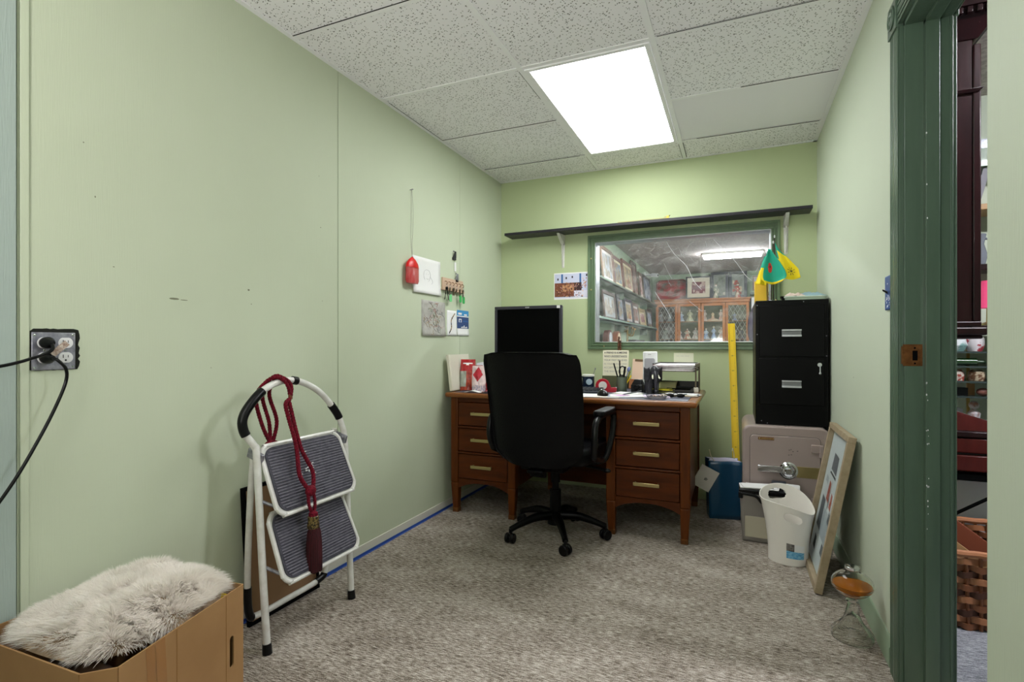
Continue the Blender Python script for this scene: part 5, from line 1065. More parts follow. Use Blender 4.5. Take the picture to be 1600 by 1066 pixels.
# mug
mg = thing('mug', 'dark blue mug with a pale round picture, holding a thin spoon', 'mug', (-.905, 3.40, DT+.0), .4)
prof = [(.030, .0), (.038, .004), (.040, .012), (.040, .10), (.0385, .102), (.037, .10), (.037, .012), (0, .010)]
mb = MB(); mb.lathe(prof, n=36); mb.tube(spline([(-.038, 0, .085), (-.062, 0, .082), (-.068, 0, .055), (-.058, 0, .028), (-.038, 0, .024)], 5), .005, 10); mb.build('mug_body', mat('navy_glaze', '#16263c', .25, coat=.4), mg)
mb = MB(); mb.lathe([(.0403, .090), (.0403, .100), (.0395, .1025), (.038, .1025)], n=36); mb.build('mug_rim', mat('cream_glaze', '#d9dbd2', .3), mg)
mb = MB(Matrix.Translation((.0, -.0402, .055)) @ Matrix.Rotation(PI/2, 4, 'X')); mb.lathe([(.020, -.004), (.020, .0012), (0, .002)], n=24); mb.build('mug_picture', mat('pale_blue_glaze', '#a9c0cf', .3), mg)
mb = MB(); mb.tube([(.01, 0, .03), (.045, 0, .135)], .0018, 6); mb.ball((.047, 0, .140), (.004, .002, .008), 8); mb.build('spoon', M['steel'], mg)
mb = MB(); mb.box(-.05, .05, -.035, .035, 0, .035); o = mb.build('blue_tin', mat('navy_tin', '#1b3550', .4), bevel=.004); o.location = (-.955, 3.52, DT); tag(o, 'low dark blue tin on the desk behind the mug', 'tin')
# little row of dark figurines / trinkets in front of the mug
rng = random.Random(31); M['trinket'] = mat('dark_trinket', '#33291f', .5, col2='#80705a', scale=(90, 90, 90))
for k in range(5):
    r = thing('trinket', ['tiny dark ornament nearest the mug on the desk', 'second tiny dark ornament from the mug', 'middle one of the tiny dark ornaments in front of the sign', 'fourth tiny dark ornament from the mug', 'tiny dark ornament right behind the red tape dispenser'][k], 'ornament', (-.872+k*.023, 3.36+.03*(k % 2)+.04, DT), k, 'tiny ornaments on the desk')
    mb = MB(); h_ = .022+.010*((k*7) % 3); mb.lathe([(.010, 0), (.011, .004), (.006, .010), (.009, h_*.7), (.004, h_), (0, h_+.001)], n=12); mb.ball((0, 0, h_+.006), .006, 10); mb.build('ornament_figure', M['trinket'], r)
# tape dispenser: snail shaped, red
td = thing('tape_dispenser', 'red tape dispenser with a white reel on the desk', 'tape dispenser', (-.770, 3.275, DT), math.radians(8))
def side(poly, y0, y1): return [(x, y0, z) for x, z in poly], [(x, y1, z) for x, z in poly]
poly = [(-.050, 0), (.070, 0), (.080, .012), (.078, .030), (.060, .030), (.045, .028), (.036, .050)]+[(-.008+.044*math.cos(a), .040+.044*math.sin(a)) for a in [math.radians(20+k*17) for k in range(11)]]+[(-.052, .02)]
mb = MB()
for y0, y1 in ((-.016, -.010), (.010, .016)):
    a_, b_ = side(poly, y0, y1); n = len(poly); mb.add(a_+b_, [tuple(range(n)), tuple(range(2*n-1, n-1, -1))]+[(i, n+i, n+(i+1) % n, (i+1) % n) for i in range(n)])
mb.box(-.05, .075, -.012, .012, 0, .010); mb.box(.05, .078, -.012, .012, .008, .026); mb.build('dispenser_body', M['red'], td, bevel=.001)
mb = MB(Matrix.Translation((-.006, 0, .042)) @ Matrix.Rotation(PI/2, 4, 'X')); mb.lathe([(.014, -.009), (.034, -.009), (.034, .009), (.014, .009)], n=32); mb.lathe([(.026, .0085), (.026, .0165), (.016, .0172), (.012, .0165)], n=32); mb.build('tape_reel', mat('white_reel', '#e6dfdd', .4), td)
mb = MB(); mb.box(.074, .080, -.011, .011, .028, .034); mb.build('cutter', M['chrome'], td)
# pen holder
ph_ = thing('pen_holder', 'glass pen holder crowded with pens and dark handled scissors', 'pen holder', (-.668, 3.33, DT), 0)
mb = MB(); mb.lathe([(.030, 0), (.032, .004), (.034, .095), (.032, .095), (.030, .006), (0, .005)], n=28); mb.build('holder_cup', mat('greenish_glass', '#7f8a78', .2, trans=.5), ph_)
mb = MB()
ROT = lambda dx, dy: Euler((dy, dx, 0)).to_matrix().to_4x4()
mb = MB(ROT(-.30, -.1)); mb.tube([(0, 0, .02), (0, 0, .19)], .0045, 8); mb.build('pen', M['black_plastic'], ph_)
mb = MB(ROT(-.04, -.1)); mb.tube([(-.01, 0, .02), (-.01, 0, .20)], .0040, 8); mb.build('pen', M['black_matte'], ph_)
mb = MB(ROT(.15, .1)); mb.tube([(0, 0, .02), (0, 0, .165)], .0065, 10); mb.build('marker', M['black_plastic'], ph_)
mb = MB(ROT(.38, .0)); mb.tube([(0, 0, .02), (0, 0, .14)], .0042, 8); mb.build('pencil', mat('olive_pencil', '#8a8a3c', .5), ph_)
mb = MB(ROT(.50, -.1)); mb.tube([(0, 0, .02), (0, 0, .12)], .0040, 8); mb.build('pencil', M['yellow'], ph_)
mb = MB(ROT(.28, -.15)); mb.ball((0, -.005, .150), (.011, .005, .017), 14); mb.tube([(0, -.004, .02), (0, -.004, .14)], .003, 8); mb.build('brush', mat('periwinkle_brush', '#6f7aa8', .5), ph_)
mb = MB(ROT(.02, -.22))
for cx, cz, rx, rz_ in ((-.006, .135, .018, .030),): mb.tube([(cx+rx*math.cos(t*PI/12), 0, cz+rz_*math.sin(t*PI/12)) for t in range(24)], .0045, 8, closed=True)
mb.hexa([(-.010, -.002, .02), (0, -.002, .02), (0, .002, .02), (-.010, .002, .02), (-.012, -.002, .11), (.0, -.002, .11), (0, .002, .11), (-.012, .002, .11)]); mb.build('scissors', mat('olive_black_handle', '#2d2c22', .4), ph_)
# quotation block sign
sg = thing('block_sign', 'cream block sign printed with a saying about friendship, behind the pen holder', 'sign', (-.768, 3.60, DT), math.radians(2), rot=(math.radians(-4), 0, math.radians(2)))
mb = MB(); mb.box(-.088, .088, 0, .022, .085, .262); mb.build('sign_block', mat('cream_wood_block', '#e6e0c8', .7), sg, bevel=.002)
for k, (s, sz, mm) in enumerate((('A FRIEND IS SOMEONE', .0205, 'ink'), ('WHO UNDERSTANDS', .0235, 'ink'), ('YOUR PAST BELIEVES', .0205, 'grey_ink'), ('IN YOUR FUTURE AND', .0200, 'pale_ink'), ('ACCEPTS YOU JUST', .0205, 'pale_ink'), ('THE WAY YOU ARE', .0205, 'pale_ink'))):
    if 'grey_ink' not in M: M['grey_ink'] = mat('grey_ink', '#6c6a66', .6); M['pale_ink'] = mat('pale_ink', '#a8a498', .6)
    lettering('sign_lettering', s, sz*.86, M[mm], sg, (0, -.0006, .245-k*.026), (PI/2, 0, 0), .0003, bold=.0003 if k < 2 else 0, fit=.158)
mb = MB(); mb.box(-.088, .088, -.02, .05, 0, .084); mb.build('sign_stand', mat('olive_dark_stand', '#4b4d30', .6), sg, bevel=.002)
# wooden stick figure leaning on window sill behind the sign
r = thing('carved_stick', 'slim brown carved stick standing behind the sign against the window frame', 'ornament', (-.775, 3.765, DT)); mb = MB()
mb.tube(spline([(-.010, 0, 0), (-.008, .01, .2), (-.006, .02, .34)], 4), .007, 8); mb.tube(spline([(.010, 0, 0), (.008, .01, .2), (.006, .02, .33)], 4), .006, 8); mb.ball((-.004, .02, .35), (.008, .008, .012), 10); mb.build('carving', mat('reddish_brown_carving', '#6d4028', .5, col2='#2e1a12', scale=(60, 60, 60)), r)
# note pad with brown clip
r = thing('note_pad', 'peach coloured note pad with a brown top clip, leaning behind the speaker', 'note pad', (-.612, 3.58, DT), 0, rot=(-.18, .05, .05))
mb = MB(); mb.box(-.045, .04, 0, .008, .065, .205); mb.build('pad_sheets', mat('peach_paper', '#d9bba4', .7), r); mb = MB(); mb.box(-.03, .04, -.004, .010, .190, .205); mb.build('pad_clip', mat('brown_clip', '#5f4a2c', .5), r, bevel=.002)
mb = MB(); mb.box(-.06, .05, .0, .07, 0, .066); mb.build('pad_holder', mat('wooden_holder', '#a4673f', .5), r, bevel=.003)
# speaker
sp = thing('speaker', 'tall white computer speaker with a grey grille, right half of the desk', 'speaker', (-.515, 3.50, DT), math.radians(3))
mb = MB(T(0, 0, 0)); n = 16; prof2 = [(-.046, -.03), (-.046, .035), (0, .05), (.046, .035), (.046, -.03), (.03, -.042), (-.03, -.042)]
vs_ = [(x*(1-.06*t), y-.01*t, .01+.245*t) for t in (0, 1) for x, y in prof2]; k = len(prof2); mb.add(vs_, [tuple(range(k-1, -1, -1)), tuple(range(k, 2*k))]+[(i, (i+1) % k, k+(i+1) % k, k+i) for i in range(k)]); mb.prism([(x*1.05, y*1.1) for x, y in prof2], 0, .012); mb.build('speaker_case', M['white_plastic'], sp, bevel=.008, seg=3)
mb = MB(Matrix.Translation((0, -.0455, .128)) @ Matrix.Rotation(PI/2+.04, 4, 'X')); mb.prism(rrect(.066, .17, .012), -.002, .003); mb.build('speaker_grille', mat('grey_grille', '#aaa8ae', .6), sp, bevel=.001)
mb = MB(); mb.box(-.010, .010, -.0535, -.050, .235, .240); mb.build('speaker_mark', M['pencil'], sp)
# elephant
el = thing('elephant_figurine', 'black carved elephant figurine with raised trunk standing before the speaker', 'figurine', (-.478, 3.295, DT), math.radians(-70))
M['ebony'] = mat('carved_ebony', '#1d1c22', .35, col2='#34333c', scale=(60, 60, 60), bump=.1)
mb = MB(); mb.grid(lambda u, v: (lambda t, a: (-.075+.15*t, (.034+.008*math.sin(t*PI))*math.sin(t*PI)**.45*math.cos(a), .112+(.040+.006*math.sin(t*PI*1.0))*math.sin(t*PI)**.4*math.sin(a)))(u, 2*PI*v), 18, 20)
for x, y in ((.042, .018), (.050, -.018), (-.045, .018), (-.038, -.018)): mb.tube(spline([(x, y, .11), (x+.002, y*1.1, .05), (x, y*1.1, .012), (x, y*1.1, 0)], 4), [.020, .019, .018, .017, .016, .015, .0145, .014, .014, .015, .016, .017, .017], 12)
body_ = mb.build('elephant_body', M['ebony'], el)
mb = MB(); mb.ball((.085, 0, .138), (.034, .028, .036), 16); mb.tube(spline([(.105, 0, .135), (.128, 0, .105), (.132, 0, .065), (.126, 0, .035), (.138, 0, .020)], 5), [.016-.0005*k for k in range(21)], 12); mb.build('elephant_head', M['ebony'], el)
for s in (-1, 1):
    mb = MB(); mb.grid(lambda u, v: (.072-.030*u, s*(.026+.028*u), .165-.075*v-.010*math.sin(u*PI)), 6, 6); mb.build('elephant_ear', M['ebony'], el, solid=.004)
    mb = MB(); mb.tube(spline([(.108, s*.016, .118), (.130, s*.020, .100), (.148, s*.021, .104)], 4), [.0045, .0044, .0042, .004, .0036, .0033, .003, .002, .001], 8); mb.build('tusk', M['paper_cream'], el)
mb = MB(); mb.tube(spline([(-.073, 0, .125), (-.085, 0, .10), (-.082, 0, .06)], 4), .003, 6); mb.build('elephant_tail', M['ebony'], el)
# small camera-like black box
r = thing('telephone_unit', 'small black boxy device left of the elephant', 'device', (-.565, 3.33, DT), math.radians(-8)); mb = MB(); mb.box(-.038, .036, -.03, .03, 0, .05); mb.hexa([(-.036, -.026, .05), (.034, -.026, .05), (.034, .028, .05), (-.036, .028, .05), (-.022, -.01, .082), (.022, -.01, .082), (.022, .02, .082), (-.022, .02, .082)]); mb.build('device_body', M['black_plastic'], r, bevel=.004)
mb = MB(Matrix.Translation((0, -.03, .030)) @ Matrix.Rotation(PI/2, 4, 'X')); mb.lathe([(.016, 0), (.016, .01), (.012, .012), (0, .010)], n=20); mb.build('device_dial', M['black_metal'], r)
# letter tray
tr = thing('letter_tray', 'two tier dark letter tray piled with papers at the right end of the desk', 'letter tray', (-.345, 3.46, DT), math.radians(-1))
tm = mat('brown_black_tray', '#2a2721', .45); tl = mat('taupe_tray_end', '#6d604c', .6)
for x in (-.125, .125):
    mb = MB()
    for (z0, z1, y0, y1) in ((0, .018, -.14, .14), (.158, .185, -.14, .14), (0, .185, .10, .14), (0, .185, -.135, -.115)): mb.box(x-.004, x+.004, y0, y1, z0, z1)
    mb.build('tray_end', tl if x > 0 else tm, tr, bevel=.002)
for z in (.012, .135):
    mb = MB(); mb.box(-.122, .122, -.13, .14, z, z+.004); mb.box(-.122, .122, .136, .14, z, z+.05); mb.box(-.122, .122, -.134, -.13, z, z+.012); mb.build('tray_shelf', tm, tr, bevel=.001)
def sheets(name, label, loc, rz, w_, l_, n, mats, group=None, curl=0.0, sd=1, cat='paper', dz=.0022, tilt=(0, 0)):
    r = thing(name, label, cat, loc, rz, group, rot=(tilt[0], tilt[1], rz)); rng = random.Random(sd)
    for k in range(n):
        a = rng.uniform(-.09, .09) if n > 1 else 0; ox, oy = (rng.uniform(-.008, .008), rng.uniform(-.008, .008)) if n > 1 else (0, 0)
        def fn(u, v, k=k, a=a, ox=ox, oy=oy):
            x, y = (u-.5)*w_, (v-.5)*l_; return (ox+x*math.cos(a)-y*math.sin(a), oy+x*math.sin(a)+y*math.cos(a), .0008+k*dz+curl*(u**3)*v+.0006*math.sin(u*6+k))
        mb = MB(); mb.grid(fn, 8, 8); mb.build('sheet', mats[k % len(mats)], r, solid=dz*.9, ang=80)
    return r
M['paper_tan'] = mat('tan_envelope', '#bfa67a', .7); M['paper_lilac'] = mat('lilac_print', '#b9a3bf', .7, col2='#d9cfe0', scale=(30, 30, 30)); M['paper_rose'] = mat('rose_print', '#9c7480', .7, col2='#d6c8cc', scale=(60, 20, 30))
M['yellow_paper'] = mat('pale_yellow_paper', '#e2dca0', .7); M['yellow_bright'] = mat('bright_yellow_paper', '#e9de3c', .6)
sheets('paper_pile', 'pile of loose white papers and magazines on the upper letter tray', (-.352, 3.435, DT+.1405), .03, .235, .30, 17, [M['paper_rose'], M['paper'], M['paper'], M['paper_rose'], M['paper'], M['paper']], sd=3, dz=.0022)
sheets('yellow_sheets', 'pale yellow sheets curling up inside the lower letter tray', (-.40, 3.43, DT+.030), .02, .12, .18, 2, [M['yellow_paper']], sd=4, tilt=(.32, -.10))
sheets('yellow_pad', 'bright yellow paper lying in the mouth of the lower letter tray', (-.42, 3.39, DT+.018), .05, .11, .15, 3, [M['yellow_bright']], sd=5, dz=.003)
mb = MB(); mb.box(-.10, .04, -.09, .10, 0, .012); o = mb.build('dark_folder', M['black_matte'], bevel=.002); o.location = (-.30, 3.47, DT+.0165); tag(o, 'black folder at the right inside the lower letter tray', 'folder')
# papers and bits along the front edge
sheets('magazine', 'open magazine with a pink picture near the middle front of the desk', (-.585, 3.03, DT), .25, .19, .15, 3, [M['paper'], mat('blue_print', '#8f9dbd', .6, col2='#dfe0ea', scale=(30, 30, 30)), M['paper']], sd=6)
mb = MB(); rng = random.Random(40); mb.add([(.045*math.cos(a)*(1+.2*math.sin(3*a)), .030*math.sin(a)*(1+.15*math.cos(4*a)), 0) for a in [2*PI*k/18 for k in range(18)]], [tuple(range(18))]); mb.add([(.03+.02*math.cos(a), -.01+.012*math.sin(a), .0003) for a in [2*PI*k/10 for k in range(10)]], [tuple(range(10))], 1)
o = mb.build('pink_flyer', [mat('pink_picture', '#c58cc2', .6), mat('plum_picture', '#8a4f8c', .6)], solid=.0004, flat=True); o.location = (-.61, 3.02, DT+.0078); o.rotation_euler = (0, 0, .3); tag(o, 'pink cut out picture lying on the open magazine', 'paper')
r = thing('pen', 'dark pen lying across the open magazine', 'pen', (-.56, 3.10, DT+.010), .9); mb = MB(); mb.tube([(-.07, 0, .0), (.07, 0, .014)], .004, 8); mb.build('pen_barrel', mat('grey_pen', '#4c5054', .4), r); mb = MB(); mb.tube([(-.07, 0, .0), (-.078, 0, -.001)], [.004, .001], 8); mb.build('pen_tip', M['chrome'], r)
sheets('letters', 'white letters fanned out behind the magazine', (-.60, 3.20, DT), -.3, .15, .12, 3, [M['paper'], M['paper_cream']], sd=8)
sheets('lilac_papers', 'lilac and white papers in front of the letter tray', (-.42, 3.07, DT), .1, .16, .12, 3, [M['paper_lilac'], M['paper']], sd=9)
sheets('envelopes', 'white and tan envelopes at the right of the letter tray', (-.295, 3.22, DT), -.15, .19, .13, 4, [M['paper_tan'], M['paper'], M['paper_tan'], M['paper']], sd=10)
r = thing('sunglasses', 'dark sunglasses folded near the right front corner of the desk', 'glasses', (-.315, 3.085, DT), .15)
mb = MB()
for s in (-1, 1): mb.ball((s*.028, 0, .011), (.023, .004, .012), 16)
mb.build('lens', M['black_plastic'], r); mb = MB(); mb.tube(spline([(-.012, 0, .022), (0, -.002, .026), (.012, 0, .022)], 4), .0025, 8); mb.build('bridge', M['black_metal'], r)
for s in (-1, 1): mb = MB(); mb.tube(spline([(s*.06, .002, .02), (s*.05, .022, .016), (-s*.02, .028+.006*s, .008)], 4), .0025, 8); mb.build('temple', M['black_metal'], r)
r = thing('glass_dish', 'low clear dish of small brown beads at the front right of the desk', 'dish', (-.405, 2.985, DT)); mb = MB(); mb.lathe([(.045, 0), (.055, .010), (.058, .018), (.056, .018), (.044, .003), (0, .003)], n=28); mb.build('dish_glass', mat('clear_dish', '#d9d6dc', .15, trans=.7), r)
rng = random.Random(14); mb = MB()
for _ in range(40): a, q = rng.random()*6.28, .038*math.sqrt(rng.random()); mb.ball((q*math.cos(a), q*math.sin(a), .010+rng.random()*.006), rng.uniform(.004, .006), 6, rng.randrange(3))
o = mb.build('beads', [mat('bead_brown', '#6b4630', .4), mat('bead_cream', '#d5c3ac', .4), M['ink']]); o.location = (-.405, 2.985, DT); o['kind'] = 'stuff'; tag(o, 'small brown and cream beads heaped in the low clear dish', 'beads')
r = thing('tape_roll', 'roll of pale tape standing on the right rear edge of the desk', 'tape', (-.222, 3.33, DT), .2); mb = MB(Matrix.Translation((0, 0, .021)) @ Matrix.Rotation(PI/2, 4, 'Y')); mb.lathe([(.012, -.012), (.021, -.012), (.021, .012), (.012, .012), (.012, -.012)], n=28); mb.build('roll', mat('pale_tape', '#c9c2b6', .5), r)
mb = MB(); mb.box(-.04, .04, -.006, .006, 0, .010); o = mb.build('black_marker', M['black_plastic'], bevel=.003); o.location = (-.235, 3.20, DT+.0); o.rotation_euler = (0, 0, .35); tag(o, 'short black marker near the right edge of the desk', 'marker')
# ================================================================ THE SHOP SEEN THROUGH THE WINDOW
hu = thing('china_cabinet', 'orange oak china cabinet with two lattice and two clear glass doors, seen through the window', 'cabinet', (-.578, 10.0, 0))
HWD, HT = .79, 1.875
mb = MB(); mb.box(-HWD, HWD, .40, .42, 0, HT); mb.box(-HWD, -HWD+.03, 0, .40, 0, HT); mb.box(HWD-.03, HWD, 0, .40, 0, HT); mb.box(-HWD, HWD, -.02, .42, .85, .90); mb.box(-HWD, HWD, -.04, .42, 0, .85); mb.box(-HWD, HWD, 0, .40, HT-.03, HT)
mb.build('cabinet_body', M['hutch'], hu, bevel=.004)
mb = MB(); mb.box(-HWD+.03, HWD-.03, .385, .398, .9, HT-.03); mb.build('cabinet_back', M['hutch_dark'], hu, flat=True)
mb = MB(); mb.box(-HWD-.03, HWD+.03, -.05, .42, HT, HT+.03); mb.box(-HWD-.015, HWD+.015, -.03, .42, HT-.05, HT); mb.build('cornice', M['hutch'], hu, bevel=.006)
for z in (1.165, 1.49): mb = MB(); mb.box(-HWD+.03, HWD-.03, .05, .385, z, z+.012); mb.build('shelf', M['hutch'], hu, bevel=.001)
dxs = [(-.79, -.405), (-.40, -.005), (.005, .405), (.41, .79)]
for k, (x0, x1) in enumerate(dxs):
    mb = MB(); s = .045
    mb.box(x0, x0+s, -.022, 0, .91, HT-.055); mb.box(x1-s, x1, -.022, 0, .91, HT-.055); mb.box(x0+s, x1-s, -.022, 0, HT-.105, HT-.055); mb.box(x0+s, x1-s, -.022, 0, .91, .95); dr = mb.build('glass_door', M['hutch'], hu, bevel=.004)
    if k in (0, 3):
        mb = MB(); a0, a1, b0, b1 = x0+s, x1-s, .95, HT-.105; st_ = .075
        i = -14
        while i < 16:
            for sg in (1, -1):
                pts = []
                x = a0+i*st_
                # line x + sg*(z-b0)*0.6 clipped to the opening
                for z in [b0+(b1-b0)*t/60 for t in range(61)]:
                    xx = x+sg*(z-b0)*.55
                    if a0 <= xx <= a1: pts.append((xx, -.012, z))
                if len(pts) > 2: mb.tube([pts[0], pts[-1]], .0035, 4)
            i += 1
        mb.build('lattice', mat('lead_grey_lattice_%d' % k, '#a7a59c', .5), dr)
    mb = MB(); mb.box(x0+s, x1-s, -.010, -.008, .95, HT-.105); mb.build('door_glass', M['glass_thin'], dr, flat=True)
def figurine(label, loc, h_, cols, kind, group='figurines in the china cabinet', name='figurine', rz=0):
    r = thing(name, label, 'figurine', loc, rz, group); m1 = mat('glaze_'+cols[0].strip('#'), cols[0], .35, col2=cols[1], scale=(18, 18, 18), lo=.45, hi=.55)
    w_ = {0: .30, 1: .20, 2: .34}[kind]*h_
    mb = MB(); mb.lathe([(w_, 0), (w_*1.02, .03*h_), (w_*.78, .18*h_), (w_*.48, .38*h_), (w_*.30, .52*h_), (w_*.38, .62*h_), (w_*.40, .72*h_), (w_*.16, .79*h_), (w_*.12, .82*h_)], n=20)
    for s in (-1, 1): mb.tube(spline([(s*w_*.34, 0, .70*h_), (s*w_*.62, -.05*h_, .58*h_), (s*w_*.35, -.14*h_, .50*h_)], 4), .035*h_, 8)
    mb.build('figurine_body', m1, r); mb = MB(); mb.ball((0, 0, .89*h_), .075*h_, 14); mb.build('figurine_head', M['porcelain'], r)
    mb = MB(); mb.ball((0, .012*h_, .915*h_), (.085*h_, .08*h_, .075*h_), 12); mb.build('figurine_hair', mat('hair_'+cols[2].strip('#'), cols[2], .5), r)
    return r
M['porcelain'] = mat('porcelain', '#e9d9cc', .3)
hx0 = -.578
zs1, zs2 = 1.1775, 1.5025
for (x, z, h_, cols, kind, lab) in (
    (-1.29, zs2, .20, ('#8d9198', '#b9bcc0', '#6c5240'), 1, 'pale figurine on the upper shelf behind the left lattice door, left one'), (-1.13, zs2, .19, ('#c7c9cc', '#9a9fa6', '#5c4636'), 0, 'white figurine on the upper shelf behind the left lattice door, right one'),
    (-1.22, zs1, .22, ('#7b7f78', '#a3a69c', '#4a3a2c'), 0, 'grey figurine on the lower shelf behind the left lattice door'),
    (-.93, zs2, .19, ('#aeb9dc', '#dfe3f0', '#cfc1a8'), 0, 'pale blue figurine on the upper shelf, just right of the left lattice door'), (-.78, zs2, .23, ('#b9ad8a', '#d9d2b4', '#7a5c3a'), 0, 'cream and olive figurine on the upper shelf of the second door'), (-.65, zs2, .21, ('#3c3a44', '#5a5460', '#3b2b20'), 1, 'dark figurine at the right end of the upper shelf, second door'),
    (-.965, zs1, .20, ('#c98f8a', '#e8d9d6', '#8a5a3c'), 0, 'pink and white figurine at the left of the lower shelf, second door'), (-.825, zs1, .21, ('#c46f5c', '#e9dcc8', '#6c4a30'), 2, 'wide skirted red and cream figurine, lower shelf, second door'), (-.68, zs1, .22, ('#cbb5b0', '#efe6e2', '#9a6a4a'), 2, 'pale rose figurine at the right of the lower shelf, second door'),
    (-.52, zs2, .22, ('#d9a8a4', '#e8cfc8', '#8b6a50'), 1, 'slim pink figurine at the left of the upper shelf, third door'), (-.25, zs2, .22, ('#dd9c92', '#e8bdb4', '#8b6a50'), 1, 'slim salmon figurine at the right of the upper shelf, third door'),
    (-.50, zs1, .20, ('#9fb4dd', '#e6ecf6', '#d9c9a8'), 0, 'light blue figurine at the left of the lower shelf, third door'), (-.37, zs1, .24, ('#8ea3d4', '#b9c6e6', '#cdb58c'), 1, 'tall blue figurine in the middle of the lower shelf, third door'), (-.24, zs1, .23, ('#d8aea6', '#eedfd9', '#7a5a44'), 2, 'wide skirted pale pink lady figurine at the right of the lower shelf, third door'),
    (-.02, zs2, .16, ('#5d63a0', '#8d92c4', '#38304a'), 0, 'small violet blue figurine behind the right lattice door, upper shelf'), (-.03, zs1, .22, ('#cdbf93', '#e6dcc0', '#3a2c20'), 0, 'cream figurine behind the right lattice door, lower shelf, left one'), (.09, zs1, .20, ('#3a3550', '#5c5674', '#2b2420'), 0, 'dark purple figurine behind the right lattice door, lower shelf, right one')):
    figurine(lab, (x, 10.16, z), h_, cols, kind)
r = thing('figurine_plinth', 'figure lying on a salmon pink oval base, centre of the third door upper shelf', 'figurine', (-.385, 10.16, zs2)); mb = MB(); mb.lathe([(.10, 0), (.10, .02), (.085, .035), (.03, .05), (.02, .10), (.03, .13), (0, .16)], n=24, sy=.6); mb.build('plinth_body', mat('salmon_glaze', '#e0988a', .35, col2='#d9c9a0', scale=(6, 6, 20)), r)
HZ = HT+.03
r = thing('red_tray', 'large dark red rounded tray standing on the left of the china cabinet', 'tray', (-1.115, 10.22, HZ+.01), rot=(math.radians(-8), 0, 0))
mb = MB(Matrix.Translation((0, 0, .19)) @ Matrix.Rotation(PI/2, 4, 'X')); mb.prism(rrect(.54, .37, .08, 6), -.01, .0); mb.build('tray_face', mat('red_painted_tray', '#9c1a22', .3, col2='#4a3a2c', scale=(5, 5, 7), lo=.42, hi=.62), r)
mb = MB(); mb.tube([(x, -.012, .19+z) for x, z in rrect(.55, .38, .085, 6)], .014, 8, closed=True); mb.build('tray_rim', mat('brown_tray_rim', '#6d2f28', .35), r)
def picture(label, T_, w_, h_, fcol, mcol, pcols, name='framed_picture', group=None, fwid=.03, mwid=.03, sd=0, kind='figure'):
    r = bpy.data.objects.new(name, None); C.objects.link(r); r.matrix_world = T_; tag(r, label, 'picture', group)     # local: x right, z up, face towards -y
    fm = mat('frame_'+fcol.strip('#'), fcol, .4) if 'frame_'+fcol not in M else M['frame_'+fcol]; M['frame_'+fcol] = fm
    mb = MB(); f = fwid; mb.box(-w_/2, w_/2, -.022, 0, 0, f); mb.box(-w_/2, w_/2, -.022, 0, h_-f, h_); mb.box(-w_/2, -w_/2+f, -.022, 0, f, h_-f); mb.box(w_/2-f, w_/2, -.022, 0, f, h_-f); mb.build('picture_frame', fm, r, bevel=.004)
    mm = mat('mat_'+mcol.strip('#'), mcol, .7) if 'mat_'+mcol not in M else M['mat_'+mcol]; M['mat_'+mcol] = mm
    mb = MB(); mb.box(-w_/2+f, w_/2-f, -.010, -.004, f, h_-f); mb.build('mat_board', mm, r, flat=True)
    rng = random.Random(sd); ms = [mat('%s_paint_%d' % (name, i), c, .6, col2=c2, scale=(14, 14, 14), lo=.4, hi=.6) for i, (c, c2) in enumerate(pcols)]
    x0, x1, z0, z1 = -w_/2+f+mwid, w_/2-f-mwid, f+mwid, h_-f-mwid; mb = MB(); mb.add([(x0, -.0106, z0), (x1, -.0106, z0), (x1, -.0106, z1), (x0, -.0106, z1)], [(0,1,2,3)], 0)
    speckle(mb, x0, x1, z0, z1, lambda u, v: (u, -.0112-.0002*rng.random(), v), len(pcols)-1, 9, (x1-x0)*.08, (x1-x0)*.22, rng); mb.build('painting', ms, r, flat=True); return r
def front(x, y, z, tilt=-5): return Matrix.Translation((x, y, z)) @ Euler((math.radians(tilt), 0, 0)).to_matrix().to_4x4()
picture('black framed picture with a broad cream mat on the middle of the china cabinet', front(-.63, 10.12, HZ+.004), .44, .42, '#1f2226', '#d6cbb4', [('#5c2a34', '#7a3a44'), ('#c9b0a4', '#a88a80'), ('#8f4a54', '#6a3038')], sd=1, fwid=.028, mwid=.075)
picture('dark framed tall picture of a pale figure, right of the cream matted one', front(-.27, 10.14, HZ+.004), .30, .48, '#1c2530', '#8e948c', [('#6a7068', '#858a80'), ('#d9d2c0', '#b8b09c'), ('#54604c', '#6e7a66')], sd=2, fwid=.05, mwid=.01)
picture('dark framed tall picture with a red and cream figure on the china cabinet', front(.035, 10.14, HZ+.004), .30, .48, '#1a242f', '#90968f', [('#7a7f78', '#8f948c'), ('#b04a3c', '#8c3a30'), ('#e0d2ba', '#c4b498')], sd=3, fwid=.05, mwid=.01)
for nm, x in (('small cream statuette before the first tall dark picture on the china cabinet', -.33), ('cream and red statuette before the second tall dark picture on the china cabinet', .03)):
    figurine(nm, (x, 10.06, HZ), .26, ('#ddd5c2', '#b9483c' if x > 0 else '#8f9a84', '#8a6a4a'), 1, 'statuettes on the china cabinet', 'statuette')
picture('small pinkish picture on the far shop wall right of the china cabinet', front(.40, 10.44, 2.06, 0), .24, .26, '#8a6a60', '#d8cac2', [('#c4a49c', '#d9c4bc'), ('#f0e8e4', '#e0d4ce')], sd=4, fwid=.02, mwid=.01)
mb = MB(); mb.box(.24, .75, 10.25, 10.45, 1.97, 2.01); tag(mb.build('green_shelf', M['trim_green'], bevel=.004), 'short green shelf on the far shop wall right of the china cabinet', 'shelf')
mb = MB(); mb.box(.25, .345, 10.02, 10.44, 0, 1.9); tag(mb.build('white_post', M['paper'], bevel=.004), 'white upright board just right of the china cabinet', 'board')
r = thing('draped_garment', 'dark plum garment on a stand, right of the china cabinet', 'garment', (.50, 9.2, 0))
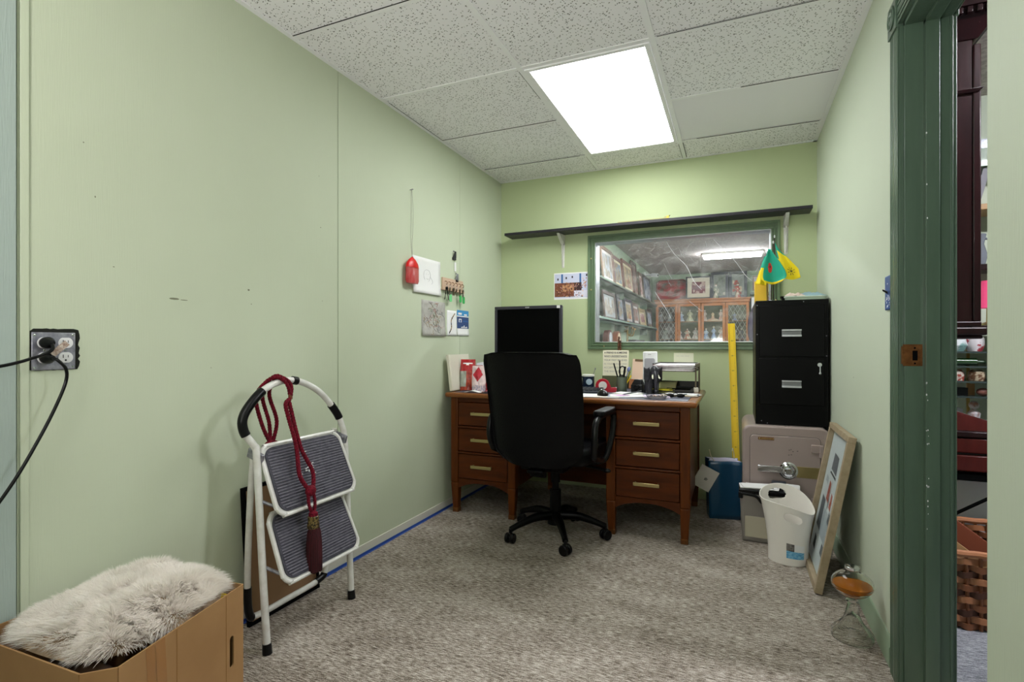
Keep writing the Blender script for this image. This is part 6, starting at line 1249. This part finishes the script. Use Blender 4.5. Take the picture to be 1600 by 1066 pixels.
mb = MB(); mb.grid(lambda u, v: (lambda a, q: (q*math.cos(a)*(1+.06*math.sin(a*7)), q*.6*math.sin(a)*(1+.06*math.sin(a*5)), .55+1.28*v))(2*PI*u, .20*(1-.55*max(0, v-.82)/.18)+.03*(1-v)), 40, 16); mb.build('garment_cloth', mat('plum_cloth', '#2c2038', .8, col2='#3d2f4c', scale=(12, 12, 4)), r, ang=80)
mb = MB(); mb.tube(spline([(-.18, 0, 1.70), (-.26, -.04, 1.5), (-.27, -.08, 1.25), (-.23, -.10, 1.12)], 5), .055, 12); mb.build('garment_sleeve', mat('plum_sleeve', '#251b30', .8), r)
mb = MB(); mb.cyl((0, 0, 0), (0, 0, .6), .02); mb.cyl((0, 0, 0), (0, 0, .03), .16); mb.build('garment_stand', M['black_metal'], r)
r = thing('security_camera', 'small white security camera high in the far left corner of the shop', 'camera', (-1.33, 9.55, 2.30)); mb = MB(); mb.cyl((-.05, -.0, .02), (.06, -.05, .0), .032); mb.cyl((-.16, .0, .03), (-.04, 0, .02), .012); mb.box(-.172, -.16, -.03, .03, -.01, .07); mb.build('camera_body', M['white_plastic'], r); mb = MB(); mb.cyl((.06, -.05, 0), (.068, -.0535, 0), .02); mb.build('camera_lens', M['black_plastic'], r)
# picture shelves along the shop's left wall
XS = -1.5
for z, lab in ((1.775, 'upper green picture shelf along the shop wall, seen through the window'), (1.335, 'lower grey green picture shelf along the shop wall, seen through the window'), (1.02, 'lowest ledge along the shop wall, at the bottom of the window view')):
    r = thing('picture_shelf', lab, 'shelf', (XS, 0, z)); mb = MB(); mb.box(0.001, .16, 4.1, 9.93, 0, .025); mb.box(.15, .16, 4.1, 9.93, .0, .045); mb.build('shelf_board', M['trim_green'] if z > 1.5 else mat('grey_green_ledge_%d' % int(z*100), '#71857a', .5), r, bevel=.003)
    for y in (5, 7, 9): mb = MB(); mb.box(.001, .12, y, y+.02, -.10, 0); mb.build('shelf_bracket', M['trim_green'], r, bevel=.004)
def onwall(y, z, lean=6): return Matrix.Translation((XS+.085, y, z)) @ Matrix.Rotation(PI/2, 4, 'Z') @ Euler((math.radians(-lean), 0, 0)).to_matrix().to_4x4()
UP = [(6.25, .62, .44, '#6f5a4c', '#c9c2bc', 'light matted picture nearest the window on the upper shelf'), (6.86, .56, .42, '#5c2e22', '#d2c6a4', 'second picture from the window on the upper shelf, narrow red brown frame with cream mat'),
      (7.55, .74, .46, '#6a3d2c', '#cfc2a0', 'third and widest picture on the upper shelf, golden mat'), (8.15, .40, .55, '#4c3226', '#8c7468', 'fourth picture on the upper shelf, tallest, dark frame'), (8.68, .36, .45, '#5a4a3c', '#c9b8ae', 'fifth picture on the upper shelf, pale pinkish'), (9.32, .80, .47, '#33302c', '#8d949a', 'sixth picture on the upper shelf, dark frame, farthest from the window')]
LO = [(6.35, .68, .36, '#4a3a34', '#8b8f90', 'picture nearest the window on the lower shelf, dark frame'), (7.02, .42, .37, '#22242c', '#9a979c', 'second picture on the lower shelf, black frame'), (7.60, .56, .37, '#3a3c48', '#a8a2a0', 'third picture on the lower shelf, slate frame'), (8.17, .50, .35, '#5f5048', '#c0b8b4', 'fourth picture on the lower shelf, grey brown frame'),
      (8.78, .60, .30, '#9a8a68', '#b9a884', 'fifth picture on the lower shelf, gold brown'), (9.56, .60, .36, '#2c2420', '#7b6a5e', 'sixth picture on the lower shelf, dark frame farthest from the window')]
pc = [[('#7f868c', '#a3a8a8'), ('#9a8f80', '#6f685e')], [('#5d6f7c', '#8a96a0'), ('#a8987c', '#6a5a44')], [('#6b6350', '#98886a'), ('#a85a48', '#5c4434'), ('#c9b08c', '#8a7450')], [('#6d5a54', '#8c766c'), ('#a06a60', '#4a3c38')], [('#b08a88', '#d0b8b4'), ('#7c5450', '#98706c')], [('#5c6878', '#8790a0'), ('#c9ccd4', '#98a0ac')]]
for row, z0 in ((UP, 1.801), (LO, 1.361)):
    for k, (y, w_, h_, fc_, mc, lab) in enumerate(row): picture(lab+', seen through the window' if len(lab.split()) < 12 else lab, onwall(y, z0), w_, h_, fc_, mc, pc[k], sd=k+20, group='framed pictures on the upper shelf' if row is UP else 'framed pictures on the lower shelf', fwid=.045, mwid=.035)
# objects on the lowest ledge
for k, (y, lab, c) in enumerate(((6.25, 'oval topped dark frame on the lowest ledge nearest the window', '#5a3a34'), (6.75, 'arched brown mantel clock on the lowest ledge', '#7a4630'))):
    r = thing('arched_frame' if k == 0 else 'mantel_clock', lab, 'frame' if k == 0 else 'clock', (XS+.08, y, 1.046), PI/2); w_ = .14
    poly = [(-w_, 0), (w_, 0), (w_, .10)]+[(w_*math.cos(a), .10+.10*math.sin(a)) for a in [PI*i/12 for i in range(1, 12)]]+[(-w_, .10)]; n = len(poly)
    mb = MB(); mb.add([(x, -.03, z) for x, z in poly]+[(x, .03, z) for x, z in poly], [tuple(range(n)), tuple(range(2*n-1, n-1, -1))]+[(i, n+i, n+(i+1) % n, (i+1) % n) for i in range(n)]); mb.build('case', mat('arched_wood_%d' % k, c, .4), r)
    mb = MB(Matrix.Translation((0, -.031, .10)) @ Matrix.Rotation(PI/2, 4, 'X')); mb.lathe([(.075, 0), (.075, .004), (0, .005)], n=24); mb.build('face', mat('pale_face_%d' % k, '#a9acb0' if k == 0 else '#d8c8a8', .5), r)
r = thing('printer', 'white and black flat machine on the lowest ledge in the shop', 'printer', (XS+.11, 8.1, 1.046), PI/2); mb = MB(); mb.box(-.40, .40, -.06, .08, 0, .075); mb.build('machine_body', M['white_plastic'], r, bevel=.02); mb = MB(); mb.box(-.42, .42, -.05, .07, .075, .10); mb.build('machine_lid', M['black_plastic'], r, bevel=.01)
r = thing('gold_candelabra', 'brownish gold branched ornament standing by the machine in the shop', 'ornament', (XS+.085, 7.45, 1.046)); mb = MB(); mb.lathe([(.05, 0), (.05, .015), (.015, .04), (.012, .28)], n=14)
for a in range(6): c, s = math.cos(a), math.sin(a); mb.tube(spline([(0, 0, .16+.02*a), (.07*c, .07*s, .15+.02*a), (.10*c, .10*s, .23+.02*a)], 4), .008, 6); mb.ball((.10*c, .10*s, .24+.02*a), .02, 8)
mb.build('ornament_branches', mat('old_gold', '#8f7440', .35, metal=.6), r)

# ================================================================ THROUGH THE DOORWAY
X0 = W2+.002
hc_ = thing('wall_cabinet', 'tall dark mahogany wall cabinet with toothed cornice, seen through the doorway', 'cabinet', (0, 0, 0))
mb = MB(); mb.box(X0, .81, 2.46, 3.0, 1.125, 2.255); mb.build('cabinet_case', M['mahogany'], hc_, bevel=.003)
mb = MB(); mb.box(X0, .834, 2.45, 3.0, 1.13, 1.15); mb.box(.81, .834, 2.455, 3.0, 1.15, 2.18); mb.build('front_doors', M['mahogany'], hc_, bevel=.004)
mb = MB(); mb.box(X0, .845, 2.43, 3.0, 1.098, 1.128); mb.box(X0, .835, 2.44, 3.0, 1.085, 1.099); mb.build('base_moulding', M['mahogany'], hc_, bevel=.006)
mb = MB(); mb.hexa([(X0, 2.455, 2.20), (.825, 2.455, 2.20), (.825, 3.0, 2.20), (X0, 3.0, 2.20), (X0, 2.39, 2.29), (.89, 2.39, 2.29), (.89, 3.0, 2.29), (X0, 3.0, 2.29)]); mb.box(X0, .90, 2.38, 3.0, 2.29, 2.325)
for k in range(10): mb.box(X0+.01+.028*k, X0+.026+.028*k, 2.382, 2.40, 2.265, 2.288)
mb.hexa([(X0, 2.45, 2.00), (.825, 2.45, 2.00), (.825, 3.0, 2.0), (X0, 3.0, 2.0), (X0, 2.445, 2.012), (.84, 2.44, 2.012), (.84, 3.0, 2.012), (X0, 3.0, 2.012)]); mb.build('cornice', M['mahogany'], hc_, bevel=.002)
# glass display case
gc = thing('display_case', 'glass shelved display case with gilt posts standing beyond the doorway', 'display case', (0, 0, 0))
mb = MB()
for x in (.985, 1.145, 1.62):
    for y in (3.26, 3.55): mb.box(x, x+.012, y, y+.012, 0, 1.149)
mb.build('gilt_posts', mat('gilt_post', '#b08d4c', .4, metal=.4), gc, bevel=.001)
for z in (.56, .80, .875, .95, 1.022): mb = MB(); mb.box(.985, 1.632, 3.262, 3.56, z, z+.008); mb.build('shelf', mat('dark_glass_edge_%d' % int(z*1000), '#3c4644', .15), gc)
def small(name, label, cat, mbf, m, loc, group='things in the display case'):
    r = thing(name, label, cat, loc, 0, group); mb = MB(); mbf(mb); mb.build(name+'_body', m, r); return r
pat1 = mat('white_red_pattern_china', '#e6dfe2', .3, col2='#a83a44', scale=(26, 26, 26), lo=.52, hi=.58); pat2 = mat('white_teal_china', '#d9dee0', .3, col2='#7ba09c', scale=(14, 14, 14), lo=.5, hi=.6)
small('teapot', 'white teal glazed teapot on the top shelf of the display case', 'teapot', lambda mb: (mb.lathe([(.03, 0), (.045, .03), (.038, .062), (.015, .075), (.012, .088), (0, .09)], n=20), mb.tube([(.03, 0, .03), (.065, 0, .06)], .008, 8)), pat2, (1.03, 3.33, 1.031))
small('patterned_jar', 'white jar with red flowers on the top shelf of the display case', 'jar', lambda mb: mb.lathe([(.028, 0), (.038, .03), (.036, .065), (.024, .08), (.026, .088), (0, .09)], n=20), pat1, (1.105, 3.33, 1.031))
small('green_bottle', 'dark green bottle lying on its side in the display case', 'bottle', lambda mb: (mb.cyl((-.05, 0, .02), (.05, 0, .02), .018), mb.cyl((.05, 0, .02), (.085, 0, .02), .008)), mat('bottle_green', '#23401f', .15, coat=.5), (1.05, 3.30, .959))
small('glass_jar', 'squat jar of red and white sweets in the display case', 'jar', lambda mb: mb.lathe([(.028, 0), (.032, .02), (.03, .045), (.02, .055), (0, .056)], n=20), mat('sweets_mix', '#c9bfb4', .3, col2='#a0483c', scale=(60, 60, 60), lo=.45, hi=.55), (1.025, 3.31, .884))
small('glass_jar', 'squat jar of brown sweets in the display case', 'jar', lambda mb: mb.lathe([(.03, 0), (.035, .02), (.033, .045), (.02, .055), (0, .056)], n=20), mat('sweets_brown', '#b9aa90', .3, col2='#6b4a34', scale=(60, 60, 60), lo=.45, hi=.55), (1.105, 3.31, .884))
small('black_box', 'small black box with silver squiggle on the fourth shelf of the display case', 'box', lambda mb: mb.box(-.04, .03, -.02, .03, 0, .04), M['black_plastic'], (1.035, 3.31, .809))
small('wooden_ornament', 'little light wooden block ornament beside the black box in the display case', 'ornament', lambda mb: mb.box(-.012, .02, 0, .01, 0, .058), mat('light_wood', '#b98a58', .5), (1.088, 3.34, .809))
small('brown_shell', 'rounded brown shell at the right of the fourth shelf of the display case', 'shell', lambda mb: mb.ball((0, 0, .02), (.028, .02, .02), 14), mat('shell_brown', '#8c5c50', .4), (1.13, 3.31, .809))
small('white_parcel', 'big white wrapped parcel at the bottom left of the display case', 'parcel', lambda mb: mb.box(-.06, .04, -.02, .05, 0, .17), mat('lavender_wrap', '#cfcfe0', .5), (1.02, 3.36, .569))
small('wrapped_doll', 'doll in clear plastic wrap at the bottom of the display case', 'doll', lambda mb: (mb.lathe([(.045, 0), (.04, .06), (.022, .12), (.026, .15), (.01, .17)], n=16), mb.ball((0, 0, .19), .022, 12)), mat('wrapped_white', '#ddd8dc', .25, col2='#b78a80', scale=(24, 24, 24), lo=.5, hi=.6), (1.105, 3.34, .569))
# wall shelves above the case
r = thing('green_wall_shelf', 'green shelf high on the shop wall through the doorway', 'shelf', (1.3, 3.62, 2.04)); mb = MB(); mb.box(-.25, .4, -.20, 0, 0, .025); mb.box(-.25, .4, -.205, -.19, -.06, .035); mb.build('shelf_board', M['trim_green_w'], r, bevel=.003)
small('silver_box', 'silver patterned box on the high green shelf', 'box', lambda mb: mb.box(-.12, .12, -.07, .07, 0, .06), mat('silver_pattern', '#b9bcc4', .3, col2='#4a4c54', scale=(50, 50, 50), metal=.3), (1.2, 3.50, 2.066), 'things on the shop wall shelves')
r = thing('wooden_wall_shelf', 'light wooden shelf on the shop wall below the green one', 'shelf', (1.3, 3.62, 1.76)); mb = MB(); mb.box(-.25, .4, -.20, 0, 0, .03); mb.build('shelf_board', mat('light_oak', '#b58f62', .5), r, bevel=.003)
small('grey_book', 'grey book leaning on the light wooden shelf', 'book', lambda mb: mb.cbox((0, 0, .10), (.03, .13, .19), (0, .25, 0)), mat('grey_cover', '#77757c', .5), (1.17, 3.50, 1.795), 'things on the shop wall shelves')
r = thing('dark_wall_shelf', 'dark shelf carrying glassware on the shop wall', 'shelf', (1.3, 3.62, 1.45)); mb = MB(); mb.box(-.25, .4, -.20, 0, 0, .03); mb.build('shelf_board', M['mahogany'], r, bevel=.003)
small('glass_pitcher', 'grey glass pitcher on the dark shelf through the doorway', 'pitcher', lambda mb: (mb.lathe([(.04, 0), (.05, .05), (.035, .11), (.045, .16), (.04, .16)], n=20), mb.tube(spline([(.04, 0, .14), (.08, 0, .12), (.08, 0, .06), (.048, 0, .04)], 4), .006, 8)), mat('grey_glassware', '#8b8f9a', .15, trans=.3), (1.16, 3.49, 1.482), 'things on the shop wall shelves')
r = thing('pink_lamp', 'small lamp with a glowing pink shade seen at the edge of the door', 'lamp', (1.19, 3.42, 1.162)); mb = MB(); mb.lathe([(.035, 0), (.035, .01), (.01, .02), (.008, .10)], n=16); mb.build('lamp_foot', M['brass'], r); mb = MB(); mb.lathe([(.055, .09), (.045, .16), (.028, .23)], n=24); mb.build('lamp_shade', mat('pink_lit_shade', '#c8426c', .6, emit=.6), r)
mb = MB(); mb.box(1.05, 1.63, 3.28, 3.56, 1.15, 1.16); tag(mb.build('case_top', M['mahogany'], bevel=.002), 'dark wooden board lying on top of the display case', 'board')
# mahogany bureau on a metal stand
br = thing('bureau', 'red mahogany bureau with sloping lid and drawers, through the doorway', 'bureau', (0, 0, 0))
mb = MB(); mb.box(.86, 1.5, 2.92, 3.22, .50, .655); mb.box(.85, 1.51, 2.90, 3.23, .655, .68); mb.build('bureau_case', M['mahogany'], br, bevel=.004)
mb = MB(); mb.hexa([(.87, 2.93, .68), (1.5, 2.93, .68), (1.5, 3.2, .68), (.87, 3.2, .68), (.87, 2.94, .78), (1.15, 2.94, .685), (1.15, 3.2, .685), (.87, 3.2, .78)]); mb.build('sloping_lid', M['mahogany_red'], br, bevel=.002)
for z0, z1 in ((.585, .65), (.505, .575)): mb = MB(); mb.box(.88, 1.48, 2.905, 2.925, z0, z1); dr = mb.build('drawer', M['mahogany_red'], br, bevel=.005)
mb = MB(); mb.box(.86, 1.5, 2.92, 3.22, .46, .49)
for x in (.87, 1.47):
    for y in (2.93, 3.19): mb.box(x, x+.02, y, y+.02, 0, .5)
mb.tube([(.90, 2.94, .30), (1.10, 2.94, .44)], .008, 6); mb.build('stand', M['black_metal'], br, bevel=.002)
small('white_carton', 'big white carton standing on the floor under the bureau', 'carton', lambda mb: mb.box(-.28, .28, -.1, .1, 0, .44), mat('white_carton', '#dcdde6', .6), (1.2, 3.14, 0), None)
# basket
bk = thing('wicker_basket', 'brown woven wicker basket on the grey carpet beyond the doorway', 'basket', (.94, 2.68, 0), math.radians(3))
wm = [mat('wicker_brown', '#7b4a2e', .5), mat('wicker_light', '#a86f4c', .5), mat('wicker_dark', '#4a2a1c', .6)]
def bpt(s, z, r_=0.0):     # s along the rounded perimeter
    w_, d_ = .25+.03*z/.29+r_, .235+.02*z/.29+r_; pr = rrect(2*w_, 2*d_, .07, 5); per = len(pr); f = (s % 1)*per; i = int(f) % per; t = f-int(f); a, b = pr[i], pr[(i+1) % per]; return (a[0]+(b[0]-a[0])*t, a[1]+(b[1]-a[1])*t)
prr = rrect(.5, .42, .07, 5); cum = [0]
for i in range(len(prr)): a, b = prr[i], prr[(i+1) % len(prr)]; cum.append(cum[-1]+math.hypot(b[0]-a[0], b[1]-a[1]))
def along(s, z, off):
    L = (s % 1)*cum[-1]; i = max(k for k in range(len(prr)) if cum[k] <= L+1e-9); t = (L-cum[i])/max(1e-6, cum[i+1]-cum[i]); a, b = prr[i], prr[(i+1) % len(prr)]; x, y = a[0]+(b[0]-a[0])*t, a[1]+(b[1]-a[1])*t; q = math.hypot(x, y); sc = 1+.10*z/.29+off/q; return (x*sc, y*sc, z)
NS = 44; rows = 11
for m_i in range(3):
    mb = MB()
    for j in range(rows):
        if j % 3 != m_i: continue
        z = .014+j*.0245; pts = []
        for k in range(NS*4): s = k/(NS*4); pts.append(along(s, z+.003*math.sin(k*.9+j), .010*(1 if (int(s*NS)+j) % 2 else -1)*abs(math.sin(s*NS*PI))**.7))
        vs_ = []; fs = []; n = len(pts)
        for p in pts: q = Vector((p[0], p[1], 0)).normalized()*.004; vs_ += [(p[0]-q.x, p[1]-q.y, p[2]-.011), (p[0]+q.x, p[1]+q.y, p[2]-.011), (p[0]+q.x, p[1]+q.y, p[2]+.011), (p[0]-q.x, p[1]-q.y, p[2]+.011)]
        for k in range(n):
            for e in range(4): a = k*4+e; b = k*4+(e+1) % 4; c = ((k+1) % n)*4+(e+1) % 4; d_ = ((k+1) % n)*4+e; fs.append((a, b, c, d_))
        mb.add(vs_, fs)
    mb.build('woven_strips', wm[m_i], bk, ang=60)
mb = MB()
for k in range(NS): s = (k+.5)/NS; a, b = along(s, .0, 0), along(s, .28, 0); mb.cyl(a, b, .006, n=6)
mb.build('uprights', wm[0], bk)
mb = MB(); pts = [along(k/120, .288, .003*math.sin(k*1.3)) for k in range(120)]; mb.tube(pts, .013, 8, closed=True); mb.build('basket_rim', wm[1], bk)
mb = MB(); mb.prism([(x*.98, y*.98) for x, y in prr], .002, .012); mb.build('basket_bottom', wm[2], bk)
for k, (x, y, w_, m, lab, cat) in enumerate(((-.15, .12, .10, wm[0], 'wide brown board leaning inside the wicker basket at the back', 'wood'), (-.08, .02, .07, mat('slat_red_brown', '#8a4a34', .5), 'red brown board leaning in the middle of the wicker basket', 'wood'), (-.17, -.10, .05, mat('slat_tan', '#b98f62', .6), 'tan wood strip leaning at the front of the wicker basket', 'wood'))):
    mb = MB(); mb.cbox((0, 0, 0), (.36, .012, w_), (0, math.radians(38), 0)); o = mb.build('wood_offcut', m, bevel=.002); o.location = (.94+x+.10, 2.70+y, .20); tag(o, lab, cat, 'wood pieces in the basket')
mb = MB(); mb.tube([(-.12, 0, .10), (.10, 0, -.08)], .009, 10); o = mb.build('black_rod', M['black_plastic']); o.location = (.86, 2.64, .22); tag(o, 'black ribbed rod lying among the boards in the basket', 'rod')
